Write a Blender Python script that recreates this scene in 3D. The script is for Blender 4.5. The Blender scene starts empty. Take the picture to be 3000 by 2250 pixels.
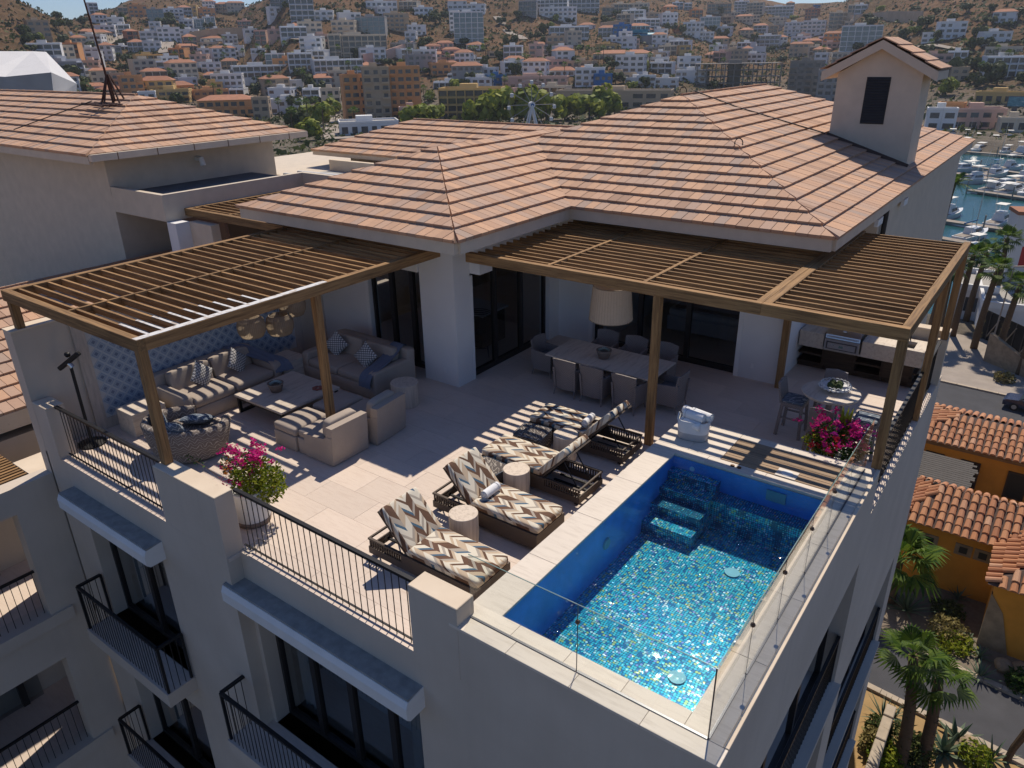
import bpy, bmesh, math, random
from mathutils import Vector, Matrix, noise
R = math.radians
rnd = random.Random(7)
sc = bpy.context.scene
col = sc.collection
# ------------------------------------------------------------ camera
cam_d = bpy.data.cameras.new('camera'); cam = bpy.data.objects.new('camera', cam_d); col.objects.link(cam)
cam_d.sensor_width = 36.0; cam_d.lens = 2178.23*36/3000; cam_d.clip_end = 9000; cam_d.clip_start = .1
def cam_axes(a=-0.640205685, b=0.420468947, c=-0.0173891567):
    f = Vector((math.sin(a)*math.cos(b), math.cos(a)*math.cos(b), -math.sin(b))); r = Vector((math.cos(a), -math.sin(a), 0)); u = r.cross(f)
    return math.cos(c)*r+math.sin(c)*u, -math.sin(c)*r+math.cos(c)*u, -f
CR, CU, CB = cam_axes()
mw = Matrix((CR, CU, CB)).transposed().to_4x4(); mw.translation = (0, 0, 7.0); cam.matrix_world = mw
sc.camera = cam
CAM = Vector((0, 0, 7.0))
def ray(px, py): return CR*((px-1500)/2178.23) - CU*((py-1125)/2178.23) - CB
def onz(px, py, z):
    d = ray(px, py); return CAM + d*((z-7.0)/d.z)
def at_r(px, py, r):                       # point at horizontal distance r along a sight line
    d = ray(px, py); return CAM + d*(r/math.hypot(d.x, d.y))
# ------------------------------------------------------------ world, sun, exposure
EL, AZ = 56.0, -16.5
w = bpy.data.worlds.new('World'); sc.world = w; w.use_nodes = True
nt = w.node_tree; bg = nt.nodes['Background']; sky = nt.nodes.new('ShaderNodeTexSky')
sky.sky_type = 'NISHITA'; sky.sun_disc = False; sky.sun_elevation = R(EL); sky.sun_rotation = R(AZ)
sky.air_density = 1.0; sky.dust_density = .2; sky.ozone_density = 4.0
tn = nt.nodes.new('ShaderNodeMix'); tn.data_type = 'RGBA'; tn.blend_type = 'MULTIPLY'; tn.inputs[0].default_value = 1.0; tn.inputs[7].default_value = (.66, .75, .95, 1)   # white balance set for the sun
nt.links.new(sky.outputs[0], tn.inputs[6]); nt.links.new(tn.outputs[2], bg.inputs[0]); bg.inputs[1].default_value = .10
sun_d = bpy.data.lights.new('sun', 'SUN'); sun = bpy.data.objects.new('sun', sun_d); col.objects.link(sun)
sun_d.energy = 4.7; sun_d.angle = R(.55); sun_d.color = (1.0, .90, .76)
sv = Vector((math.sin(R(AZ))*math.cos(R(EL)), math.cos(R(AZ))*math.cos(R(EL)), math.sin(R(EL))))
sun.rotation_euler = sv.to_track_quat('Z', 'Y').to_euler(); sun.location = sv*60
vs = sc.view_settings; vs.view_transform = 'Standard'; vs.look = 'None'; vs.gamma = 1; vs.use_curve_mapping = False; vs.exposure = 0.0
sc.cycles.max_bounces = 7; sc.cycles.transparent_max_bounces = 16; sc.cycles.use_denoising = True
sc.cycles.caustics_reflective = False; sc.cycles.caustics_refractive = False
# ------------------------------------------------------------ materials
MAT = {}
class N:
    """small node-graph helper"""
    def __init__(s, name):
        m = bpy.data.materials.new(name); m.use_nodes = True; s.m = m; s.t = m.node_tree; s.p = s.t.nodes['Principled BSDF']; s.o = s.t.nodes['Material Output']; MAT[name] = m
    def n(s, kind, **kw):
        x = s.t.nodes.new('ShaderNode'+kind)
        for k, v in kw.items():
            if k[0] == '_': x.inputs[k[1:].replace('_', ' ')].default_value = v
            else: setattr(x, k, v)
        return x
    def l(s, a, b): s.t.links.new(a, b)
    def co(s, what='Object'): return s.n('TexCoord').outputs[what]
    def math(s, op, a, b=None):
        x = s.n('Math', operation=op)
        for i, v in enumerate((a, b)):
            if v is None: continue
            if isinstance(v, (int, float)): x.inputs[i].default_value = v
            else: s.l(v, x.inputs[i])
        return x.outputs[0]
    def mix(s, f, a, b, mode='MIX'):
        x = s.n('Mix', data_type='RGBA', blend_type=mode)
        for i, v in ((0, f), (6, a), (7, b)):
            if hasattr(v, 'links'): s.l(v, x.inputs[i])
            elif i == 0: x.inputs[0].default_value = v
            else: x.inputs[i].default_value = (*v, 1) if len(v) == 3 else v
        return x.outputs[2]
    def noise(s, scale, detail=4, vec=None, rough=.55, dist=0.0):
        x = s.n('TexNoise'); x.inputs['Scale'].default_value = scale; x.inputs['Detail'].default_value = detail; x.inputs['Roughness'].default_value = rough; x.inputs['Distortion'].default_value = dist
        s.l(vec if vec is not None else s.co(), x.inputs['Vector']); return x.outputs['Fac']
    def ramp(s, f, stops, interp='LINEAR'):
        x = s.n('ValToRGB'); x.color_ramp.interpolation = interp; e = x.color_ramp.elements
        while len(e) < len(stops): e.new(.5)
        for q, (p, c) in zip(e, stops): q.position = p; q.color = (*c, 1) if len(c) == 3 else c
        s.l(f, x.inputs[0]); return x.outputs[0]
    def mapv(s, scale=(1, 1, 1), rot=(0, 0, 0), vec=None, loc=(0, 0, 0)):
        x = s.n('Mapping'); x.inputs['Scale'].default_value = scale; x.inputs['Rotation'].default_value = rot; x.inputs['Location'].default_value = loc
        s.l(vec if vec is not None else s.co(), x.inputs['Vector']); return x.outputs[0]
    def bump(s, h, strength=.3, dist=.02):
        b = s.n('Bump'); b.inputs['Strength'].default_value = strength; b.inputs['Distance'].default_value = dist; s.l(h, b.inputs['Height']); s.l(b.outputs[0], s.p.inputs['Normal'])
    def base(s, c):
        if hasattr(c, 'links'): s.l(c, s.p.inputs['Base Color'])
        else: s.p.inputs['Base Color'].default_value = (*c, 1)
    def rnd(s):                            # per object and per island random number
        a = s.n('ObjectInfo').outputs['Random']; b = s.n('NewGeometry').outputs['Random Per Island']
        return s.math('FRACT', s.math('ADD', a, b))
    def set(s, **kw):
        for k, v in kw.items(): s.p.inputs[k].default_value = v
def mul(c, k): return tuple(min(1, x*k) for x in c)
def plain(name, c, rough=.7, var=.12, scale=3.0, bump=0, metal=0.0, spec=.4, fine=0, rv=0.0, aniso=None):
    n = N(name); vec = n.mapv(scale=aniso) if aniso else None
    f = n.noise(scale, 5, vec); k = n.ramp(f, [(.25, mul(c, 1-var)), (.75, mul(c, 1+var))])
    if fine: k = n.mix(n.math('MULTIPLY', n.noise(scale*14, 3, vec), fine), k, mul(c, .45))
    if rv:
        k = n.mix(1.0, k, n.ramp(n.rnd(), [(0, (1-rv,)*3), (1, (1+rv*.6,)*3)]), 'MULTIPLY')
    n.base(k); n.set(Roughness=rough, Metallic=metal); n.p.inputs['Specular IOR Level'].default_value = spec
    if bump: n.bump(n.noise(scale*9, 5, vec), bump, .01)
    return n.m
# plaster, stone, timber, metal
n = N('plaster')          # warm beige stucco with faint streaks below edges
f1 = n.noise(.8, 5); f2 = n.noise(1.0, 6, n.mapv((9, 9, .5)))
k = n.ramp(f1, [(.3, (.53, .455, .375)), (.7, (.60, .52, .435))])
k = n.mix(n.math('MULTIPLY', n.math('POWER', f2, 3.0), .22), k, (.30, .25, .20)); n.base(k); n.set(Roughness=.9); n.bump(n.noise(90, 4), .25, .004); n.p.inputs['Specular IOR Level'].default_value = .2
n = N('plaster_white'); f1 = n.noise(.9, 5); n.base(n.ramp(f1, [(.3, (.66, .65, .64)), (.7, (.74, .73, .715))])); n.set(Roughness=.85); n.bump(n.noise(80, 3), .15, .003)
n = N('plaster_cap'); f1 = n.noise(2.2, 6); k = n.ramp(f1, [(.3, (.60, .49, .37)), (.7, (.68, .57, .44))]); k = n.mix(n.math('MULTIPLY', n.math('GREATER_THAN', n.noise(5, 6), .68), .35), k, (.42, .34, .26)); n.base(k); n.set(Roughness=.9); n.bump(n.noise(60, 4), .2, .004)
def travertine(name, c1, c2, vein=(3.0, 22, 22), rv=.06, rough=.55, dirt=.25):
    n = N(name); v = n.mapv(vein); o = n.n('ObjectInfo').outputs['Random']
    va = n.n('VectorMath', operation='ADD'); n.l(v, va.inputs[0]); cb = n.n('CombineXYZ'); n.l(n.math('MULTIPLY', o, 37.0), cb.inputs[0]); n.l(n.math('MULTIPLY', o, 91.0), cb.inputs[1]); n.l(cb.outputs[0], va.inputs[1])
    f = n.noise(1.0, 8, va.outputs[0], .62, .35); k = n.ramp(f, [(.3, c1), (.52, mul(c2, .98)), (.75, c2)])
    k = n.mix(n.math('MULTIPLY', n.math('POWER', n.noise(1.1, 6), 2.5), dirt*2.2), k, mul(c1, .62))
    k = n.mix(1.0, k, n.ramp(o, [(0, (1-rv, 1-rv, 1-rv)), (1, (1+rv, 1+rv*.9, 1+rv*.7))]), 'MULTIPLY')
    n.base(k); n.set(Roughness=rough); n.p.inputs['Specular IOR Level'].default_value = .35; n.bump(n.noise(2.0, 9, v, .7), .06, .004)
travertine('travertine', (.59, .475, .395), (.665, .555, .47), dirt=.18)
travertine('travertine_pale', (.58, .50, .415), (.70, .615, .52), rv=.05)
travertine('table_stone', (.44, .365, .30), (.62, .54, .455), vein=(16, 2.2, 16), rv=.08, dirt=.15)
travertine('drum_stone', (.42, .34, .27), (.64, .54, .44), vein=(22, 22, .9), rv=.05, dirt=.1)
def wood(name, c1, c2, axis=0, rough=.75, rv=.18):
    n = N(name); s = [26, 26, 26]; s[axis] = 1.3; v = n.mapv(tuple(s)); o = n.n('ObjectInfo').outputs['Random']
    va = n.n('VectorMath', operation='ADD'); n.l(v, va.inputs[0]); cb = n.n('CombineXYZ')
    for i in range(3): n.l(n.math('MULTIPLY', o, 50.0+31*i), cb.inputs[i])
    n.l(cb.outputs[0], va.inputs[1])
    f = n.noise(1.0, 7, va.outputs[0], .6, .5); k = n.ramp(f, [(.28, c1), (.6, c2), (.8, mul(c2, 1.12))])
    k = n.mix(n.math('MULTIPLY', n.math('GREATER_THAN', n.noise(3.0, 4, va.outputs[0]), .66), .45), k, mul(c1, .45))
    k = n.mix(1.0, k, n.ramp(o, [(0, (1-rv, 1-rv, 1-rv)), (1, (1+rv, 1+rv*.9, 1+rv*.75))]), 'MULTIPLY')
    n.base(k); n.set(Roughness=rough); n.p.inputs['Specular IOR Level'].default_value = .25; n.bump(f, .25, .006)
for ax, nm in enumerate('xyz'):
    wood('wood_'+nm, (.115, .062, .028), (.34, .20, .088), ax)
wood('deck_wood', (.20, .135, .085), (.38, .27, .175), 0)
wood('cabinet_wood', (.035, .022, .015), (.07, .046, .03), 0)
n = N('worn_white'); n.base(n.ramp(n.noise(9, 5), [(.35, (.42, .35, .29)), (.5, (.62, .61, .60))])); n.set(Roughness=.75)
plain('black_metal', (.018, .018, .02), .45, .2, 9, metal=.3)
plain('bronze', (.14, .085, .06), .35, .2, 9, metal=.8)
plain('steel', (.55, .55, .56), .28, .08, 6, metal=1.0, aniso=(1, 1, 30))
plain('dark_steel', (.10, .10, .11), .35, .1, 6, metal=.7)
plain('concrete_ledge', (.33, .33, .31), .95, .28, 6, bump=.35, fine=.5)
plain('tar_roof', (.16, .16, .165), .95, .25, 2, bump=.3, fine=.3)
plain('membrane', (.36, .35, .33), .9, .15, 2, bump=.2)
plain('white_paint', (.74, .73, .71), .55, .05, 3)
plain('cream_paint', (.60, .51, .40), .7, .08, 3, fine=.1)
plain('window_frame', (.022, .02, .02), .4, .15, 8)
def glass(name, tint, rough=.02, refl=1.0, a=1.0, f0=.04, boost=1.0):
    """clear sheet: see-through tint plus the mirror share of its Fresnel term (Schlick), the same from both sides"""
    n = N(name); n.t.nodes.remove(n.p); t = n.t
    tr = n.n('BsdfTransparent'); gl = n.n('BsdfGlossy'); mx = n.n('MixShader'); tr.inputs[0].default_value = (*tint, 1); gl.inputs['Color'].default_value = (refl, refl, refl, 1); gl.inputs['Roughness'].default_value = rough
    ge = n.n('NewGeometry'); dt = n.n('VectorMath', operation='DOT_PRODUCT'); dt.name = 'facing'; n.l(ge.outputs['Normal'], dt.inputs[0]); n.l(ge.outputs['Incoming'], dt.inputs[1])
    k = n.math('POWER', n.math('SUBTRACT', 1.0, n.math('MINIMUM', n.math('ABSOLUTE', dt.outputs['Value']), 1.0)), 5.0); k = n.math('MINIMUM', n.math('MULTIPLY', n.math('ADD', n.math('MULTIPLY', k, 1-f0), f0), boost), 1.0)
    n.l(k, mx.inputs[0]); n.l(tr.outputs[0], mx.inputs[1]); n.l(gl.outputs[0], mx.inputs[2]); n.l(mx.outputs[0], n.o.inputs[0]); return n.m
glass('glass_clear', (.955, .975, .965), boost=1.0)
glass('door_glass', (.50, .55, .58), boost=2.2)
glass('far_glass', (.2, .25, .3), boost=1.6)
def water(name, tint, scale, strength, f0=.02, rough=.03):
    m = glass(name, tint, rough, 1.0, f0=f0); t = m.node_tree
    tc = t.nodes.new('ShaderNodeTexCoord'); nz = t.nodes.new('ShaderNodeTexNoise'); nz.inputs['Scale'].default_value = scale; nz.inputs['Detail'].default_value = 4; bp = t.nodes.new('ShaderNodeBump'); bp.inputs['Strength'].default_value = strength; bp.inputs['Distance'].default_value = .05
    t.links.new(tc.outputs['Object'], nz.inputs['Vector']); t.links.new(nz.outputs['Fac'], bp.inputs['Height'])
    t.links.new(bp.outputs[0], t.nodes['facing'].inputs[0])
    for x in t.nodes:
        if x.type == 'BSDF_GLOSSY': t.links.new(bp.outputs[0], x.inputs['Normal'])
water('pool_water', (.66, .91, 1.0), 5.0, .6)
# pool mosaic: small iridescent glass tesserae
plain('pool_navy', (.07, .30, .72), .3, .25, 2.5, fine=.25, spec=.8)
n = N('pool_mosaic')
wx = n.noise(2.2, 2); wv_ = n.n('VectorMath', operation='ADD'); cwx = n.n('CombineXYZ'); n.l(n.math('MULTIPLY', wx, .10), cwx.inputs[0]); n.l(n.math('MULTIPLY', n.noise(2.6, 2), .10), cwx.inputs[1]); n.l(n.co(), wv_.inputs[0]); n.l(cwx.outputs[0], wv_.inputs[1])
v = n.mapv((27, 27, 27), vec=wv_.outputs[0]); vo = n.n('TexVoronoi', feature='F1'); vo.inputs['Scale'].default_value = 1.0; vo.inputs['Randomness'].default_value = .12; n.l(v, vo.inputs['Vector'])
wn = n.n('TexWhiteNoise', noise_dimensions='3D'); n.l(vo.outputs['Position'], wn.inputs['Vector'])
k = n.ramp(wn.outputs['Value'], [(0, (.02, .16, .36)), (.12, (.03, .34, .52)), (.28, (.04, .50, .62)), (.46, (.07, .60, .68)), (.62, (.12, .62, .62)), (.73, (.45, .66, .50)), (.81, (.72, .62, .20)), (.88, (.42, .36, .66)), (.92, (.92, .94, .88))], 'CONSTANT')
gr = n.math('LESS_THAN', vo.outputs['Distance'], .47)
n.base(n.mix(gr, (.03, .12, .18), k)); n.set(Roughness=.16, Metallic=.35); n.p.inputs['Specular IOR Level'].default_value = .9
wn2 = n.n('TexWhiteNoise', noise_dimensions='3D'); n.l(n.mapv((1, 1, 1), vec=vo.outputs['Position'], loc=(5, 3, 1)), wn2.inputs['Vector'])
n.bump(wn2.outputs['Value'], .8, .02)
# roof tiles
n = N('roof_tile'); r_ = n.rnd(); v = n.mapv((7, 7, 7))
c = n.ramp(r_, [(0, (.36, .22, .15)), (.2, (.60, .36, .22)), (.45, (.46, .32, .245)), (.7, (.66, .39, .235)), (.88, (.50, .30, .195)), (1, (.38, .29, .24))])
st = n.noise(1.0, 6, n.mapv((14, 14, 30)), .6, .3); c = n.mix(n.math('MULTIPLY', st, .6), c, (.30, .21, .165))
n.base(c); n.set(Roughness=.85); n.p.inputs['Specular IOR Level'].default_value = .25; n.bump(n.noise(60, 4), .2, .006)
plain('roof_under', (.09, .06, .05), .9, .2, 3)
n = N('barrel_tile'); c = n.ramp(n.rnd(), [(0, (.34, .135, .06)), (.3, (.47, .20, .085)), (.6, (.55, .27, .13)), (.85, (.40, .16, .075)), (1, (.60, .36, .22))])
c = n.mix(n.math('MULTIPLY', n.noise(9, 5), .5), c, (.28, .13, .075)); n.base(c); n.set(Roughness=.9); n.bump(n.noise(40, 4), .3, .01)
# ------------------------------------------------------------ mesh building
class B:
    def __init__(s): s.v = []; s.f = []
    def add(s, vs, fs):
        o = len(s.v); s.v += [tuple(p) for p in vs]; s.f += [tuple(i+o for i in f) for f in fs]; return s
    def box(s, x0, y0, z0, x1, y1, z1):
        x0, x1 = sorted((x0, x1)); y0, y1 = sorted((y0, y1)); z0, z1 = sorted((z0, z1))
        return s.add([(x0, y0, z0), (x1, y0, z0), (x1, y1, z0), (x0, y1, z0), (x0, y0, z1), (x1, y0, z1), (x1, y1, z1), (x0, y1, z1)],
                     [(3, 2, 1, 0), (4, 5, 6, 7), (0, 1, 5, 4), (1, 2, 6, 5), (2, 3, 7, 6), (3, 0, 4, 7)])
    def bbox(s, x0, y0, z0, x1, y1, z1, b=.01):          # box with chamfered edges
        x0, x1 = sorted((x0, x1)); y0, y1 = sorted((y0, y1)); z0, z1 = sorted((z0, z1))
        bm = bmesh.new(); bmesh.ops.create_cube(bm, size=1)
        for q in bm.verts: q.co = Vector(((x0+x1)/2+q.co.x*(x1-x0), (y0+y1)/2+q.co.y*(y1-y0), (z0+z1)/2+q.co.z*(z1-z0)))
        bmesh.ops.bevel(bm, geom=bm.edges[:], offset=b, segments=1, affect='EDGES'); return s.bm(bm)
    def bm(s, bm):
        bm.verts.index_update(); s.add([q.co[:] for q in bm.verts], [[q.index for q in f.verts] for f in bm.faces]); bm.free(); return s
    def cyl(s, x, y, z0, z1, r, n=16, r2=None, cap=True):
        r2 = r if r2 is None else r2; vs = []
        for zz, rr in ((z0, r), (z1, r2)):
            vs += [(x+rr*math.cos(2*math.pi*i/n), y+rr*math.sin(2*math.pi*i/n), zz) for i in range(n)]
        fs = [(i, (i+1) % n, n+(i+1) % n, n+i) for i in range(n)]
        if cap: fs += [tuple(range(n-1, -1, -1)), tuple(range(n, 2*n))]
        return s.add(vs, fs)
    def lathe(s, prof, x=0, y=0, n=24, cap=False, wob=None):
        vs = []; m = len(prof)
        for i in range(n):
            a = 2*math.pi*i/n
            for (r, z) in prof:
                q = 1 if wob is None else wob(a, z); vs.append((x+r*q*math.cos(a), y+r*q*math.sin(a), z))
        fs = [(i*m+j, ((i+1) % n)*m+j, ((i+1) % n)*m+j+1, i*m+j+1) for i in range(n) for j in range(m-1)]
        if cap: fs += [tuple(i*m for i in range(n-1, -1, -1)), tuple(i*m+m-1 for i in range(n))]
        return s.add(vs, fs)
    def tube(s, pts, r, n=6, r2=None):
        pts = [Vector(p) for p in pts]; rings = []; m = len(pts)
        for i, p in enumerate(pts):
            d = (pts[min(i+1, m-1)]-pts[max(i-1, 0)]).normalized(); u = d.orthogonal().normalized() if abs(d.z) > .9 or True else d
            u = (Vector((0, 0, 1)).cross(d) if abs(d.z) < .95 else Vector((1, 0, 0)).cross(d)).normalized(); w_ = d.cross(u)
            rr = r if r2 is None else r+(r2-r)*i/(m-1)
            rings.append([p+(u*math.cos(2*math.pi*k/n)+w_*math.sin(2*math.pi*k/n))*rr for k in range(n)])
        vs = [q for rg in rings for q in rg]
        fs = [(i*n+k, i*n+(k+1) % n, (i+1)*n+(k+1) % n, (i+1)*n+k) for i in range(m-1) for k in range(n)]
        fs += [tuple(range(n-1, -1, -1)), tuple((m-1)*n+k for k in range(n))]
        return s.add(vs, fs)
    def beam(s, a, b, wd, ht):                          # rectangular bar between two points
        a, b = Vector(a), Vector(b); d = (b-a).normalized(); u = (Vector((0, 0, 1)).cross(d) if abs(d.z) < .95 else Vector((0, 1, 0)).cross(d)).normalized(); w_ = d.cross(u)
        vs = [p+u*i*wd/2+w_*j*ht/2 for p in (a, b) for (i, j) in ((-1, -1), (1, -1), (1, 1), (-1, 1))]
        return s.add(vs, [(3, 2, 1, 0), (4, 5, 6, 7), (0, 1, 5, 4), (1, 2, 6, 5), (2, 3, 7, 6), (3, 0, 4, 7)])
    def prism(s, poly, z0, z1):
        n = len(poly); return s.add([(x, y, z0) for x, y in poly]+[(x, y, z1) for x, y in poly], [tuple(range(n-1, -1, -1)), tuple(range(n, 2*n))]+[(i, (i+1) % n, n+(i+1) % n, n+i) for i in range(n)])
    def extr(s, poly, d):                               # 3-D polygon extruded by a vector
        n = len(poly); d = Vector(d); return s.add([Vector(p) for p in poly]+[Vector(p)+d for p in poly], [tuple(range(n-1, -1, -1)), tuple(range(n, 2*n))]+[(i, (i+1) % n, n+(i+1) % n, n+i) for i in range(n)])
    def quad(s, *p): return s.add(p, [tuple(range(len(p)))])
    def soft(s, cx, cy, cz, w_, d, h, e=.28, nu=28, nv=12, sag=0.0, M=None, e2=None):       # superellipsoid: cushions and upholstery
        e2 = e if e2 is None else e2
        f = lambda t, q: math.copysign(abs(t)**q, t); vs = []
        for j in range(1, nv):
            b = -math.pi/2+math.pi*j/nv
            for i in range(nu):
                a = 2*math.pi*i/nu; vs.append(Vector((w_/2*f(math.cos(b), e2)*f(math.cos(a), e), d/2*f(math.cos(b), e2)*f(math.sin(a), e), h/2*f(math.sin(b), e2))))
        vs += [Vector((0, 0, -h/2)), Vector((0, 0, h/2))]; k = (nv-1)*nu
        fs = [(j*nu+i, j*nu+(i+1) % nu, (j+1)*nu+(i+1) % nu, (j+1)*nu+i) for j in range(nv-2) for i in range(nu)]
        fs += [(k, (i+1) % nu, i) for i in range(nu)]+[(k+1, (nv-2)*nu+i, (nv-2)*nu+(i+1) % nu) for i in range(nu)]
        if sag:
            for q in vs: q.z += sag*(1-(2*q.x/w_)**2)*(1-(2*q.y/d)**2)*(1 if q.z > 0 else .2)
        if M is not None: vs = [M @ q for q in vs]
        return s.add([q+Vector((cx, cy, cz)) for q in vs], fs)
    def mesh(s, name, mat, smooth=False):
        me = bpy.data.meshes.new(name); me.from_pydata(s.v, [], s.f); me.update()
        if mat: me.materials.append(MAT[mat] if isinstance(mat, str) else mat)
        if smooth: me.polygons.foreach_set('use_smooth', [True]*len(me.polygons))
        return me
    def ob(s, name, mat, parent=None, smooth=False, loc=None, kind=None, label=None, cat=None, group=None):
        return link(name, s.mesh(name, mat, smooth), parent, loc, kind=kind, label=label, cat=cat, group=group)
def link(name, me, parent=None, loc=None, rotz=0, scale=None, kind=None, label=None, cat=None, group=None):
    o = bpy.data.objects.new(name, me); col.objects.link(o)
    if parent: o.parent = parent
    if loc is not None: o.location = loc
    if rotz: o.rotation_euler = (0, 0, rotz)
    if scale is not None: o.scale = scale
    return tag(o, label, cat, group, kind)
def tag(o, label=None, cat=None, group=None, kind=None):
    if label: o['label'] = label
    if cat: o['category'] = cat
    if group: o['group'] = group
    if kind: o['kind'] = kind
    return o
def thing(name, label, cat, loc=(0, 0, 0), rotz=0, group=None):
    return link(name, None, None, loc, rotz, label=label, cat=cat, group=group)
def dup(root, loc=None, rotz=None, label=None, group=None):
    def cp(o, par):
        c = o.copy(); col.objects.link(c); c.parent = par
        for ch in o.children: cp(ch, c)
        return c
    r = cp(root, None)
    if loc is not None: r.location = loc
    if rotz is not None: r.rotation_euler = (0, 0, rotz)
    if label: r['label'] = label
    if group: r['group'] = group
    return r
UNIT = {}
def unit(mat):                                          # shared unit cube per material
    if mat not in UNIT: UNIT[mat] = B().box(-.5, -.5, -.5, .5, .5, .5).mesh('unit_block', mat)
    return UNIT[mat]
def blk(name, mat, x0, y0, z0, x1, y1, z1, parent=None, **kw):
    return link(name, unit(mat), parent, ((x0+x1)/2, (y0+y1)/2, (z0+z1)/2), scale=(abs(x1-x0), abs(y1-y0), abs(z1-z0)), **kw)
# ============================================================ apartment building: massing, facades
ZG = -22.0
FY, FYL, FX = 5.075, 4.84, -1.415         # facade planes: front, projecting front on the left, right side
apt = thing('apartment_building', 'beige stucco apartment building under the terrace with black balcony rails', 'building')
def wall_mesh(u0, u1, z0, z1, holes, t, put):
    """wall in the u-z plane with rectangular holes, cut into bands; put(u, depth, z) -> xyz"""
    us = sorted({u0, u1, *[h[0] for h in holes], *[h[1] for h in holes]}); b = B()
    for a, c in zip(us, us[1:]):
        hs = sorted([h for h in holes if h[0] < c-1e-6 and h[1] > a+1e-6], key=lambda h: h[2]); z = z0; segs = []
        for h in hs: segs.append((z, h[2])); z = h[3]
        segs.append((z, z1))
        for p, q in segs:
            if q-p < 1e-4: continue
            vs = [put(u, d, zz) for zz in (p, q) for (u, d) in ((a, 0), (c, 0), (c, t), (a, t))]
            b.add(vs, [(3, 2, 1, 0), (4, 5, 6, 7), (0, 1, 5, 4), (1, 2, 6, 5), (2, 3, 7, 6), (3, 0, 4, 7)])
    return b
ROWS = [(-3.6-3.6*k, -.95-3.6*k) for k in range(4)]
hl = [(-14.02, -11.24, a, b_) for a, b_ in ROWS[:3]]
hr = [(-9.0, -5.42, a, b_) for a, b_ in ROWS[:3]]
wall_mesh(-15.08, -9.11, ZG, -.02, hl, .5, lambda u, d, z: (u, FYL+d, z)).ob('front_wall', 'plaster', apt)
wall_mesh(-9.108, FX, ZG, -.02, hr, .5, lambda u, d, z: (u, FY+d, z)).ob('front_wall', 'plaster', apt)
hs_ = [(6.6, 11.6)+ROWS[0], (6.6, 11.6)+ROWS[1], (12.6, 17.6)+ROWS[1], (6.6, 11.6)+ROWS[2], (12.6, 17.6)+ROWS[2]]
wall_mesh(5.58, 18.6, ZG, -.02, hs_, .55, lambda u, d, z: (FX-d, u, z)).ob('side_wall', 'plaster', apt)
B().box(-15.05, 6.3, ZG, -2.9, 18.4, -.32).ob('core_wall', 'plaster_white', apt); B().box(-15.05, 18.4, ZG, -3.502, 33, -.32).ob('core_wall', 'cream_paint', apt)
for z in (-3.6, -7.2, -10.8): B().box(-15.0, 5.4, z-.25, -2.0, 6.5, z-.004).box(-2.95, 6.4, z-.25, -2.0, 18.4, z-.004).ob('floor_slab', 'travertine', apt)
B().box(-15.06, 5.55, -.31, -4.77, 34, -.105).ob('roof_slab', 'plaster', apt); B().box(-4.768, 11.7, -.31, -1.98, 18.39, -.105).ob('roof_slab', 'plaster', apt)
plain('curtain', (.42, .45, .46), .9, .1, 4, aniso=(30, 30, .5))
def window(u0, u1, z0, z1, put, panes, curtain=True):
    wd = link('window', None, apt); b = B()
    def bar(ua, ub, za, zb, d0=.26, d1=.36): b.add([put(u, d, z) for z in (za, zb) for (u, d) in ((ua, d0), (ub, d0), (ub, d1), (ua, d1))], [(3, 2, 1, 0), (4, 5, 6, 7), (0, 1, 5, 4), (1, 2, 6, 5), (2, 3, 7, 6), (3, 0, 4, 7)])
    bar(u0, u1, z0, z0+.1); bar(u0, u1, z1-.1, z1)
    for i in range(panes+1):
        c = u0+(u1-u0)*i/panes; bar(max(u0, c-.06), min(u1, c+.06), z0+.1, z1-.1, .262, .358)
    b.ob('frame', 'window_frame', wd)
    for i in range(panes):
        a, c = u0+(u1-u0)*i/panes+.06, u0+(u1-u0)*(i+1)/panes-.06
        B().quad(put(a, .31, z0+.1), put(c, .31, z0+.1), put(c, .31, z1-.1), put(a, .31, z1-.1)).ob('pane', 'door_glass', wd)
    if curtain:
        for i in (0, panes-1):
            a = u0+(u1-u0)*(i+.1)/panes; m = 24; vs = []; w_ = (u1-u0)/panes*.55
            for j in range(m+1):
                u = a+w_*j/m
                for z in (z0+.12, z1-.05): vs.append(put(u, .55+.05*math.sin(j*1.9)+.02*math.sin(j*.7), z))
            B().add(vs, [(2*j, 2*j+2, 2*j+3, 2*j+1) for j in range(m)]).ob('curtain', 'curtain', wd, smooth=True)
pl_ = lambda u, d, z: (u, FYL+d, z); pr_ = lambda u, d, z: (u, FY+d, z); ps_ = lambda u, d, z: (FX-d, u, z)
for h in hl: window(*h, pl_, 2)
for h in hr: window(*h, pr_, 4)
for h in hs_: window(*h, ps_, 3, False)
def railing_parts(root, pts, zt, h=1.05, sp=.128, rr=.007, top=.045, post_ends=True, rails=True):
    """top rail, bottom bar and single balusters along a polyline, as parts of root"""
    bal = UNIT.get('bal') or B().cyl(0, 0, 0, 1, rr, 6).mesh('baluster', 'black_metal'); UNIT['bal'] = bal
    for (p, q) in zip(pts, pts[1:]):
        a, b_ = Vector((*p, 0)), Vector((*q, 0)); L = (b_-a).length; d = (b_-a)/L
        B().beam(a+Vector((0, 0, zt+h)), b_+Vector((0, 0, zt+h)), top+.015, top).ob('top_rail', 'black_metal', root)
        n_ = int(L/sp)
        for i in range(1, n_):
            c = a+d*(L*i/n_); link('baluster', bal, root, (c.x, c.y, zt), scale=(1, 1, h-.01))
    if post_ends:
        for p in pts: B().box(p[0]-.022, p[1]-.022, zt, p[0]+.022, p[1]+.022, zt+h).ob('post', 'black_metal', root)
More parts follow.
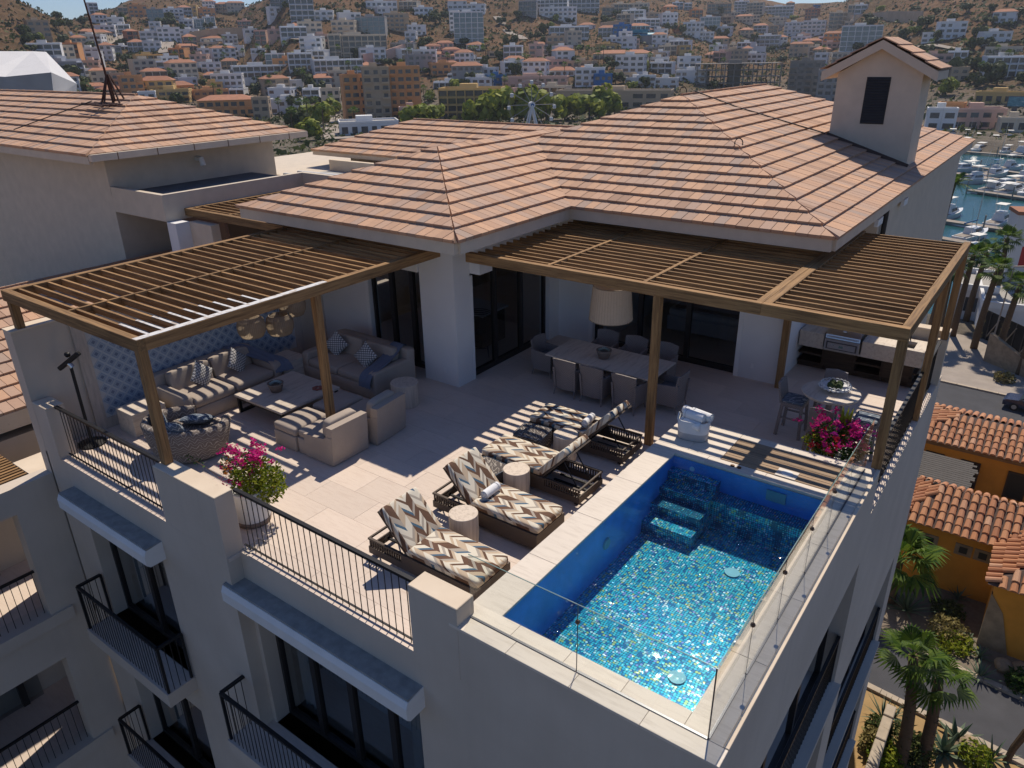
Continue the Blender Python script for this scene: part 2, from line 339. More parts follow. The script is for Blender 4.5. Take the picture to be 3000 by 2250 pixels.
# concrete canopies over the windows and the small balconies
for k, (a, b_) in enumerate(ROWS[:3]):
    t = -.53-3.6*k
    for (x0, x1, y) in ((-14.2, -11.1, FYL), (-9.28, -5.3, FY)):
        if k and x0 < -10: continue
        b = B(); prof = [(0, t), (-.30, t-.03), (-.34, t-.12), (-.34, t-.3), (-.28, t-.36), (0, t-.36)]
        m_ = len(prof); b.add([(x, y+p, z) for x in (x0, x1) for p, z in prof], [tuple(range(m_-1, -1, -1)), tuple(range(m_, 2*m_))]+[(i, (i+1) % m_, m_+(i+1) % m_, m_+i) for i in range(m_)])
        o = b.ob('canopy_ledge', 'white_paint', apt)
        B().box(x0+.01, y-.29, t-.028, x1-.01, y-.002, t+.006).ob('ledge_top', 'concrete_ledge', o)
for k, (a, b_) in enumerate(ROWS[:3]):
    for (x0, x1, y, yo) in ((-14.1, -11.12, FYL, 4.28), (-9.4, -5.2, FY, 4.35)):
        bc = link('balcony', None, apt)
        B().box(x0, yo, a-.3, x1, y-.002, a-.01).box(x0, y, a-.02, x1, y+.25, a-.008).ob('slab', 'plaster', bc)
        B().box(x0+.002, yo+.002, a-.009, x1-.002, y+.58, a).ob('slab_top', 'travertine', bc)
        railing_parts(bc, [(x0+.04, y-.05), (x0+.04, yo+.05), (x1-.04, yo+.05), (x1-.04, y-.05)], a, 1.05, .11)
for h in hs_:
    bc = link('balcony_rail', None, apt); railing_parts(bc, [(FX-.07, h[0]+.05), (FX-.07, h[1]-.05)], h[2], 1.05, .11)
    B().box(FX-.24, h[0]+.003, h[2]-.12, FX+.12, h[1]-.003, h[2]-.005).ob('sill', 'plaster', bc)
# left wing that steps forward, with loggias looking to the right
lw = thing('apartment_wing', 'shaded beige wing left of the terrace with dark loggias and tiled roof', 'building')
lh = [(-6.0, 4.1, -6.75, -4.9+.0), (-6.0, 4.1, -3.6, -1.25), (-6.0, 4.1, -10.8, -8.2), (-6.0, 4.1, -7.2, -6.75)]
lh = [(-6.0, 4.05, -3.6, -1.1), (-6.0, 4.05, -7.2, -4.75), (-6.0, 4.05, -10.8, -8.4)]
wall_mesh(-8.0, 4.835, ZG, -.55, lh, .35, lambda u, d, z: (-15.12-d, u, z)).ob('side_wall', 'plaster', lw)
B().box(-30, -8, ZG, -17.6, 22, -.62).ob('core_wall', 'plaster', lw)
for z in (-3.6, -7.2, -10.8):
    B().box(-17.6, -8, z-.3, -15.47, 4.6, z-.005).ob('floor_slab', 'travertine', lw)
    B().box(-15.6, -8, z-.28, -15.06, 4.46, z+.002).ob('slab_edge', 'plaster', lw)
    rr_ = link('balcony_rail', None, lw); railing_parts(rr_, [(-15.3, -4), (-15.3, 4.42)], z, 1.05, .14)
    dr = link('sliding_door', None, lw)
    for yy in (-3.0, -.8, 1.4, 3.6): B().box(-17.5, yy-.07, z, -17.4, yy+.07, z+2.6).ob('frame', 'window_frame', dr)
    B().quad((-17.45, -5, z), (-17.45, 4.0, z), (-17.45, 4.0, z+2.6), (-17.45, -5, z+2.6)).ob('pane', 'door_glass', dr)
    B().box(-15.34, 4.36, z, -15.2, 4.46, z+2.5).ob('post', 'window_frame', lw)
# ============================================================ terrace floor of travertine pavers
tf = link('terrace_floor', None, kind='structure')
B().box(-15.0, FYL+.03, -.1, -9.1, 12.0, -.03).box(-9.1, FY+.03, -.1, -4.765, 18.3, -.03).box(-4.765, 11.69, -.1, -1.43, 18.3, -.03).ob('screed', 'travertine', tf)
def in_floor(x, y):
    if x < -10.24 and y > 12.35: return False
    if x > -4.76 and y < 11.68: return False
    if x > -9.11 and y < FY: return False
    return True
PW, PD = 1.22, .61; yy = FYL; row = 0
while yy < 18.3:
    xx = -15.0-(PW*.5 if row % 2 else 0)
    while xx < -1.43:
        x0, x1, y0, y1 = max(xx, -15.0), min(xx+PW, -1.43), yy, min(yy+PD, 18.3)
        if x0 < -9.11 < x1 and y0 < FY: x1 = -9.112
        if y0 < FY < y1 and x0 >= -9.112: y0 = FY+.001
        if x0 < -4.76 < x1 and y0 < 11.68: x1 = -4.765
        if x0 < -10.24 < x1 and y1 > 12.4: x0 = -10.238
        if y0 < 11.68 < y1 and x0 > -4.76: y0 = 11.685
        if x1-x0 > .03 and y1-y0 > .03 and in_floor((x0+x1)/2, (y0+y1)/2):
            B().box(x0+.0018, y0+.0018, -.03, x1-.0018, y1-.0018, rnd.uniform(-.001, .001)).ob('paver', 'travertine', tf)
        xx += PW
    yy += PD; row += 1
# ============================================================ parapet pillars and low walls
def pier(label, x0, y0, x1, y1, z0, z1):
    t = thing('parapet_pier', label, 'pier', (0, 0, 0), group=None)
    B().box(x0, y0, z0, x1, y1, z1-.03).ob('wall', 'plaster', t)
    B().bbox(x0-.002, y0-.002, z1-.03, x1+.002, y1+.002, z1, .008).ob('cap', 'plaster_cap', t); return t
T = 1.075
pier('beige stucco parapet pier carrying the front corner post of the lounge pergola', -10.78, FYL, -9.11, 5.15, -.018, T)
pier('sunlit stucco parapet pier between the front railing and the pool glass', -5.425, FY-.004, -4.644, 5.385, -.018, T)
pier('shaded low stucco pier at the left end of the railing', -14.95, FYL-.02, -14.41, 5.15, -.018, T)
pw_ = thing('lounge_wall', 'tall beige stucco end wall behind the grey sofa', 'wall')
B().box(-15.35, FYL, -4, -15.02, 12.0, 2.44).ob('wall', 'plaster', pw_); B().box(-15.36, FYL-.01, 2.44, -15.0, 12.0, 2.47).ob('cap', 'plaster_cap', pw_)
pl2 = thing('low_wall_pier', 'stucco pier capped in sun below the lounge wall, beside dark pergola slats', 'pier')
B().box(-16.3, 4.6, -7, -15.4, 5.2, -.62).ob('wall', 'plaster', pl2); B().box(-16.31, 4.59, -.62, -15.39, 5.21, -.59).ob('cap', 'plaster_cap', pl2)
# blue and white tile panel in a bleached timber frame on the lounge wall
n = N('patterned_tile'); o_ = n.co('Object'); sp_ = n.n('SeparateXYZ'); n.l(o_, sp_.inputs[0])
d_ = n.math('MAXIMUM', n.math('ABSOLUTE', sp_.outputs[1]), n.math('ABSOLUTE', sp_.outputs[2]))
ring = n.ramp(d_, [(0, (.07, .11, .2)), (.028, (.09, .14, .24)), (.04, (.34, .40, .48)), (.06, (.18, .26, .38)), (.078, (.42, .48, .54))])
k = n.mix(n.math('MULTIPLY', n.noise(60, 4), .3), ring, (.3, .36, .44)); n.base(k); n.set(Roughness=.3)
plain('grout', (.5, .5, .5), .9, .1, 5)
plain('bleached_wood', (.50, .43, .37), .8, .2, 3, fine=.25, aniso=(6, 6, 1))
tp = thing('tile_panel', 'large panel of blue and white diamond tiles framed in bleached wood behind sofa', 'panel', (-15.0, 0, 0))
B().box(.0, 6.05, .22, .03, 10.95, 2.12).ob('backing', 'grout', tp)
tm = B().box(-.006, -.087, -.087, .006, .087, .087).mesh('tile', 'patterned_tile'); s_ = .178*math.sqrt(2); r_i = 0; zz = .22
def clipped_tile(y, z):
    e = .087*math.sqrt(2); return y-e >= 6.04 and y+e <= 10.96 and z-e >= .21 and z+e <= 2.13
while zz < 2.2:
    yy = 6.05+(s_/2 if r_i % 2 else 0)
    while yy < 10.96:
        if clipped_tile(yy, zz):
            o = link('tile', tm, tp, (.033, yy, zz)); o.rotation_euler = (R(45), 0, 0)
        yy += s_
    zz += s_/2; r_i += 1
for a in ((.002, 5.83, .003, .06, 6.05, 2.34), (.002, 10.95, .003, .06, 11.17, 2.34), (.002, 6.05, 2.12, .058, 10.95, 2.34), (.002, 6.05, .003, .058, 10.95, .22)): B().box(*a).ob('frame_board', 'bleached_wood', tp)
# ============================================================ raised pool
D = .805
pd = link('pool_deck', None, kind='structure')
PX0, PX1, PY0, PY1 = -4.35, -1.87, 5.52, 10.35
def ring_box(b, x0, y0, x1, y1, X0, Y0, X1, Y1, z0, z1):
    b.box(X0, Y0, z0, x0, Y1, z1); b.box(x1, Y0, z0, X1, Y1, z1); b.box(x0, Y0, z0, x1, y0, z1); b.box(x0, y1, z0, x1, Y1, z1); return b
ring_box(B(), PX0, PY0, PX1, PY1, -4.76, FY, FX, 11.68, -.019, D-.04).ob('deck_wall', 'plaster', pd)
def stones(x0, y0, x1, y1, n_, along):
    for i in range(n_):
        a, c = i/n_, (i+1)/n_
        q = (x0+(x1-x0)*a, y0, x0+(x1-x0)*c, y1) if along == 'x' else (x0, y0+(y1-y0)*a, x1, y0+(y1-y0)*c)
        B().bbox(q[0]+.0015, q[1]+.0015, D-.04, q[2]-.0015, q[3]-.0015, D+rnd.uniform(-.0006, .0006), .004).ob('coping_stone', 'travertine_pale', pd)
stones(-4.78, 5.52, PX0+.02, 10.36, 4, 'y'); stones(PX1-.02, 5.30, FX-.055, 11.68, 5, 'y'); stones(-4.78, 5.30, PX1-.02, 5.54, 4, 'x'); stones(-4.78, FY-.01, -4.0+2.585, 5.30, 4, 'x')
stones(PX0-.43, 10.36, PX1-.02, 10.6, 3, 'x'); stones(-4.78, 10.6, -3.64, 11.68, 2, 'x'); stones(-3.64, 11.475, PX1-.02, 11.68, 2, 'x')
B().bbox(FX-.053, 5.30, D-.04, FX+.002, 11.68, D+.012, .004).ob('coping_edge', 'plaster_cap', pd)
# timber hatch behind the pool
wd_ = thing('deck_hatch', 'weathered timber slatted hatch set in the stone behind the pool', 'hatch')
for i in range(8):
    y0 = 10.605+i*.108; B().bbox(-3.63, y0+.004, D-.03, -1.925, y0+.104, D+.006, .004).ob('plank', 'deck_wood', wd_)
sk = thing('skimmer_lid', 'white square skimmer lid with round cover in timber hatch', 'lid', (-2.585, 10.66, D+.007))
B().bbox(-.16, -.06, 0, .16, .2, .012, .003).ob('plate', 'travertine_pale', sk); B().cyl(0, .07, .012, .018, .09, 24).ob('cover', 'white_paint', sk)
for dx in (0, .11):
    B().cyl(-3.39+dx, 10.5, D, D+.012, .036, 20).ob('brass_valve_cap', 'bronze', None, label=('left' if dx == 0 else 'right')+' of two small brass valve caps on pool coping', cat='cap', group='valve caps')
# pool shell, steps, bench, drains, lights
ps = link('swimming_pool', None, kind='structure'); ZF = -.15
B().quad((PX0, PY0, ZF), (PX1, PY0, ZF), (PX1, PY1, ZF), (PX0, PY1, ZF)).ob('pool_floor', 'pool_mosaic', ps)
ax_, bx_, ay_, by_ = PX0+.006, PX1-.006, PY0+.006, PY1-.006; zt_ = D-.042
b = B().quad((ax_, ay_, ZF), (ax_, by_, ZF), (ax_, by_, zt_), (ax_, ay_, zt_)).quad((bx_, ay_, ZF), (bx_, ay_, zt_), (bx_, by_, zt_), (bx_, by_, ZF)).quad((ax_, by_, ZF), (bx_, by_, ZF), (bx_, by_, zt_), (ax_, by_, zt_)).quad((ax_, ay_, ZF), (ax_, ay_, zt_), (bx_, ay_, zt_), (bx_, ay_, ZF))
b.ob('pool_walls', 'pool_navy', ps)
for i, (z, y) in enumerate(((.56, 10.16), (.40, 9.86), (.24, 9.56), (.08, 9.26))): B().box(PX0+.008, y, ZF+.001, -3.5+.001*i, PY1-.008-.001*i, z).ob('step', 'pool_mosaic', ps)
B().box(-3.495, 10.03, ZF+.001, PX1-.008, PY1-.009, .36).ob('bench', 'pool_mosaic', ps)
plain('pool_plastic', (.22, .36, .38), .4, .1, 5)
for x, y in ((-2.55, 6.75), (-2.75, 9.1)): B().cyl(x, y, ZF, ZF+.02, .11, 24).ob('drain_cover', 'pool_plastic', ps)
B().box(-2.75, PY1-.03, .5, -2.45, PY1-.01, .68).ob('skimmer_mouth', 'pool_plastic', ps)
for y in (8.1,): 
    o = B().lathe([(0, .03), (.08, .025), (.1, 0)], n=20).ob('pool_light', 'pool_plastic', ps); o.location = (PX0+.008, y, .32); o.rotation_euler = (0, R(90), 0)
o = B().lathe([(0, .02), (.035, .018), (.045, 0)], n=14).ob('inlet', 'white_paint', ps); o.location = (-4.0, PY1-.009, .62); o.rotation_euler = (R(90), 0, 0)
m_ = 40; b = B(); vs = []
for j in range(m_+1):
    for i in range(m_//2+1):
        x = PX0+.007+(PX1-PX0-.014)*i/(m_//2); y = PY0+.007+(PY1-PY0-.014)*j/m_; vs.append((x, y, .772+.002*noise.noise((x*3, y*3, 0))))
b.add(vs, [(j*(m_//2+1)+i, j*(m_//2+1)+i+1, (j+1)*(m_//2+1)+i+1, (j+1)*(m_//2+1)+i) for j in range(m_) for i in range(m_//2)])
b.ob('pool_water', 'pool_water', None, smooth=True, kind='structure')
# glass balustrade
gb = thing('glass_balustrade', 'frameless clear glass balustrade around the pool with bronze clamps', 'balustrade')
GH = D+.92; GX, GY = -1.6275, 5.307
cl = B().soft(0, 0, 0, .055, .055, .055, e=.9, nu=10, nv=6).mesh('clamp', 'bronze', True)
def pane(x0, y0, x1, y1):
    a, c = Vector((x0, y0, 0)), Vector((x1, y1, 0)); d = (c-a).normalized(); nn = Vector((-d.y, d.x, 0))*.005
    a += d*.008; c -= d*.008
    B().extr([a+nn+Vector((0, 0, D+.002)), c+nn+Vector((0, 0, D+.002)), c+nn+Vector((0, 0, GH)), a+nn+Vector((0, 0, GH))], -2*nn).ob('pane', 'glass_clear', gb)
    B().beam(a+Vector((0, 0, GH+.001)), c+Vector((0, 0, GH+.001)), .011, .004).ob('edge_strip', 'pane_edge', gb)
    B().beam(a+Vector((0, 0, D+.006)), c+Vector((0, 0, D+.006)), .03, .01).ob('base_channel', 'dark_steel', gb)
plain('pane_edge', (.16, .24, .22), .2, .1, 3)
xs = [-4.63, -3.143, GX]
for a, c in zip(xs, xs[1:]): pane(a, GY, c, GY)
ys = [GY, 6.323, 7.368, 8.413, 9.458, 10.503, 11.60]
for a, c in zip(ys, ys[1:]): pane(GX, a, GX, c)
for p in [(-3.143, GY)]+[(GX, y) for y in ys[1:-1]]:
    for dz in (.69,): link('clamp', cl, gb, (p[0], p[1], D+dz))
    B().beam((p[0], p[1], D), (p[0], p[1], GH), .006, .012).ob('joint_seal', 'dark_steel', gb)
B().beam((GX, GY, D), (GX, GY, GH), .012, .012).ob('joint_seal', 'dark_steel', gb)
# railings on the open terrace edges
for lab, pts in (('black metal front railing left of the corner post, beside the patterned swivel chair', [(-14.4, 5.0), (-10.79, 5.0)]), ('black metal front railing between the two stucco piers', [(-9.1, 5.18), (-5.43, 5.18)]), ('black metal side railing beside the outdoor kitchen', [(-1.53, 11.78), (-1.53, 17.75)])):
    t = thing('railing', lab, 'railing', group='terrace railings'); railing_parts(t, pts, 0, T-.02, .128, post_ends=False)
    B().beam((*pts[0], .06), (*pts[1], .06), .03, .012).ob('bottom_bar', 'black_metal', t)
# ============================================================ house: walls, doors, column
hs = thing('penthouse', 'white and cream penthouse with tiled hip roofs and dark sliding doors', 'house')
HZ = 3.44
B().box(-11.25, 11.71, 0, -10.235, 12.24, HZ).ob('column', 'plaster_white', hs)
b = B().box(-15.02, 12.0, 0, -13.25, 12.3, HZ).box(-13.25, 12.0, 2.55, -11.25, 12.3, HZ); b.ob('front_wall', 'plaster_white', hs)
B().box(-10.54, 12.24, 2.55, -10.235, 15.88, HZ).box(-10.54, 15.42, 0, -10.235, 15.88, 2.55).ob('inner_wall', 'plaster_white', hs)
b = B().box(-10.235, 15.88, 0, -9.19, 16.2, HZ).box(-5.38, 15.88, 0, -4.37, 16.2, HZ).box(-9.19, 15.88, 2.55, -5.38, 16.2, HZ); b.ob('bedroom_wall', 'plaster_white', hs)
B().box(-4.67, 16.2, 0, -4.37, 33, HZ).ob('kitchen_side_wall', 'plaster_white', hs)
B().box(-4.37, 19.4, -.31, -3.5, 32.2, HZ).ob('side_bay', 'cream_paint', hs)
B().tube([(-3.42, 19.7, HZ), (-3.42, 19.7, -6)], .06, 8).ob('downpipe', 'window_frame', hs)
for yy in (18.6, 21.5): B().box(-3.44, yy, 3.2, -3.36, yy+.5, 3.36).ob('vent_cover', 'white_paint', hs)
B().box(-15.0, 12.3, 3.0, -10.55, 33, HZ-.003).ob('ceiling', 'plaster_white', hs); B().box(-10.548, 16.2, 3.0, -4.67, 33, HZ-.003).ob('ceiling', 'plaster_white', hs)
for p in ((-11.36, 11.98, 0, -11.25, 12.1, 2.5), (-10.3, 12.24, 0, -10.23, 12.33, 2.5), (-13.36, 11.985, 0, -13.26, 12.1, 2.5), (-9.3, 15.865, 0, -9.2, 15.95, 2.5), (-5.37, 15.865, 0, -5.27, 15.95, 2.5)): B().box(*p).ob('door_trim', 'white_paint', hs)
B().box(-11.26, 11.66, 2.56, -11.9, 12.0, 2.8).ob('blind_box', 'white_paint', hs); B().box(-10.235, 12.25, 2.56, -9.95, 12.7, 2.8).ob('blind_box', 'white_paint', hs)
def slider(p, q, n_, off):
    d = link('sliding_door', None, hs); a, c = Vector((*p, 0)), Vector((*q, 0)); v = (c-a)/n_; b = B()
    b.beam(a+Vector((0, 0, .06)), c+Vector((0, 0, .06)), .12, .12); b.beam(a+Vector((0, 0, 2.49)), c+Vector((0, 0, 2.49)), .12, .12)
    for i in range(n_+1): b.beam(a+v*i+Vector((0, 0, .12)), a+v*i+Vector((0, 0, 2.43)), .118 if off == 'x' else .1, .1 if off == 'x' else .118)
    b.ob('frame', 'window_frame', d)
    for i in range(n_):
        s0, s1 = a+v*(i+.05), a+v*(i+.95); B().quad(s0+Vector((0, 0, .12)), s1+Vector((0, 0, .12)), s1+Vector((0, 0, 2.43)), s0+Vector((0, 0, 2.43))).ob('pane', 'door_glass', d)
slider((-13.25, 12.16), (-11.25, 12.16), 3, 'x'); slider((-10.4, 12.24), (-10.4, 15.42), 3, 'y'); slider((-9.19, 16.06), (-5.38, 16.06), 3, 'x')
B().box(-15.0, 12.3, -.05, -4.67, 26, -.004).ob('room_floor', 'travertine', hs)
B().box(-15.0, 22, 0, -4.7, 22.2, 3).box(-9.0, 16.3, 0, -9.1, 22, 3).ob('room_wall', 'plaster_white', hs)
for p in ((-10.2+1.4, 15.885, .25), (-4.85, 15.885-.0, .3)): pass
for (x, y) in ((-10.62, 11.705), (-9.75, 15.875), (-4.95, 15.875)): B().box(x-.035, y-.008, .28, x+.035, y, .4).ob('socket_plate', 'white_paint', hs)
# roof geometry -------------------------------------------------------------
ZE, PT = 3.69, .35; CO = .425; TW = .235; TT = .03
def slope_tiles(root, eave_a, eave_b, inward, poly_uv, parts_budget, slope=PT, mats='roof_tile', under='roof_under', z0=ZE, near=None):
    """tiles of one roof slope; poly_uv: convex polygon in (u along the eave, v up the slope plan distance)"""
    A_, B_ = Vector((*eave_a, z0)), Vector((*eave_b, z0)); U = (B_-A_).normalized(); I = Vector((*inward, slope)); L = I.length; V = I/L; Nn = U.cross(V).normalized()
    if Nn.z < 0: Nn = -Nn
    poly = [(u, v*L) for u, v in poly_uv]
    def clip(pg, a, b_, c):               # keep a*u+b*v<=c
        out = []
        for i in range(len(pg)):
            p, q = pg[i], pg[(i+1) % len(pg)]; dp, dq = a*p[0]+b_*p[1]-c, a*q[0]+b_*q[1]-c
            if dp <= 0: out.append(p)
            if (dp < 0) != (dq < 0) and abs(dp-dq) > 1e-9: s_ = dp/(dp-dq); out.append((p[0]+(q[0]-p[0])*s_, p[1]+(q[1]-p[1])*s_))
        return out
    vmax = max(p[1] for p in poly); umin = min(p[0] for p in poly); umax = max(p[0] for p in poly); cells = []; r_ = 0; v = -.04
    while v < vmax:
        band = clip(clip(poly, 0, 1, v+CO), 0, -1, -max(v, -.04))
        if r_ == 0: band = [(p[0], p[1]-.04 if p[1] < .001 else p[1]) for p in band]
        if len(band) >= 3:
            u = umin-TW*((r_ % 2)*.5+rnd.random()*.06)
            while u < umax:
                c = clip(clip(band, 1, 0, u+TW-.0055), -1, 0, -(u+.0055))
                if len(c) >= 3: cells.append((c, v, rnd.uniform(-.004, .004)))
                u += TW
        v += CO; r_ += 1
    def solid(c, v, j):
        lo = [A_+U*p[0]+V*p[1]+Nn*(.004) for p in c]; hi = [A_+U*p[0]+V*p[1]+Nn*(TT+.052*(1-(p[1]-v)/CO)+j) for p in c]
        m = len(c); return [*lo, *hi], [tuple(range(m-1, -1, -1)), tuple(range(m, 2*m))]+[(i, (i+1) % m, m+(i+1) % m, m+i) for i in range(m)]
    def dist(cell):
        c = cell[0]; p = A_+U*(sum(q[0] for q in c)/len(c))+V*(sum(q[1] for q in c)/len(c)); return (p-CAM).length
    cells.sort(key=dist)
    for c in cells[:parts_budget]: B().add(*solid(*c)).ob('tile', mats, root)
    if cells[parts_budget:]:
        b = B()
        for c in cells[parts_budget:]: b.add(*solid(*c))
        b.ob('tiles', mats, root, kind='stuff')
    B().add([A_+U*p[0]+V*p[1] for p in poly], [tuple(range(len(poly)))]).ob('underlay', under, root)
def trapezoid(L, w_, l=True, r=True): return [(0, 0), (L, 0), (L-(w_ if r else 0), w_), ((w_ if l else 0), w_)]
def fascia(root, p, q, z0, z1, t=.12, mat='cream_paint'):
    B().beam((*p, (z0+z1)/2), (*q, (z0+z1)/2), t, z1-z0).ob('fascia', mat, root)
rf = link('roof', None, hs)
# wing over the lounge
WX0, WX1, WY = -16.05, -9.18, 10.63; hw = (WX1-WX0)/2
slope_tiles(rf, (WX0, WY), (WX1, WY), (0, 1), [(0, 0), (2*hw, 0), (hw, hw)], 95)
slope_tiles(rf, (WX1, WY), (WX1, 19.5), (-1, 0), [(0, 0), (8.9, 0), (8.9, hw), (hw, hw)], 60)
slope_tiles(rf, (WX0, 19.5), (WX0, WY), (1, 0), [(0, 0), (8.9, 0), (8.9-hw, hw), (0, hw)], 0)
# main roof
MX, MY, MH, MYB = -3.33, 14.68, 6.0, 33.5
slope_tiles(rf, (MX-2*MH, MY), (MX, MY), (0, 1), [(0, 0), (2*MH, 0), (MH, MH)], 95)
slope_tiles(rf, (MX, MY), (MX, MYB), (-1, 0), trapezoid(MYB-MY, MH), 50)
slope_tiles(rf, (MX-2*MH, MYB), (MX-2*MH, MY), (1, 0), trapezoid(MYB-MY, MH), 0)
B().add([(MX, MYB, ZE), (MX-2*MH, MYB, ZE), (MX-MH, MYB-MH, ZE+MH*PT)], [(0, 1, 2)]).ob('underlay', 'roof_tile', rf)
# rear wing, left
CX, CY, CHW = -23.6, 19.2, 2.8
slope_tiles(rf, (CX, CY), (-12, CY), (0, 1), [(0, 0), (11.6, 0), (11.6, CHW), (CHW, CHW)], 0)
slope_tiles(rf, (CX, CY+2*CHW), (CX, CY), (1, 0), [(0, 0), (2*CHW, 0), (CHW, CHW)], 0)
B().box(CX+1, CY+1, -1, -12, CY+2*CHW-1, ZE-.25).ob('rear_wall', 'cream_paint', hs)
for p, q in (((WX0+.06, WY+.06), (WX1-.06, WY+.06)), ((WX1-.06, WY+.12), (WX1-.06, MY+.06)), ((WX0+.06, WY+.12), (WX0+.06, 18)), ((WX1, MY+.06), (MX-.06, MY+.06)), ((MX-.06, MY+.12), (MX-.06, MYB))): fascia(rf, p, q, HZ, ZE-.004)
for p, q in (((CX+.06, CY+.06), (-14, CY+.06)),): fascia(rf, p, q, HZ+.1, ZE+.03, .16)
B().box(WX0+.12, WY+.12, HZ+.02, WX1-.12, 19, HZ+.05).box(WX1-.12, MY+.12, HZ+.021, MX-.12, MYB-.1, HZ+.051).ob('soffit', 'cream_paint', rf)
# ridge wires and anchor loops
n_ = thing('lightning_cable', 'thin dark cable running over the main roof ridge down to the chimney', 'cable')
B().tube([(-9.3, 21.4, 5.9), (-8.2, 21.9, 5.47), (-7.2, 22.5, 5.13), (-6.0, 23.2, 4.73)], .018, 5).ob('wire', 'black_metal', n_)
for i, (x, y) in enumerate(((-9.33, 20.75), (-9.33, 27.3), (-6.55, 17.9))):
    z = ZE+min(-3.33-x, y-14.68, 6)*PT+.06; o = B().tube([(x+.1*math.cos(a), y, z+.06+.12*math.sin(a)) for a in [math.pi*j/6-.3 for j in range(8)]], .014, 5).ob('roof_anchor', 'black_metal', None, label=['dark anchor loop at the front end of the main ridge', 'dark anchor loop at the far end of the main ridge', 'small wire anchor loop on the right hip of the main roof'][i], cat='anchor', group='roof anchors')
# chimney tower
ch = thing('chimney_tower', 'cream chimney tower with dark louvre and small tiled gable on roof', 'chimney')
X0, X1, Y0, Y1 = -5.97, -3.81, 23.5, 24.75
B().box(X0, Y0, 3.2, X1, Y1, 6.3).extr([(X0, Y0, 6.3), (X1, Y0, 6.3), ((X0+X1)/2, Y0, 6.95)], (0, Y1-Y0, 0)).ob('wall', 'cream_paint', ch)
pk = ((X0+X1)/2, 7.16); ov = .28
for sx in (-1, 1):
    e = (pk[0]+sx*((X1-X0)/2+ov+.1), 6.38); dx, dz = e[0]-pk[0], e[1]-pk[1]
    B().extr([(pk[0], Y0-.25, pk[1]-.03), (e[0], Y0-.25, e[1]-.03), (e[0], Y0-.25, e[1]-.27), (pk[0], Y0-.25, pk[1]-.25)], (0, .1, 0)).ob('bargeboard', 'cream_paint', ch)
    B().extr([(pk[0], Y0-.14, pk[1]-.03), (e[0], Y0-.14, e[1]-.03), (e[0], Y0-.14, e[1]-.24), (pk[0], Y0-.14, pk[1]-.22)], (0, Y1-Y0+.3, 0)).ob('roof_deck', 'cream_paint', ch)
    for k in range(4):
        for j in range(6):
            t0, t1 = k/4, (k+1)/4+.03; y = Y0-.28+j*.3
            a = Vector((pk[0]+dx*t0, y, pk[1]+dz*t0+.012)); c = Vector((pk[0]+dx*t1, y, pk[1]+dz*t1+.05))
            B().extr([a, c, c+Vector((0, .296, 0)), a+Vector((0, .296, 0))], (0, 0, .03)).ob('tile', 'roof_tile', ch)
lv = link('louvre', None, ch); B().box(-5.19, Y0-.012, 5.0, -4.58, Y0+.04, 6.21).ob('opening', 'black_metal', lv)
for i in range(17): B().extr([(-5.17, Y0-.035, 5.03+i*.069), (-4.6, Y0-.035, 5.03+i*.069), (-4.6, Y0-.013, 5.075+i*.069), (-5.17, Y0-.013, 5.075+i*.069)], (0, .0, .012)).ob('slat', 'window_frame', lv)
B().beam((X0-.05, Y0-.03, 4.69), (X1+.05, Y0-.03, 3.94), .06, .1).ob('flashing', 'roof_under', ch)
# ============================================================ pergolas
def pergola(label, x0, x1, y0, y1, zt, divs, posts, slats_y, white=None, end_beams=(True, True), bh=.2, gaps=None):
    t = thing('pergola', label, 'pergola', group='wooden slatted pergolas')
    bw = .13
    B().bbox(x0, y0, zt-bh, x1, y0+bw, zt, .006).ob('beam', 'wood_x', t)
    if end_beams[0]: B().bbox(x0, y0+bw, zt-bh, x0+bw, y1, zt-.002, .006).ob('beam', 'wood_y', t)
    if end_beams[1]: B().bbox(x1-bw, y0+bw, zt-bh, x1, y1, zt-.002, .006).ob('beam', 'wood_y', t)
    for (x, wd) in divs: B().bbox(x-wd/2, y0+bw, zt-bh+.03, x+wd/2, y1, zt+.002, .004).ob('beam', 'wood_y', t)
    y = y0+bw+slats_y
    cuts = sorted([x0+bw]+[x for x, _ in divs]+[x1-bw])
    i = 0
    while y < y1-.02:
        for a, c in zip(cuts, cuts[1:]):
            dz = rnd.uniform(-.006, .004); dy = rnd.uniform(-.008, .008)
            if not (gaps and gaps((a+c)/2, y)):
                B().box(a+.012, y+dy, zt-.125+dz, c-.012, y+dy+.045, zt-.012+dz).ob('slat', 'wood_x', t)
        y += .25; i += 1
    for (px, py, zb) in posts: B().bbox(px-.07, py-.07, zb, px+.07, py+.07, zt-bh, .005).ob('post', 'wood_z', t)
    return t
p1_ = pergola('wooden slatted pergola over the sofas with white-worn front corner', -15.22, -10.58, 4.95, 11.9, 3.2, [(-12.93, .05)], [(-10.66, 5.03, T), (-15.1, 5.05, 2.47), (-10.66, 8.35, 0)], .12)
for i in range(9):
    y = 5.2+.25*i; B().box(-11.55+.04*i, y, 3.19, -10.72, y+.047, 3.196).ob('worn_patch', 'worn_white', p1_)
B().box(-10.715, 4.96, 3.199, -10.585, 8.6, 3.204).ob('worn_patch', 'worn_white', p1_)
p2_ = pergola('long wooden slatted pergola over the dining table and loungers', -9.85, -3.62, 11.67, 15.85, 3.2, [(-7.85, .07), (-5.78, .07)], [(-5.47, 13.55, 0)], .12, end_beams=(False, True))
for o in list(p2_.children):
    if o.name.startswith('post'): o.location = (0, -1.8, 0)
p3_ = pergola('wooden slatted pergola over the bar table and outdoor kitchen', -3.618, -1.417, 11.67, 18.1, 3.2, [], [(-1.49, 11.77, D), (-1.49, 15.75, .0), (-1.49, 17.98, 1.06), (-4.28+.0, 15.78, 0)], .12, end_beams=(True, True))
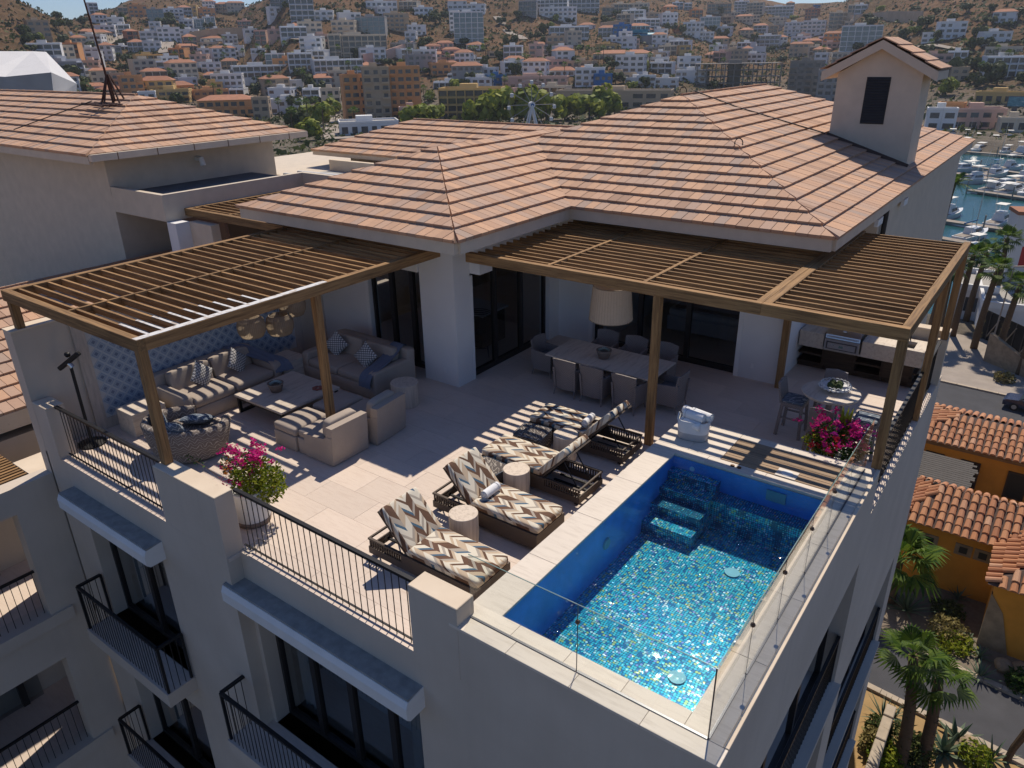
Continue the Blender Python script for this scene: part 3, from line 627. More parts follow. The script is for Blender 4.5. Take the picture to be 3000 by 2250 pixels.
# ============================================================ fabrics
plain('linen', (.40, .335, .28), .95, .07, 2.5, bump=.25, fine=.18)
plain('throw_wool', (.17, .20, .27), .98, .15, 60, bump=.6, fine=.5)
plain('towel', (.78, .78, .79), .98, .04, 20, bump=.5)
plain('canvas_white', (.66, .66, .66), .9, .06, 8, bump=.2)
plain('canvas_grey', (.40, .40, .41), .9, .06, 8, bump=.2)
def wicker(name, c, scale=70):
    n = N(name); wv = n.n('TexWave', wave_type='BANDS', bands_direction='Z'); wv.inputs['Scale'].default_value = scale*.28; wv.inputs['Distortion'].default_value = .6; n.l(n.co(), wv.inputs['Vector'])
    ck = n.n('TexChecker'); ck.inputs['Scale'].default_value = scale; n.l(n.co(), ck.inputs['Vector'])
    h = n.math('ADD', n.math('MULTIPLY', wv.outputs['Fac'], .5), n.math('MULTIPLY', ck.outputs['Fac'], .5))
    k = n.mix(h, mul(c, .45), mul(c, 1.25)); k = n.mix(n.math('MULTIPLY', n.noise(7, 4), .35), k, mul(c, .6)); n.base(k); n.set(Roughness=.6); n.bump(h, .6, .006)
wicker('wicker_dark', (.105, .072, .052), 60); wicker('wicker_grey', (.27, .235, .225), 46)
def frac(n, x): return n.math('FRACT', x)
def uv2(n, swap=False):
    s_ = n.n('SeparateXYZ'); n.l(n.co(), s_.inputs[0]); return (s_.outputs[0], s_.outputs[1], s_.outputs[2])
# interlocking chevron print of the loungers
n = N('chevron_print'); x, y, z = uv2(n); P_ = .25
yz = n.math('ADD', y, n.math('MULTIPLY', z, .6))
tri = n.math('ABSOLUTE', n.math('SUBTRACT', frac(n, n.math('DIVIDE', yz, P_)), .5)); ci = n.math('FLOOR', n.math('DIVIDE', yz, P_/2))
s_ = n.math('ADD', n.math('DIVIDE', n.math('ADD', x, z), .062), n.math('MULTIPLY', tri, 5.2)); si = n.math('FLOOR', s_)
cb = n.n('CombineXYZ'); n.l(si, cb.inputs[0]); n.l(ci, cb.inputs[1])
big = n.math('FLOOR', n.math('DIVIDE', n.math('ADD', s_, n.math('MULTIPLY', ci, 3.0)), 4.0)); n.l(big, cb.inputs[2])
wn = n.n('TexWhiteNoise', noise_dimensions='2D'); cb2 = n.n('CombineXYZ'); n.l(n.math('MODULO', n.math('ADD', n.math('ADD', si, 600.0), n.math('MULTIPLY', ci, 5.0)), 13.0), cb2.inputs[0]); n.l(n.math('MODULO', n.math('ADD', ci, 40.0), 4.0), cb2.inputs[1]); n.l(cb2.outputs[0], wn.inputs['Vector'])
k = n.ramp(wn.outputs['Value'], [(0, (.13, .075, .05)), (.22, (.66, .60, .49)), (.48, (.38, .33, .275)), (.62, (.14, .08, .055)), (.78, (.50, .39, .28)), (.90, (.66, .60, .49)), (.955, (.07, .13, .19))], 'CONSTANT')
n.base(k); n.set(Roughness=.9); n.p.inputs['Specular IOR Level'].default_value = .15; n.bump(n.noise(120, 3), .2, .003)
# meandering line print of the swivel chair and poufs
def meander(name, c0, c1, sc_=1.0):
    n = N(name); x, y, z = uv2(n); u = n.math('ADD', x, n.math('MULTIPLY', y, .8))
    zg = n.math('MULTIPLY', n.math('ABSOLUTE', n.math('SUBTRACT', frac(n, n.math('MULTIPLY', u, 4.5*sc_)), .5)), .17/sc_)
    zg2 = n.math('MULTIPLY', n.math('SUBTRACT', n.noise(5*sc_, 1), .5), .22/sc_)
    s_ = frac(n, n.math('DIVIDE', n.math('ADD', n.math('ADD', n.math('ADD', z, n.math('MULTIPLY', y, .3)), zg), zg2), .085/sc_)); ln = n.math('LESS_THAN', n.math('ABSOLUTE', n.math('SUBTRACT', s_, .5)), .09)
    k = n.mix(ln, n.mix(n.noise(50, 3), c0, mul(c0, .7)), c1); n.base(k); n.set(Roughness=.95); n.bump(n.noise(110, 3), .25, .004)
meander('meander_taupe', (.20, .165, .145), (.40, .36, .32), 1.25); meander('meander_slate', (.115, .15, .20), (.36, .39, .42), 1.3); meander('meander_pouf', (.12, .10, .09), (.40, .36, .31), 1.5)
n = N('lattice_print'); x, y, z = uv2(n); g_ = .072
dx = n.math('ADD', n.math('LESS_THAN', frac(n, n.math('DIVIDE', n.math('ADD', x, z), g_)), .26), n.math('LESS_THAN', frac(n, n.math('DIVIDE', n.math('SUBTRACT', x, z), g_)), .26))
n.base(n.mix(n.math('MINIMUM', dx, 1.0), (.58, .56, .54), (.05, .055, .07))); n.set(Roughness=.95); n.bump(n.noise(90, 3), .2, .003)
# ============================================================ seating
def pillow_mesh(w_, h, t, mat, k=14):
    b = B(); vs = []; idx = {}
    for sd in (1, -1):
        for j in range(k+1):
            for i in range(k+1):
                u, v = 2*i/k-1, 2*j/k-1; pin = 1-.07*(1-u*u)*abs(v)**2; pin2 = 1-.07*(1-v*v)*abs(u)**2
                e = (1-abs(u)**2.6)*(1-abs(v)**2.6); vs.append((u*w_/2*pin2, sd*t/2*(e**.55), v*h/2*pin+.0))
    m = (k+1)**2; fs = []
    for j in range(k):
        for i in range(k):
            a = j*(k+1)+i; fs.append((a+1, a, a+k+1, a+k+2)); a += m; fs.append((a, a+1, a+k+2, a+k+1))
    b.add(vs, fs); return b.mesh('pillow', mat, True)
def pillow(label, loc, rot, size=(.48, .48, .18), mat='lattice_print', group='scatter cushions on the sofas'):
    o = link('throw_pillow', pillow_mesh(*size, mat), None, loc, label=label, cat='pillow', group=group); o.rotation_euler = tuple(R(a) for a in rot); return o
def sofa(label, loc, rotz, w_=2.45, d=1.4):
    t = thing('sofa', label, 'sofa', loc, R(rotz), group='linen sofas'); h2 = w_/2; aw = .22
    B().soft(0, .03, .16, w_, d-.06, .33, e=.08, e2=.12).ob('base', 'linen', t, smooth=True)
    for s_ in (-1, 1):
        B().soft(s_*(h2-aw/2), .02, .33, aw, d-.1, .62, e=.16, e2=.22).ob('arm', 'linen', t, smooth=True)
        cw = (w_-2*aw)/2
        B().soft(s_*cw/2, -.12, .405, cw-.005, d-.36, .2, e=.13, e2=.34, sag=.025).ob('seat_cushion', 'linen', t, smooth=True)
        B().soft(s_*cw/2, d/2-.42, .66, cw-.03, .24, .5, e=.22, e2=.3, M=Matrix.Rotation(R(-14), 3, 'X')).ob('back_cushion', 'linen', t, smooth=True)
    B().soft(0, d/2-.16, .46, w_-.02, .26, .80, e=.12, e2=.14, M=Matrix.Rotation(R(-6), 3, 'X')).ob('backrest', 'linen', t, smooth=True)
    return t
sofa('linen sofa against the blue tile panel, striped by slat shadows', (-14.23, 8.25, 0), 90)
sofa('linen sofa in full shade against the house wall with grey knit throw', (-12.5, 10.75, 0), 0)
pillow('lattice pillow with worn pattern at the left of the tile-wall sofa', (-14.18, 7.85, .75), (-22, 40, 88)); pillow('lattice pillow at the right of the tile-wall sofa', (-14.2, 8.75, .75), (-22, 42, 92))
pillow('lattice pillow at the left of the shaded sofa', (-13.15, 10.72, .75), (-24, 38, 2)); pillow('lattice pillow beside the knit throw on the shaded sofa', (-12.05, 10.62, .74), (-24, 35, -6))
def throw(label, pts, w_, mat='throw_wool', axis=(0, 1, 0)):
    ax = Vector(axis); m = 14; b = B(); P = [Vector(p) for p in pts]; Q = []
    for i in range(len(P)-1):
        for j in range(5): Q.append(P[i].lerp(P[i+1], j/5))
    Q.append(P[-1]); sm = [sum((Q[max(0, min(len(Q)-1, i+k))] for k in (-2, -1, 0, 1, 2)), Vector())/5 for i in range(len(Q))]
    for sgn in (0, 1):
        b.add([p+ax*(w_*(k/m-.5))+Vector((0, 0, .012*sgn+.008*math.sin(k*1.3+i*.5))) for i, p in enumerate(sm) for k in range(m+1)], [(i*(m+1)+k, i*(m+1)+k+1, (i+1)*(m+1)+k+1, (i+1)*(m+1)+k) for i in range(len(sm)-1) for k in range(m)])
    return b.ob('throw_blanket', mat, None, smooth=True, label=label, cat='blanket')
throw('slate blanket draped over the far arm of the tile-wall sofa', [(-14.85, 9.02, .9), (-14.6, 9.2, .80), (-14.2, 9.38, .68), (-13.85, 9.45, .64), (-13.62, 9.46, .60), (-13.52, 9.5, .38)], .42, axis=(.25, .97, 0))
throw('grey knit throw hanging over the right end of the shaded sofa', [(-11.68, 11.52, .6), (-11.68, 11.4, .9), (-11.66, 11.22, .9), (-11.62, 11.0, .74), (-11.55, 10.6, .66), (-11.5, 10.2, .63), (-11.48, 10.02, .5), (-11.48, 9.99, .3)], .36, axis=(1, 0, 0))
def lounge_chair(label, loc, rotz):
    t = thing('lounge_chair', label, 'armchair', loc, R(rotz), group='low linen lounge chairs')
    B().soft(0, 0, .17, .88, 1.0, .34, e=.07, e2=.1).ob('base', 'linen', t, smooth=True)
    B().soft(0, -.1, .40, .80, .84, .17, e=.13, e2=.34, sag=.02).ob('seat_cushion', 'linen', t, smooth=True)
    b = B()
    b.extr([(-.435, .26, .02), (-.435, .5, .02), (-.435, .56, .80), (-.435, .40, .80)], (.87, 0, 0)); b.ob('backrest', 'linen', t)
    for s_ in (-1, 1): B().extr([(s_*.445, -.28, .02), (s_*.445, .497, .02), (s_*.445, .54, .60), (s_*.445, .42, .60), (s_*.445, .30, .54), (s_*.44, .0, .50), (s_*.44, -.28, .48)], (-s_*.07, 0, 0)).ob('side_wing', 'linen', t)
    B().soft(0, .28, .66, .72, .2, .44, e=.25, e2=.4, M=Matrix.Rotation(R(-9), 3, 'X')).ob('back_cushion', 'linen', t, smooth=True)
    return t
lounge_chair('low linen lounge chair nearest the railing, back to the pool', (-10.34, 8.07, 0), -90)
lounge_chair('low linen lounge chair beside the stone drum, half in shade', (-10.30, 9.07, 0), -84)
for lab, x, y, rz in (('linen ottoman with sun stripes in front of the nearer lounge chair', -11.2, 8.05, 0), ('shaded linen ottoman in front of the farther lounge chair', -11.22, 9.02, 4)):
    t = thing('ottoman', lab, 'ottoman', (x, y, 0), R(rz), group='linen ottomans'); B().soft(0, 0, .16, .66, .88, .33, e=.08, e2=.1).ob('base', 'linen', t, smooth=True); B().soft(0, 0, .40, .66, .86, .18, e=.13, e2=.36, sag=.03).ob('cushion', 'linen', t, smooth=True)
# swivel chair
t = thing('swivel_chair', 'round swivel chair in meander-line fabric by the front railing', 'armchair', (-12.68, 6.52, 0), R(8))
b = B(); m = 40; vs = []
for i in range(m+1):
    a = R(-235+290*i/m); k = (1+math.cos((i/m-.5)*2*math.pi))/2; ht = .60+.16*k**.8
    for (rr, z) in ((.70, .06), (.78, .3), (.84, ht-.06), (.80, ht), (.70, ht), (.66, ht-.05), (.62, .3)): vs.append((rr*math.cos(a), rr*.92*math.sin(a), z))
b.add(vs, [(i*7+j, (i+1)*7+j, (i+1)*7+j+1, i*7+j+1) for i in range(m) for j in range(6)]+[(6, 5, 4, 3, 2, 1, 0), tuple(m*7+j for j in range(7))]); b.ob('shell', 'meander_taupe', t, smooth=True)
B().soft(0, .06, .36, 1.22, 1.12, .2, e=.6, e2=.4).ob('seat_cushion', 'meander_taupe', t, smooth=True); B().cyl(0, 0, 0, .06, .45, 32).ob('swivel_base', 'black_metal', t)
for lab, loc, rot in (('slate meander cushion at the left of the swivel chair', (-13.02, 6.18, .72), (24, 6, -22)), ('slate meander cushion at the right of the swivel chair', (-12.35, 6.1, .68), (30, -4, 14)), ('slate meander bolster on the far arm of the swivel chair', (-12.7, 6.75, .56), (70, 0, 40))): pillow(lab, loc, rot, (.58, .46, .2), 'meander_slate', 'slate cushions on the swivel chair')
# tables
def stone_table(name, label, loc, sx, sy, h, rotz=0):
    t = thing(name, label, 'table', loc, R(rotz)); B().bbox(-sx/2, -sy/2, h-.06, sx/2, sy/2, h, .005).ob('top', 'table_stone', t); B().bbox(-sx/2+.004, -sy/2+.004, .0, sx/2-.004, sy/2-.004, h-.062, .005).ob('body', 'table_stone', t); return t
stone_table('end_table', 'square stone end table between the two sofas', (-14.05, 9.9, 0), .72, .7, .5); stone_table('end_table', 'square stone end table between the swivel chair and the sofa', (-14.35, 6.5, 0), .62, .72, .5)
t = thing('coffee_table', 'large stone-topped coffee table on black metal frame', 'table', (-12.58, 8.8, 0))
for i in range(2): B().bbox(-.79, -.78+.78*i+.002, .37, .79, -.78+.78*(i+1)-.002, .42, .004).ob('top_slab', 'table_stone', t)
for sx in (-1, 1):
    for sy in (-1, 1): B().box(sx*.72-.03, sy*.72-.03, .06, sx*.72+.03, sy*.72+.03, .37).ob('leg', 'black_metal', t)
    B().box(sx*.72-.03, -.75, .0, sx*.72+.03, .75, .06).ob('foot_rail', 'black_metal', t); B().box(-.69, sx*.72-.03, .31, .69, sx*.72+.03, .369).ob('apron_rail', 'black_metal', t)
plain('bowl_clay', (.22, .165, .135), .8, .15, 9); plain('succulent', (.32, .44, .42), .6, .25, 30); plain('moss', (.06, .085, .03), .95, .4, 40, bump=.8); plain('coral_red', (.28, .10, .07), .8, .2, 20)
def succulent_bowl(label, loc):
    t = thing('succulent_bowl', label, 'planter', loc, group='succulent bowls'); B().lathe([(0, 0), (.11, 0), (.17, .18), (.175, .2), (.155, .2), (.15, .16), (0, .15)], n=20).ob('bowl', 'bowl_clay', t, smooth=True)
    for q in range(3):
        b = B(); n_ = (16, 12, 7)[q]; r_ = (.11, .07, .035)[q]
        for i in range(n_):
            a = 2*math.pi*(i+.5*q)/n_; c = Vector((r_*math.cos(a), r_*math.sin(a), .185+.02*q)); d = Vector((math.cos(a), math.sin(a), .5)).normalized(); u = Vector((-math.sin(a), math.cos(a), 0))
            b.add([c-d*.03-u*.012, c-d*.03+u*.012, c+u*.02+d*.01, c+d*.04, c-u*.02+d*.01], [(0, 1, 2, 3, 4)])
        b.ob('rosette', 'succulent', t)
    return t
succulent_bowl('clay bowl of pale succulents on the stone coffee table', (-12.75, 8.65, .42)); succulent_bowl('clay bowl of pale succulents on the dining table', (-7.5, 13.5, .75))
t = thing('coral_dish', 'flat reddish petal-shaped dish on the coffee table', 'dish', (-12.12, 9.25, .42))
for i in range(7):
    a = 2*math.pi*i/7; B().soft(.08*math.cos(a), .08*math.sin(a), .012, .1, .09, .02, e=.8).ob('petal', 'coral_red', t, smooth=True)
DR = B().cyl(0, 0, 0, .5, .23, 40).mesh('drum', 'drum_stone'); DR2 = B().cyl(0, 0, 0, .52, .3, 44).mesh('drum', 'drum_stone')
for lab, me, x, y in (('shaded stone drum table beside the sofa and lounge chair', DR2, -10.65, 10.4), ('sunlit stone drum table beside the nearest lounger', DR, -6.42, 7.3), ('sunlit stone drum table in the middle between loungers', DR, -6.53, 8.85), ('stone drum table striped with shadow between the far loungers', DR, -6.52, 10.4)):
    o = link('drum_table', me, None, (x, y, 0), rotz=rnd.random()*6, label=lab, cat='table', group='stone drum tables')
    bv = o.modifiers.new('b', 'BEVEL'); bv.width = .008; bv.segments = 2; bv.limit_method = 'ANGLE'
for lab, x, y, rz in (('meander-print pouf in striped shade between the far loungers', -7.22, 10.32, 8), ('sunlit meander-print pouf beside the middle drum table', -7.1, 8.78, -6)):
    t = thing('pouf', lab, 'pouf', (x, y, 0), R(rz), group='printed poufs'); B().soft(0, 0, .2, .62, .56, .4, e=.22, e2=.3).ob('body', 'meander_pouf', t, smooth=True); B().tube([(.3*math.copysign(abs(math.cos(a))**.22, math.cos(a)), .27*math.copysign(abs(math.sin(a))**.22, math.sin(a)), .375) for a in [2*math.pi*i/40 for i in range(41)]], .008, 5).ob('piping', 'meander_slate', t)
# loungers
def lounger(label, loc, rotz):
    t = thing('sun_lounger', label, 'sun lounger', loc, R(rotz), group='patterned sun loungers by the pool'); W2 = .37
    for s_ in (-1, 1):
        b = B().box(-.35, s_*W2-.02, .07, 1.05, s_*W2+.02, .33); b.ob('side_panel', 'wicker_dark', t)
        for z0, z1 in ((.07, .19), (.31, .34)): B().box(-1.05, s_*W2-.02, z0, -.352, s_*W2+.02, z1).ob('head_rail', 'wicker_dark', t)
        b = B()
        for i in range(14): b.box(-1.03+i*.05, s_*W2-.012, .19, -1.008+i*.05, s_*W2+.012, .31)
        b.ob('open_weave', 'wicker_dark', t, kind='stuff')
    B().box(1.01, -W2+.02, .07, 1.05, W2-.02, .33).ob('foot_panel', 'wicker_dark', t); B().box(-1.05, -W2+.02, .07, -1.02, W2-.02, .2).ob('head_panel', 'wicker_dark', t); B().box(-1.05, -W2+.02, .31, -1.02, W2-.02, .34).ob('head_rail', 'wicker_dark', t)
    B().box(-.3, -W2+.02, .28, 1.01, W2-.02, .31).ob('deck', 'black_metal', t)
    for y in (-.2, 0, .2): B().box(-1.02, y-.02, .1, -.3, y+.02, .13).ob('cross_slat', 'black_metal', t)
    for sx in (-.95, .95):
        for sy in (-.3, .3): B().box(sx-.03, sy-.03, 0, sx+.03, sy+.03, .07).ob('foot', 'black_metal', t)
    B().soft(.375, 0, .395, 1.36, .74, .15, e=.09, e2=.3).ob('seat_cushion', 'chevron_print', t, smooth=True)
    bk = B().soft(-.385, 0, .075, .76, .74, .14, e=.09, e2=.3).ob('back_cushion', 'chevron_print', t, smooth=True); bk.location = (-.28, 0, .34); bk.rotation_euler = (0, R(47), 0)
    fr = B().box(-.76, -.36, -.03, 0, .36, -.002).ob('back_panel', 'wicker_dark', t); fr.location = (-.27, 0, .34); fr.rotation_euler = (0, R(47), 0)
    for s_ in (-.2, .2): B().tube([(-.62, s_, .66), (-.95, s_, .16)], .012, 6).ob('prop_arm', 'black_metal', t)
    return t
lounger('patterned wicker lounger nearest the camera behind the pool glass', (-6.29, 6.53, 0), 0); lounger('patterned wicker lounger with rolled towel beside sunlit drum tables', (-6.33, 8.03, 0), 0)
lounger('patterned wicker lounger raised at the pool end, no towel', (-6.46, 9.47, 0), 180); lounger('patterned wicker lounger farthest away, striped by shadow, with towel', (-6.52, 11.07, 0), 180)
def towel(name, label, loc, rot, L=.36, r=.075, group='rolled white towels'):
    t = thing(name, label, 'towel', loc, group=group); t.rotation_euler = tuple(R(a) for a in rot); b = B(); n_ = 26; sp = []
    for i in range(n_*3+1):
        a = 2*math.pi*i/n_; rr = r*(1-.25*(1-i/(n_*3))*1.0)*(.35+.65*min(1, i/(n_*2))); sp.append((rr*math.cos(a), rr*math.sin(a)))
    b.add([(x, yy, z) for yy in (-L/2, L/2) for x, z in sp], [(i, i+1, len(sp)+i+1, len(sp)+i) for i in range(len(sp)-1)]); b.ob('roll', 'towel', t, smooth=True)
    B().cyl(0, 0, -L/2+.006, L/2-.006, r*.8, 16).ob('core', 'towel', t, smooth=True).rotation_euler = (R(90), 0, 0)
    B().tube([(r*1.01*math.cos(a), L/2-.05, r*1.01*math.sin(a)) for a in [2*math.pi*i/20 for i in range(21)]], .004, 4).ob('band', 'canvas_grey', t); return t
towel('rolled_towel', 'rolled white towel on the second lounger from the camera', (-6.42, 8.0, .545), (0, 0, 0)); towel('rolled_towel', 'rolled white towel on the farthest lounger', (-6.42, 11.05, .545), (0, 0, 6))
# towel basket
t = thing('towel_basket', 'white two-tone canvas basket standing on the raised pool deck', 'basket', (-4.33, 11.08, D), R(12))
ell = lambda a, z: 1/((abs(math.cos(a))**3.2+abs(1.28*math.sin(a))**3.2)**(1/3.2))
B().lathe([(0, .01), (.24, .0), (.255, .02), (.26, .14)], n=40, wob=ell).ob('lower_band', 'canvas_grey', t, smooth=True); B().lathe([(.26, .14), (.275, .36), (.265, .37), (.25, .15)], n=40, wob=ell).ob('upper_band', 'canvas_white', t, smooth=True)
for s_ in (-1, 1): B().tube([(s_*.27, -.1+.2*i/10, .33+.09*math.sin(math.pi*i/10)) for i in range(11)], .011, 6).ob('handle', 'canvas_white', t)
for i, (dx, dy, dz, rz, lab) in enumerate(((-.07, .08, .36, 70, 'rolled towel at the back left of the towel basket'), (.1, .07, .37, 78, 'rolled towel at the back right of the towel basket'), (.02, -.06, .39, 82, 'rolled towel on top at the front of the towel basket'), (0, -.12, .25, 80, 'rolled towel lowest in the towel basket'))): towel('rolled_towel', lab, (-4.33+dx, 11.08+dy, D+dz+.05), (0, 0, rz), .38, .082)
# dining set
t = thing('dining_table', 'long stone dining table with eight grey chairs around it', 'table', (-7.395, 13.565, 0))
for i in range(6):
    a, c = -1.325+2.65*i/6, -1.325+2.65*(i+1)/6; B().bbox(a+.001, -.595, .715, c-.001, .595, .75, .004).ob('top_plank', 'table_stone', t)
b = B(); b.add([(-1.32, -.59, .714), (1.32, -.59, .714), (1.32, .59, .714), (-1.32, .59, .714), (-1.15, -.42, .65), (1.15, -.42, .65), (1.15, .42, .65), (-1.15, .42, .65)], [(0, 1, 5, 4), (1, 2, 6, 5), (2, 3, 7, 6), (3, 0, 4, 7), (7, 6, 5, 4)]); b.ob('underside', 'table_stone', t)
for s_ in (-1, 1): B().bbox(s_*.75-.25, -.28, 0, s_*.75+.25, .28, .652, .01).ob('pedestal', 'table_stone', t)
plain('seat_slate', (.10, .11, .13), .95, .1, 30)
def dining_chair(label, loc, rotz):
    t = thing('dining_chair', label, 'chair', loc, R(rotz), group='grey wicker dining chairs'); w_ = .29
    vs = []; m = 8                                              # curved backrest panel
    for i in range(m+1):
        u = -1+2*i/m; cz = .02*(1-u*u)
        for (z, y, s_) in ((.16, .26, .86), (.5, .27, .92), (.86, .33, 1.0)): vs.append((u*w_*s_, y+.05*(1-u*u)-.03, z+(cz*1.6 if z > .8 else 0)))
        for (z, y, s_) in ((.86, .30, 1.0), (.5, .235, .92), (.16, .22, .86)): vs.append((u*w_*s_, y+.05*(1-u*u)-.03, z+(cz*1.6 if z > .8 else 0)))
    B().add(vs, [(i*6+j, (i+1)*6+j, (i+1)*6+(j+1) % 6, i*6+(j+1) % 6) for i in range(m) for j in range(6)]+[(5, 4, 3, 2, 1, 0), tuple(m*6+j for j in range(6))]).ob('backrest', 'wicker_grey', t)
    for s_ in (-1, 1):
        B().extr([(s_*w_*.93, .25, .16), (s_*w_*1.0, .30, .66), (s_*w_*1.0, .12, .63), (s_*w_*1.0, -.27, .60), (s_*w_*.93, -.24, .16)], (-s_*.045, 0, 0)).ob('side_arm', 'wicker_grey', t)
        for sy in (-.24, .26): B().tube([(s_*.24, sy*.93, .17), (s_*.265, sy*1.08, 0)], .018, 6, .012).ob('leg', 'wicker_grey', t)
    B().box(-w_*.9, -.25, .2, w_*.9, .235, .42).ob('seat_frame', 'wicker_grey', t); B().soft(0, -.01, .45, .5, .48, .08, e=.2, e2=.4).ob('seat_pad', 'seat_slate', t, smooth=True)
    return t
for i, x in enumerate((-8.0, -7.32, -6.54)): dining_chair(['left', 'middle', 'right'][i]+' dining chair on the pool side of the dining table, back to us', (x, 12.93, 0), 180)
for i, x in enumerate((-8.12, -7.36, -6.6)): dining_chair(['left', 'middle', 'right'][i]+' dining chair on the house side of the dining table', (x, 14.52, 0), 0)
dining_chair('dining chair at the far left end of the dining table', (-9.02, 13.55, 0), -90+180); dining_chair('dining chair at the right end of the dining table by the post', (-5.85, 13.45, 0), -90)
# pendants
def lampshade(name, label, loc, prof, mat, ztop, group):
    t = thing(name, label, 'lamp', loc, group=group); n_ = 46
    B().lathe(prof, n=n_).ob('shade', mat, t)
    b = B()
    for i in range(n_):
        a = 2*math.pi*i/n_; b.tube([((r+.004)*math.cos(a), (r+.004)*math.sin(a), z) for r, z in prof], .004, 4)
    b.ob('ribs', 'rattan_rib' if mat == 'rattan' else 'rattan_rib_pale', t, kind='stuff'); B().tube([(0, 0, prof[-1][1]), (0, 0, ztop)], .006, 5).ob('cord', 'black_metal', t)
    for r, z in (prof[0], prof[-1]): B().tube([(r*math.cos(2*math.pi*i/30), r*math.sin(2*math.pi*i/30), z) for i in range(31)], .009, 5).ob('rim', 'rattan_rib', t)
    return t
n = N('rattan'); n.base(n.ramp(n.noise(14, 4), [(.3, (.30, .235, .165)), (.7, (.42, .34, .25))])); n.set(Roughness=.8); n.p.inputs['Subsurface Weight'].default_value = 0
tl = n.n('BsdfTranslucent'); tl.inputs[0].default_value = (.45, .36, .26, 1); mx = n.n('MixShader'); mx.inputs[0].default_value = .45; n.l(n.p.outputs[0], mx.inputs[1]); n.l(tl.outputs[0], mx.inputs[2]); n.l(mx.outputs[0], n.o.inputs[0])
plain('rattan_rib', (.26, .20, .14), .7, .2, 20); plain('rattan_rib_pale', (.50, .41, .30), .7, .1, 20); plain('rattan_pale', (.58, .48, .36), .8, .06, 14)
BR = [(.22, 0), (.27, .1), (.285, .22), (.26, .34), (.20, .41)]
for lab, loc in (('woven barrel pendant at the left of the cluster over the coffee table', (-12.93, 8.42, 1.72)), ('woven barrel pendant at the front of the cluster over the coffee table', (-12.85, 9.05, 1.60)), ('woven barrel pendant at the back of the cluster over the coffee table', (-12.95, 9.5, 1.88))): lampshade('pendant_lamp', lab, loc, BR, 'rattan', 3.05-loc[2], 'woven barrel pendants')
lampshade('dining_pendant', 'large cream woven drum lampshade hanging over the dining table', (-7.42, 13.6, 1.66), [(.47, 0), (.46, .1), (.43, .45), (.40, .74)], 'rattan_pale', 1.4, None)
# pole heaters
def pole_heater(label, loc, h, head):
    t = thing('pole_heater', label, 'heater', loc, group='black pole heaters'); B().lathe([(.26, 0), (.26, .03), (.06, .07), (.03, .12)], n=28, cap=True).ob('base', 'black_metal', t); B().cyl(0, 0, .1, h, .03, 12).ob('pole', 'black_metal', t)
    if head:
        o = B().bbox(-.30, -.05, -.045, .30, .05, .045, .02).ob('heater_head', 'black_metal', t); o.location = (0, 0, h+.08); o.rotation_euler = (0, R(-35), R(30))
        o = B().cyl(0, 0, -.06, .08, .05, 14).ob('bracket', 'steel', t); o.location = (0, 0, h); o.rotation_euler = (0, R(-35), R(30)); B().soft(-.14, .05, h+.16, .12, .1, .1, e=.8).ob('sensor', 'black_metal', t, smooth=True)
    return t
pole_heater('black pole heater with tilted bar head behind the front railing', (-14.55, 5.5, 0), 1.7, True); pole_heater('black pole standing on a round base in the corner behind sofas', (-14.6, 11.35, 0), 2.4, False)
# bar set
t = thing('bar_table', 'round stone-topped bar table beside the side railing', 'table', (-2.76, 13.78, 0)); B().lathe([(0, 1.05), (.52, 1.05), (.525, 1.03), (.5, .99), (0, .985)], n=48).ob('top', 'table_stone', t); B().lathe([(.28, 0), (.28, .03), (.06, .08), (.055, .95), (.2, .985)], n=24, cap=True).ob('pedestal', 'wicker_grey', t)
def bar_stool(label, loc, rotz):
    t = thing('bar_stool', label, 'stool', loc, R(rotz), group='wicker bar stools')
    for sx in (-1, 1):
        for sy in (-1, 1): B().beam((sx*.19, sy*.18, .7), (sx*.235, sy*.225, 0), .055, .055).ob('leg', 'wicker_grey', t)
        B().beam((sx*.2, -.2, .38), (sx*.2, .2, .38), .02, .035).ob('stretcher', 'wicker_grey', t)
    B().beam((-.21, -.2, .26), (.21, -.2, .26), .02, .035).ob('stretcher', 'wicker_grey', t); B().bbox(-.22, -.21, .62, .22, .21, .71, .01).ob('seat_frame', 'wicker_grey', t); B().soft(0, 0, .735, .44, .42, .07, e=.2, e2=.5).ob('seat_pad', 'meander_slate', t, smooth=True)
    B().extr([(-.22, .19, .68), (-.21, .27, 1.08), (0, .28, 1.11), (.21, .27, 1.08), (.22, .19, .68)], (0, .04, 0)).ob('backrest', 'wicker_grey', t); return t
bar_stool('wicker bar stool at the left of the bar table', (-3.38, 13.77, 0), 90); bar_stool('wicker bar stool on the pool side of the bar table', (-2.67, 13.12, 0), 180); bar_stool('wicker bar stool on the kitchen side of the bar table', (-2.92, 14.5, 0), 0); bar_stool('wicker bar stool between bar table and side railing, striped by sun', (-2.05, 13.7, 0), -90)
t = thing('fruit_bowl', 'white scalloped openwork bowl on the bar table', 'bowl', (-2.72, 13.85, 1.05)); plain('porcelain', (.75, .76, .76), .25, .04, 5)
B().lathe([(0, .02), (.1, .0), (.12, .015), (.22, .07), (.27, .10), (.26, .11), (.2, .085), (0, .04)], n=40).ob('dish', 'porcelain', t, smooth=True)
for i in range(22):
    a = 2*math.pi*i/22; c = (.275*math.cos(a), .275*math.sin(a), .125); o = B().tube([(.036*math.cos(q), 0, .036*math.sin(q)) for q in [2*math.pi*j/10 for j in range(11)]], .007, 5).ob('ring', 'porcelain', t, smooth=True); o.location = c; o.rotation_euler = (R(-30), 0, a+R(90))
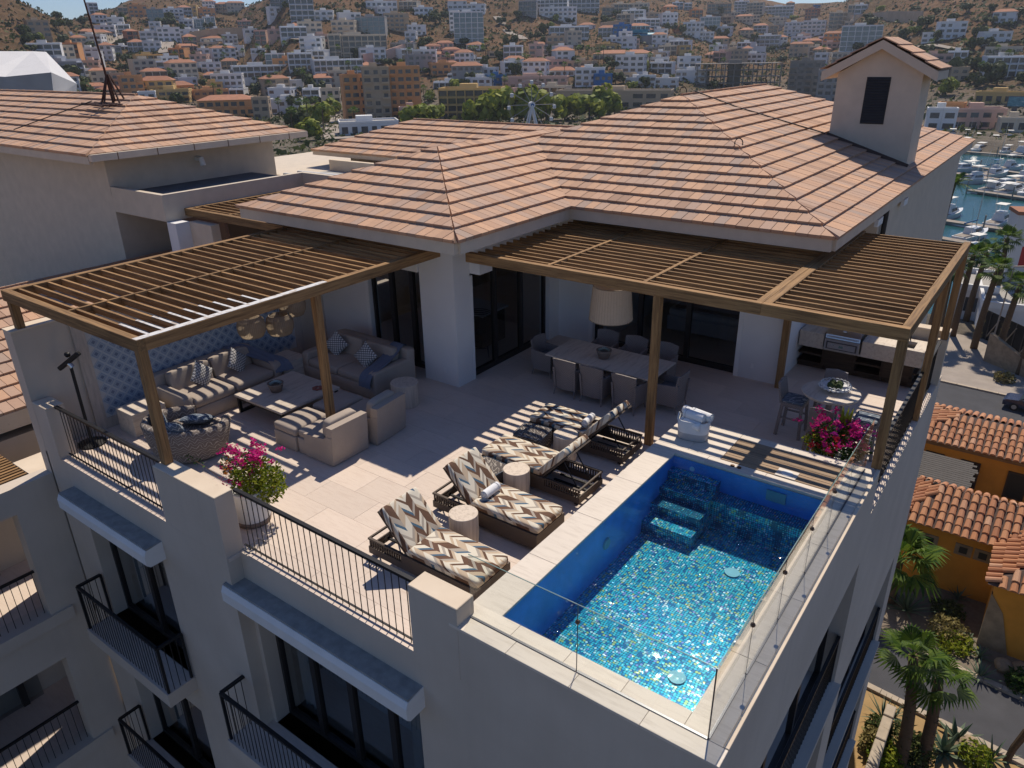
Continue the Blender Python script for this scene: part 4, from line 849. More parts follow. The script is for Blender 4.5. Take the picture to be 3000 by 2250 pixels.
for i, (x, y, z) in enumerate(((-.07, -.05, .12), (.07, -.05, .12), (-.06, .07, .12), (.06, .06, .13))):
    bm = bmesh.new(); bmesh.ops.create_icosphere(bm, subdivisions=3, radius=.068)
    for v in bm.verts: v.co *= 1+.12*noise.noise(v.co*40)
    B().bm(bm).ob('moss_ball', 'moss', None, label=['front left', 'front right', 'back left', 'back right'][i]+' moss ball in the white bowl', cat='ball', group='moss balls', loc=(-2.72+x, 13.85+y, 1.05+z))
# outdoor kitchen
t = thing('outdoor_kitchen', 'outdoor kitchen with floating stone counter over dark timber shelves', 'counter')
b = B().box(-4.34, 17.16, .58, -3.78, 17.95, .95).box(-2.98, 17.16, .58, -2.5, 17.95, .95); B().bbox(-4.34, 17.16, .58, -3.79, 17.95, .95, .006).ob('counter_block', 'table_stone', t)
B().bbox(-2.97, 17.16, .58, -1.72, 17.3, .95, .006).ob('counter_front', 'table_stone', t); B().box(-2.97, 17.301, .86, -2.30, 17.95, .949).box(-1.95, 17.301, .86, -1.72, 17.95, .949).box(-2.299, 17.75, .86, -1.951, 17.95, .949).ob('counter_top', 'table_stone', t)
B().box(-3.788, 17.17, .58, -2.972, 17.95, .63).ob('grill_shelf', 'table_stone', t)
B().box(-2.299, 17.302, .74, -1.951, 17.748, .78).ob('sink_basin', 'steel', t); B().tube([(-2.12, 17.84, .95), (-2.12, 17.84, 1.2), (-2.12, 17.76, 1.25), (-2.12, 17.66, 1.22)], .014, 8).ob('faucet', 'black_metal', t)
for z in (.12, .34): B().box(-4.34, 17.3, z, -1.8, 17.9, z+.05).ob('shelf', 'cabinet_wood', t)
for x in (-3.78, -3.1, -2.5, -1.9): B().box(x-.03, 17.28, .06, x+.03, 17.9, .578).ob('divider', 'cabinet_wood', t)
B().box(-3.75, 17.27, .17, -3.13, 17.3, .575).ob('cabinet_door', 'cabinet_wood', t); B().box(-2.47, 17.27, .17, -1.93, 17.3, .575).ob('cabinet_door', 'cabinet_wood', t); B().box(-4.36, 17.4, .0, -1.78, 17.88, .118).ob('plinth', 'cabinet_wood', t)
g = thing('gas_grill', 'stainless built-in gas grill with lid and knobs in stone counter', 'grill', (-3.38, 17.1, .63))
B().bbox(-.38, 0, .0, .38, .7, .26, .008).ob('body', 'steel', g); B().box(-.33, -.025, .03, .33, 0, .2).ob('control_panel', 'dark_steel', g); B().bbox(-.30, -.035, .05, .30, -.024, .185, .004).ob('panel_face', 'steel', g)
lid = []; 
for i in range(9): a = math.pi*i/8; lid.append((-.37, .34-.33*math.cos(a), .27+.22*math.sin(a)))
B().extr(lid, (.74, 0, 0)).ob('lid', 'steel', g, smooth=False); B().tube([(-.33, -.05, .33), (.33, -.05, .33)], .014, 10).ob('handle', 'steel', g); B().cyl(0, 0, -.006, .012, .04, 18).ob('thermometer', 'white_paint', g).location = (0, .12, .44)
for x in (-.24, -.17, .16): o = B().cyl(0, 0, 0, .03, .024, 14).ob('knob', 'steel', g); o.location = (x, -.035, .12); o.rotation_euler = (R(90), 0, 0)
B().box(-.05, -.038, .09, .04, -.034, .14).ob('name_plate', 'pane_edge', g)
kw = thing('kitchen_wall', 'low cream wall behind the outdoor kitchen counter', 'wall'); B().box(-4.36, 18.1, -.02, -1.42, 18.35, 1.15).ob('wall', 'cream_paint', kw); B().bbox(-4.36, 18.08, 1.15, -1.41, 18.37, 1.2, .01).ob('cap', 'plaster_cap', kw)
B().box(-1.6, 17.88, -.02, -1.40, 18.09, 1.06).ob('post_pier', 'cream_paint', kw)
# planters -----------------------------------------------------------------
def leafmat(name, c0, c1, tr=.35):
    n = N(name); k = n.ramp(n.rnd(), [(0, c0), (1, c1)]); n.base(k); n.set(Roughness=.6); n.p.inputs['Specular IOR Level'].default_value = .15; tl = n.n('BsdfTranslucent'); n.l(k, tl.inputs[0]); mx = n.n('MixShader'); mx.inputs[0].default_value = tr; n.l(n.p.outputs[0], mx.inputs[1]); n.l(tl.outputs[0], mx.inputs[2]); n.l(mx.outputs[0], n.o.inputs[0])
leafmat('leaf_lime', (.09, .15, .012), (.33, .34, .03)); leafmat('leaf_green', (.022, .055, .012), (.08, .13, .025)); leafmat('petal_pink', (.50, .012, .14), (.72, .03, .30), .4); leafmat('petal_red', (.55, .015, .03), (.62, .05, .08), .4); leafmat('petal_orange', (.65, .16, .02), (.75, .32, .06), .4); leafmat('petal_white', (.6, .5, .5), (.75, .7, .7), .4); leafmat('petal_purple', (.22, .01, .20), (.45, .02, .30), .4)
def leaves(pts, size, jitter=.4, tri=False):
    b = B()
    for p in pts:
        a = rnd.uniform(0, 6.283); e = rnd.uniform(-.9, .9); u = Vector((math.cos(a)*math.cos(e), math.sin(a)*math.cos(e), math.sin(e))); v = u.cross(Vector((rnd.uniform(-1, 1), rnd.uniform(-1, 1), rnd.uniform(-1, 1)))).normalized(); s_ = size*rnd.uniform(1-jitter, 1+jitter); p = Vector(p); w_ = u.cross(v)*s_*.15
        b.add([p-u*s_, p+v*s_*.5+w_, p+u*s_, p-v*s_*.5+w_], [(0, 1, 2, 3)])
    return b
def bush_pts(n_, c, rx, ry, rz, low=-1.0):
    o = []
    while len(o) < n_:
        p = Vector((rnd.uniform(-1, 1), rnd.uniform(-1, 1), rnd.uniform(low, 1)))
        if .35 < p.length < 1+.22*noise.noise(p*2.3+Vector(c)): o.append((c[0]+p.x*rx, c[1]+p.y*ry, c[2]+p.z*rz))
    return o
def heads(mat, t, centres, size, n_=14, r=.07):
    pts = []
    for c in centres: pts += [(c[0]+rnd.gauss(0, r*.5), c[1]+rnd.gauss(0, r*.5), c[2]+rnd.gauss(0, r*.4)) for _ in range(n_)]
    leaves(pts, size, .3).ob('flowers', mat, t, kind='stuff')
t = thing('flower_planter', 'white cylinder pot of bougainvillea beside the parapet pier', 'planter', (-9.62, 5.72, 0))
B().lathe([(.27, 0), (.29, .1)], n=36, cap=True).ob('pot_base', 'bowl_clay', t, smooth=True); B().lathe([(.28, .1), (.31, .62), (.28, .64), (.26, .5), (0, .5)], n=36).ob('pot', 'white_paint', t, smooth=True)
for z, k in ((.55, 7), (.8, 9)): B().tube([(0, 0, .5), (.05*k/7, .03, z), (.12, -.05, z+.3)], .015, 5, .006).ob('stem', 'wood_z', t)
leaves(bush_pts(1300, (.12, .12, .80), .42, .42, .30, -.9)+bush_pts(500, (.28, .2, .6), .24, .26, .24), .034).ob('foliage', 'leaf_lime', t, kind='stuff')
leaves(bush_pts(420, (-.12, .05, .95), .34, .34, .28), .032).ob('foliage', 'leaf_green', t, kind='stuff')
cs = [(rnd.gauss(-.12, .22), rnd.gauss(.12, .2), rnd.uniform(1.05, 1.26)) for _ in range(34)]+[(.22, -.02, 1.0), (.1, -.22, .86), (-.1, -.3, .84), (-.42, -.15, .95)]
heads('petal_pink', t, cs, .032); heads('petal_orange', t, [(-.3, -.1, 1.05), (-.22, -.2, .98), (-.34, -.04, 1.0), (-.05, -.05, 1.1), (-.1, -.24, 1.0)], .03); heads('petal_white', t, [(-.15, -.04, 1.13), (.3, -.1, .78), (.2, .3, 1.0), (.38, .2, .8)], .026, 8); heads('petal_red', t, [(-.18, -.3, .88), (.4, .1, .7), (.3, .36, .8), (.2, -.28, .72)], .022, 6)
B().tube([(-.2, -.25, .8), (-.45, -.42, 1.08), (-.68, -.5, 1.2)], .005, 4).ob('trailing_stem', 'wood_z', t); leaves([(-.45-.28*q+rnd.gauss(0, .03), -.42-.1*q+rnd.gauss(0, .03), 1.08+.15*q+rnd.gauss(0, .02)) for q in [i/22 for i in range(23)]], .03).ob('trailing_leaves', 'leaf_green', t, kind='stuff')
t = thing('flower_planter', 'wide white bowl of magenta bougainvillea at the pool deck corner', 'planter', (-2.2, 12.35, 0))
B().lathe([(.30, 0), (.40, .3), (.46, .60), (.42, .62), (.36, .45), (0, .45)], n=40).ob('pot', 'white_paint', t, smooth=True)
leaves(bush_pts(1500, (0, 0, .80), .52, .5, .30, -.8), .036).ob('foliage', 'leaf_green', t, kind='stuff'); leaves(bush_pts(380, (-.25, -.15, .72), .34, .3, .24), .036).ob('foliage', 'leaf_lime', t, kind='stuff')
heads('petal_pink', t, [(rnd.gauss(0, .3), rnd.gauss(-.05, .26), rnd.uniform(.9, 1.22)) for _ in range(40)], .036, 15); heads('petal_purple', t, [(rnd.gauss(.2, .22), rnd.gauss(.05, .22), rnd.uniform(.85, 1.15)) for _ in range(18)], .034); heads('petal_red', t, [(rnd.gauss(-.05, .3), rnd.gauss(-.2, .2), rnd.uniform(.8, 1.05)) for _ in range(14)], .034)
for a in (-.2, .1, .35): B().add([(-.05, 0, .6), (.03, .03, .6), (.12*a+.06, .1, 1.0), (.3*a, .12, 1.42), (.12*a-.08, .1, 1.0)], [(0, 1, 2, 3, 4)]).ob('blade_leaf', 'leaf_lime', t)
# seen through the doors
plain('bed_linen', (.6, .6, .62), .95, .05, 8); plain('bed_throw', (.30, .22, .21), .95, .3, 30, bump=.5); plain('teal_cloth', (.03, .09, .12), .9, .2, 10)
t = thing('bed', 'white bed with rose blanket behind the right sliding doors', 'bed', (-7.0, 18.9, 0)); B().bbox(-1.0, -1.1, .06, 1.0, 1.1, .45, .03).ob('base', 'bed_linen', t); B().soft(0, 0, .55, 2.0, 2.2, .25, e=.12, e2=.3).ob('mattress', 'bed_linen', t, smooth=True); B().soft(.1, -.35, .6, 1.95, 1.3, .24, e=.12, e2=.3).ob('blanket', 'bed_throw', t, smooth=True)
for x in (-.5, .5): B().soft(x, .8, .78, .8, .3, .5, e=.4, e2=.5).ob('bed_pillow', 'teal_cloth', t, smooth=True)
t = thing('kitchen_island', 'dark kitchen island with pale top behind the left sliding doors', 'counter', (-12.2, 14.4, 0)); B().box(-.9, -.5, 0, .9, .5, .88).ob('body', 'cabinet_wood', t); B().bbox(-1.0, -.55, .88, 1.0, .55, .93, .01).ob('top', 'bed_linen', t)
t = thing('wire_stool', 'black wire-shell stool behind the glass door by the column', 'stool', (-11.1, 13.55, 0), R(40))
b = B()
for i in range(12): z = .62+.045*i; r_ = .2+.012*i; b.tube([(r_*math.cos(a), r_*math.sin(a), z) for a in [R(-20+220*j/10) for j in range(11)]], .009, 4)
b.ob('shell', 'black_metal', t, kind='stuff')
for sx in (-.17, .17):
    for sy in (-.17, .17): B().tube([(sx, sy, .62), (sx*1.35, sy*1.35, 0)], .01, 5).ob('leg', 'black_metal', t)
o = B().soft(0, 0, .62, .4, .4, .03, e=.8).ob('seat', 'black_metal', t, smooth=True); B().tube([(.21, .21, .25), (-.21, .21, .25), (-.21, -.21, .25), (.21, -.21, .25), (.21, .21, .25)], .008, 4).ob('footrest', 'black_metal', t)
# spot light on the column
t = thing('wall_spotlight', 'small white spotlight on the corner column under the eave', 'spotlight', (-11.1, 11.70, 3.05)); B().cyl(0, 0, -.06, .06, .05, 14).ob('lamp_head', 'white_paint', t).rotation_euler = (R(50), 0, R(-30)); B().box(-.03, -.01, -.03, .03, .01, .03).ob('bracket', 'white_paint', t)
# ============================================================ left neighbour house, roofs, third pergola
plain('town_recess', (.17, .115, .095), .95, .1, 2)  # dark brown for the porch walls: the recess shade is put into the colour
nb = thing('neighbour_house', 'cream neighbour house at left with tiled hip roof and long blank wall', 'house')
LX, LY0, LY1, LZ = -21.3, 9.87, 17.1, 4.63; lh_ = (LY1-LY0)/2; rn = link('roof', None, nb)
slope_tiles(rn, (LX, LY0), (LX, LY1), (-1, 0), [(0, 0), (2*lh_, 0), (lh_, lh_)], 90, z0=LZ)
slope_tiles(rn, (LX-16, LY0), (LX, LY0), (0, 1), [(0, 0), (16, 0), (16-lh_, lh_), (0, lh_)], 140, z0=LZ)
B().add([(LX, LY1, LZ), (LX-16, LY1, LZ), (LX-16, LY1-lh_, LZ+lh_*PT), (LX-lh_, LY1-lh_, LZ+lh_*PT)], [(0, 1, 2, 3)]).ob('underlay', 'roof_tile', rn)
B().beam((LX+.08, LY0, LZ-.05), (LX+.08, LY1, LZ-.05), .18, .18).ob('gutter', 'plaster_cap', rn); B().beam((LX-16, LY0+.05, LZ-.12), (LX-.02, LY0+.05, LZ-.12), .12, .2).ob('fascia', 'cream_paint', rn)
for i in range(6): B().box(LX+.171, LY0+.7+1.15*i, LZ-.15, LX+.178, LY0+.72+1.15*i, LZ+.045).ob('gutter_strap', 'bronze', rn)
B().box(LX-15, 10.73, -4, -22.3, LY1-.6, LZ-.1).ob('wall', 'cream_paint', nb)
B().tube([(-22.3, 13.6, 4.1), (-22.05, 13.6, 4.1), (-22.0, 13.6, 3.9)], .085, 10).ob('vent_pipe', 'white_paint', nb)
B().box(-22.298, 10.732, 2.92, -19.6, 15.6, 3.42).ob('annex_roof', 'cream_paint', nb); B().box(-22.29, 10.9, 3.42, -19.76, 15.5, 3.44).ob('roof_felt', 'tar_roof', nb)
B().box(-22.29, 10.733, 3.42, -19.6, 10.88, 3.63).box(-19.75, 10.881, 3.42, -19.6, 15.6, 3.63).box(-19.6, 15.45, 3.0, -14, 15.6, 3.63).ob('parapet', 'cream_paint', nb)
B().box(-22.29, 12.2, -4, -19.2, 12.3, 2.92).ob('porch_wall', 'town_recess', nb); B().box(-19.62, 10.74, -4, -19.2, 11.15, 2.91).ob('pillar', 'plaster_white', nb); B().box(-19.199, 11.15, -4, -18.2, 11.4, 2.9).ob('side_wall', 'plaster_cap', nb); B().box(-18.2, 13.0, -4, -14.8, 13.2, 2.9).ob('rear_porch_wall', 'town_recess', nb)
B().box(-22.29, 10.74, -4.1, -15.4, 15, .9).ob('porch_floor', 'travertine', nb)
B().box(-27.39, 17.1, -4, -16.2, 30, 3.1).ob('rear_block', 'cream_paint', nb); B().box(-22.2, 15.61, -3, -16.2, 17.09, 3.1).ob('rear_block', 'cream_paint', nb); B().box(-22.1, 15.62, 3.101, -16.3, 30, 3.12).ob('roof_felt', 'membrane', nb); B().box(-22.1, 18.7, 3.121, -19, 18.9, 3.5).ob('parapet', 'plaster_cap', nb)
for y, z in ((16.6, 3.25), (17.2, 3.25)): B().tube([(-22, y, z), (-19, y+.1, z), (-16.4, y-.1, z)], .07, 8).ob('roof_pipe', 'white_paint', nb)
t = thing('water_cooler', 'blue drum water cooler with white lid on the neighbour porch', 'cooler', (-21.0, 11.75, .9)); plain('blue_plastic', (.02, .05, .22), .4, .1, 4)
B().cyl(0, 0, 0, .75, .28, 20).ob('barrel', 'blue_plastic', t, smooth=False); B().cyl(0, 0, .75, .82, .3, 20).ob('lid', 'white_paint', t)
pergola('small wooden slatted pergola beside the roof of the lounge wing', -19.59, -15.3, 11.3, 15.4, 3.2, [(-17.7, .06)], [], .12)
# wooden wind-vane mast
t = thing('roof_mast', 'rusty guyed mast on the ridge of the neighbour roof', 'mast', (-25.0, 12.75, 5.7)); plain('rust', (.07, .035, .025), .8, .3, 8)
B().tube([(0, 0, 0), (.03, -.1, 1.4), (.06, -.35, 4.4)], .045, 6, .02).ob('pole', 'rust', t)
for a in range(5): q = 2*math.pi*a/5; B().tube([(.4*math.cos(q), .4*math.sin(q), -.05), (.03*math.cos(q), .03*math.sin(q), .85)], .03, 5).ob('strut', 'rust', t)
for i in range(4): B().tube([(-.8, -.6+.2*i, .02), (.7, -.7+.2*i, -.02)], .035, 5).ob('base_bar', 'rust', t)
B().tube([(-.3, -.5, .1), (-1.2, -2.6, -.62)], .014, 4).ob('cable', 'black_metal', t)
# wing roof below the lounge wall
rw = link('roof', None, lw); EX = -17.5
slope_tiles(rw, (EX, -6), (EX, 13.4), (-1, 0), [(0, 0), (19.4, 0), (19.4, 4.4), (0, 4.4)], 140, z0=0.0)
B().add([(EX-4.4, -6, 1.54), (EX-4.4, 13.4, 1.54), (EX-14, 13.4, -1.4), (EX-14, -6, -1.4)], [(0, 1, 2, 3)]).ob('underlay', 'roof_tile', rw); fascia(rw, (EX-.02, -6), (EX-.02, 13.4), -.38, -.004, .16, 'plaster_cap')
lp = thing('lower_pergola', 'dark weathered slat pergola below the lounge wall at far left', 'pergola')
for i in range(15): B().box(-17.45+i*.125, -3, -.72, -17.385+i*.125, 4.6, -.6).ob('slat', 'wood_y', lp)
for y in (-2.9, .8, 4.45): B().box(-17.5, y, -.9, -15.6, y+.12, -.725).ob('beam', 'wood_x', lp)
# ============================================================ terrain of the bay: flat town, marina basin, hills
RID = [(-700, -120, 650), (-300, -110, 650), (0, -50, 700), (40, 0, 700), (163, 50, 720), (205, 50, 900), (320, 25, 1000), (385, 3, 1000), (480, -15, 1000), (600, 3, 1050), (690, 26, 1050), (745, 8, 880), (850, -40, 780), (1000, -60, 820), (1200, -50, 880), (1500, -60, 980), (1800, -50, 1150), (2000, -35, 1350), (2190, 0, 1400), (2310, 18, 1450), (2455, 4, 1250), (2550, -40, 1000), (2800, -80, 900), (3000, -100, 900), (3400, -100, 900), (4200, -80, 900)]
def az_of(px, py): d = ray(px, py); return math.atan2(d.x, d.y)
RT = []
for px, py, r in RID:
    q = max(-1200, min(4200, px)); d = ray(q, py); RT.append((math.atan2(d.x, d.y), r, 7+r*d.z/math.hypot(d.x, d.y)))
RT.sort()
def ridge(a):
    if a <= RT[0][0]: return RT[0][1:]
    if a >= RT[-1][0]: return RT[-1][1:]
    for p, q in zip(RT, RT[1:]):
        if p[0] <= a <= q[0]:
            t = (a-p[0])/(q[0]-p[0]); t = t*t*(3-2*t); return p[1]+(q[1]-p[1])*t, p[2]+(q[2]-p[2])*t
MA0 = az_of(2560, 500)
def terrain(x, y):
    r = math.hypot(x, y); a = math.atan2(x, y); rr, zr = ridge(a); r0 = 400+70*noise.noise((a*3, 0, 5)); z = -22.0
    if r > r0:
        t = (r-r0)/(rr-r0); e = t if t < 1 else 1+(t-1)*.25
        z += (zr+22)*(.35*e+.65*e*e*(3-2*e) if t < 1 else e-(t-1)*.8)
        k = min(1, t*2); z += k*(10*noise.noise((x*.006, y*.006, 1))+6*noise.noise((x*.017, y*.017, 2))+2.2*noise.noise((x*.05, y*.05, 3)))*(1 if t < .85 else max(.35, 1-(t-.85)*4))
    if a > MA0 and 98 < r < 285:
        k = min(1, (a-MA0)/.05, (r-98)/10, (285-r)/12); z -= 8*k
    return z
def march(px, py, r_start=60, r_end=1700):
    d = ray(px, py); h = math.hypot(d.x, d.y); r = r_start; last = r
    while r < r_end:
        p = CAM+d*(r/h)
        if p.z < terrain(p.x, p.y): break
        last = r; r *= 1.012
    else: return None
    for _ in range(12):
        m = (last+r)/2; p = CAM+d*(m/h)
        if p.z < terrain(p.x, p.y): r = m
        else: last = m
    p = CAM+d*(r/h); return Vector((p.x, p.y, terrain(p.x, p.y))), r
n = N('terrain'); f1 = n.noise(.02, 8, rough=.65); f2 = n.noise(.12, 6, rough=.7); pz = n.n('SeparateXYZ'); n.l(n.co(), pz.inputs[0])
dry = n.ramp(f2, [(.3, (.075, .042, .024)), (.5, (.17, .098, .055)), (.68, (.27, .175, .10))]); scrub = n.ramp(f1, [(.42, (.045, .04, .018)), (.6, (.16, .095, .055))]); hill = n.mix(.5, dry, scrub)
town = n.ramp(n.noise(.05, 6), [(.35, (.13, .115, .095)), (.5, (.20, .17, .135)), (.66, (.085, .085, .05))])
n.base(n.mix(n.math('MULTIPLY', n.math('MINIMUM', n.math('MAXIMUM', n.math('ADD', pz.outputs[2], 20.0), 0.0), 12.0), 1/12), town, hill)); n.set(Roughness=1.0); n.p.inputs['Specular IOR Level'].default_value = .05; n.bump(n.noise(.35, 8, rough=.75), .9, 1.5)
vs, fs = [], []; AN, RN_ = 300, 150; a0, a1 = R(-100), R(35)
for i in range(AN+1):
    a = a0+(a1-a0)*i/AN
    for j in range(RN_+1):
        r = 24*(2200/24)**(j/RN_); x, y = r*math.sin(a), r*math.cos(a); vs.append((x, y, terrain(x, y)))
fs = [(i*(RN_+1)+j, (i+1)*(RN_+1)+j, (i+1)*(RN_+1)+j+1, i*(RN_+1)+j+1) for i in range(AN) for j in range(RN_)]
B().add(vs, fs).ob('terrain', 'terrain', None, smooth=True, kind='structure')
B().add([(-600, -600, -22.02), (600, -600, -22.02), (600, 24.0, -22.02), (-600, 24.0, -22.02)], [(0, 1, 2, 3)]).ob('ground', 'terrain', None, kind='structure')
# marina water
n = N('sea_deep'); n.base(n.ramp(n.noise(.05, 4), [(.3, (.012, .062, .07)), (.7, (.022, .095, .10))])); n.set(Roughness=.12); n.p.inputs['IOR'].default_value = 1.33; n.bump(n.noise(1.3, 5, n.mapv((1, 1.6, 1))), .5, .12)
vs = []
for i in range(25):
    a = MA0-.03+(R(33)-MA0+.03)*i/24; vs += [(r*math.sin(a), r*math.cos(a), -24.2) for r in (99, 284)]
B().add(vs, [(2*i, 2*i+1, 2*i+3, 2*i+2) for i in range(24)]).ob('marina_water', 'sea_deep', None, kind='structure')
# ============================================================ street, garden and the orange villa
plain('asphalt', (.062, .062, .068), .95, .2, .8, bump=.4, fine=.3); plain('pavement', (.33, .28, .235), .95, .15, .8, bump=.2, fine=.2); plain('sand', (.36, .235, .105), 1.0, .15, 1.5, bump=.5, fine=.25); plain('gravel', (.21, .17, .13), 1.0, .2, 4, bump=1.0, fine=.6); plain('kerb_stone', (.40, .33, .25), .95, .15, 3, bump=.3)
plain('ochre_wall', (.62, .27, .035), .95, .16, .8, bump=.25, fine=.1); plain('rubble', (.30, .225, .145), .95, .3, 2, bump=.6, fine=.3)
def sheet(name, mat, poly, z): return B().add([(x, y, z) for x, y in poly], [tuple(range(len(poly)))]).ob(name, mat, None, kind='structure')
sheet('garden_sand', 'sand', [(-1.3, 22.3), (14, 22.3), (14, 31.0), (-3, 32.2)], -21.97); sheet('villa_gravel', 'gravel', [(-4, 36.4), (14, 34.2), (14, 45), (-4, 45)], -21.966)
sheet('driveway', 'asphalt', [(-5, 32.75), (14, 30.7), (14, 34.4), (-5, 36.6)], -21.96); sheet('street', 'asphalt', [(-16, 66.5), (24, 69.3), (24, 73.2), (-16, 75.6)], -21.96); sheet('plaza_paving', 'pavement', [(-20, 75.9), (24, 73.6), (24, 86), (-20, 92)], -21.94)
for lab, p, q in (('pale kerb between sandy garden and driveway', (-5, 32.55), (14, 30.5)), ('pale kerb between driveway and the villa gravel', (-5, 36.8), (14, 34.6)), ('stone kerb on the far side of the street', (-16, 75.75), (24, 73.4))):
    t = thing('kerb', lab, 'kerb', group='kerbs'); a_, c_ = Vector((*p, -21.9)), Vector((*q, -21.9)); m = 24
    for i in range(m): B().beam(a_.lerp(c_, i/m+.0006), a_.lerp(c_, (i+1)/m-.0006), .34, .16).ob('kerb_stone', 'kerb_stone', t)
t = thing('garden_wall', 'low stone-capped retaining wall along the building foot', 'wall')
for i in range(14): B().bbox(-1.36, 19.5+i*.75, -22, -.95, 20.24+i*.75, -20.4+.06*(i % 2), .03).ob('stone', 'kerb_stone', t)
# villa
def barrel_slope(root, ea, eb, inward, poly_uv, slope, z0, budget, tw=.44, tl=.62):
    A_, B_ = Vector((*ea, z0)), Vector((*eb, z0)); U = (B_-A_).normalized(); I = Vector((*inward, slope)); L = I.length; V = I/L; Nn = U.cross(V).normalized(); Nn = Nn if Nn.z > 0 else -Nn
    def inside(u, v):
        s_ = None; k = True
        for (p, q) in zip(poly_uv, poly_uv[1:]+poly_uv[:1]):
            c = (q[0]-p[0])*(v/L-p[1])-(q[1]-p[1])*(u-p[0])
            if s_ is None: s_ = c > 0
            elif (c > 0) != s_: k = False
        return k
    key = (tw, tl)
    def shape(u, v, j):
        vs = []; m = 5
        for t_, w_, h in ((-.06, .36, .11), (tl+.05, .29, .05)):
            for i in range(m+1):
                a = math.pi*i/m; vs.append(A_+U*(u+math.cos(a)*w_*tw*1.15)+V*(v+t_)+Nn*(math.sin(a)*.17+h-.06+j))
        return vs, [(i, i+1, m+2+i, m+1+i) for i in range(m)]+[(0, 5, 4, 3, 2, 1)]
    um = max(p[0] for p in poly_uv); vm = max(p[1] for p in poly_uv)*L; cells = []; v = 0
    while v < vm:
        u = tw/2
        while u < um:
            if inside(u, v+.3): cells.append((u+rnd.uniform(-.02, .02), v+rnd.uniform(-.03, .03), rnd.uniform(-.015, .02)))
            u += tw
        v += tl
    cells.sort(key=lambda c: (A_+U*c[0]+V*c[1]-CAM).length)
    vis = [c for c in cells if in_view(A_+U*c[0]+V*c[1])]; rest = [c for c in cells if not in_view(A_+U*c[0]+V*c[1])]
    for c in vis[:budget]: B().add(*shape(*c)).ob('tile', 'barrel_tile', root)
    b = B()
    for c in vis[budget:]+rest: b.add(*shape(*c))
    if b.v: b.ob('tiles', 'barrel_tile', root, kind='stuff')
    B().add([A_+U*p[0]+V*p[1]*L-Nn*.03 for p in poly_uv], [tuple(range(len(poly_uv)))]).ob('underlay', 'roof_under', root)
def in_view(p):
    d = Vector(p)-CAM; z = -d.dot(CB)
    if z < .1: return False
    return abs(1500+2178.23*d.dot(CR)/z-1500) < 1560 and abs(2178.23*d.dot(CU)/z) < 1180
vl = thing('orange_villa', 'ochre orange villa with barrel-tile roofs beside the driveway', 'house'); vr = link('roof', None, vl); EZ = -17.9
barrel_slope(vr, (-3.6, 42.0), (7, 42.0), (0, 1), [(0, 0), (10.6, 0), (10.6, 2.7), (1.6, 2.7)], .48, EZ, 110); barrel_slope(vr, (7, 47.4), (-3.6, 47.4), (0, -1), [(0, 0), (10.6, 0), (9.0, 2.7), (0, 2.7)], .48, EZ, 30); barrel_slope(vr, (-3.6, 47.4), (-3.6, 42.0), (1, 0), [(0, 0), (5.4, 0), (2.7, 1.6)], .75, EZ, 10)
barrel_slope(vr, (1.2, 43.6), (1.2, 38.25), (1, 0), [(0, 0), (5.35, 0), (2.7, 2.6), (0, 2.6)], .45, EZ+.02, 70); barrel_slope(vr, (1.2, 38.25), (8.5, 38.25), (0, 1), [(0, 0), (7.3, 0), (7.3, 2.6), (2.6, 2.6)], .45, EZ+.02, 50)
B().box(-3.2, 42.5, -22, 7, 47, EZ+.1).ob('wall', 'ochre_wall', vl); B().box(1.55, 38.65, -22, 9, 42.5, EZ+.1).ob('wall', 'ochre_wall', vl); B().extr([(1.5, 38.6, -22), (1.5, 38.6, -18.6), (2.2, 38.6, -19.6), (2.9, 38.6, -22)], (0, .3, 0)).ob('stone_buttress', 'rubble', vl)
for x in (-1.9, -.2, .75):
    wv_ = link('window', None, vl); B().box(x-.42, 42.44, -19.35, x+.42, 42.5, -18.65).ob('surround', 'rubble', wv_); B().box(x-.2, 42.42, -19.2, x+.2, 42.45, -18.8).ob('pane', 'far_glass' if False else 'window_frame', wv_)
v2 = thing('tiled_villa', 'second barrel-tile villa behind the thatched shade by the street', 'house'); vr = link('roof', None, v2)
barrel_slope(vr, (-5.6, 53.6), (9, 53.6), (0, 1), [(0, 0), (14.6, 0), (14.6, 3.2), (3.2, 3.2)], .34, -18.1, 130); barrel_slope(vr, (-5.6, 60), (-5.6, 53.6), (1, 0), [(0, 0), (6.4, 0), (3.2, 3.2)], .34, -18.1, 20); barrel_slope(vr, (9, 60), (-5.6, 60), (0, -1), [(0, 0), (14.6, 0), (11.4, 3.2), (0, 3.2)], .34, -18.1, 0)
B().box(-5, 54.3, -22, 9, 59.4, -18.05).ob('wall', 'ochre_wall', v2); B().box(-5.05, 53.9, -18.5, 9, 54.25, -18.12).ob('lintel', 'wood_x', v2)
for x in (-3.4, -1.2, 1.6): wv_ = link('window', None, v2); B().box(x-.6, 54.2, -21.2, x+.6, 54.29, -19.2).ob('frame', 'cabinet_wood', wv_); B().box(x-.5, 54.18, -21.1, x+.5, 54.21, -19.3).ob('pane', 'window_frame', wv_)
t = thing('thatch_shade', 'weathered grey reed shade roof between the two tiled villas', 'shade'); plain('reed', (.11, .10, .09), 1.0, .35, 3, bump=.8, fine=.5, aniso=(.5, 9, 9))
for i in range(16): B().box(-6.0, 48.35+i*.27, -18.75+rnd.uniform(-.02, .03)+.01*i, -.7+rnd.uniform(-.3, .3), 48.6+i*.27, -18.66+.01*i).ob('reed_bundle', 'reed', t)
for x in (-5.6, -1.2):
    for y in (48.5, 52.3): B().tube([(x, y, -22), (x, y, -18.75)], .09, 6).ob('post', 'cabinet_wood', t)
t = thing('rubble_wall', 'curved rubble garden wall beside the yellow-green shrubs', 'wall')
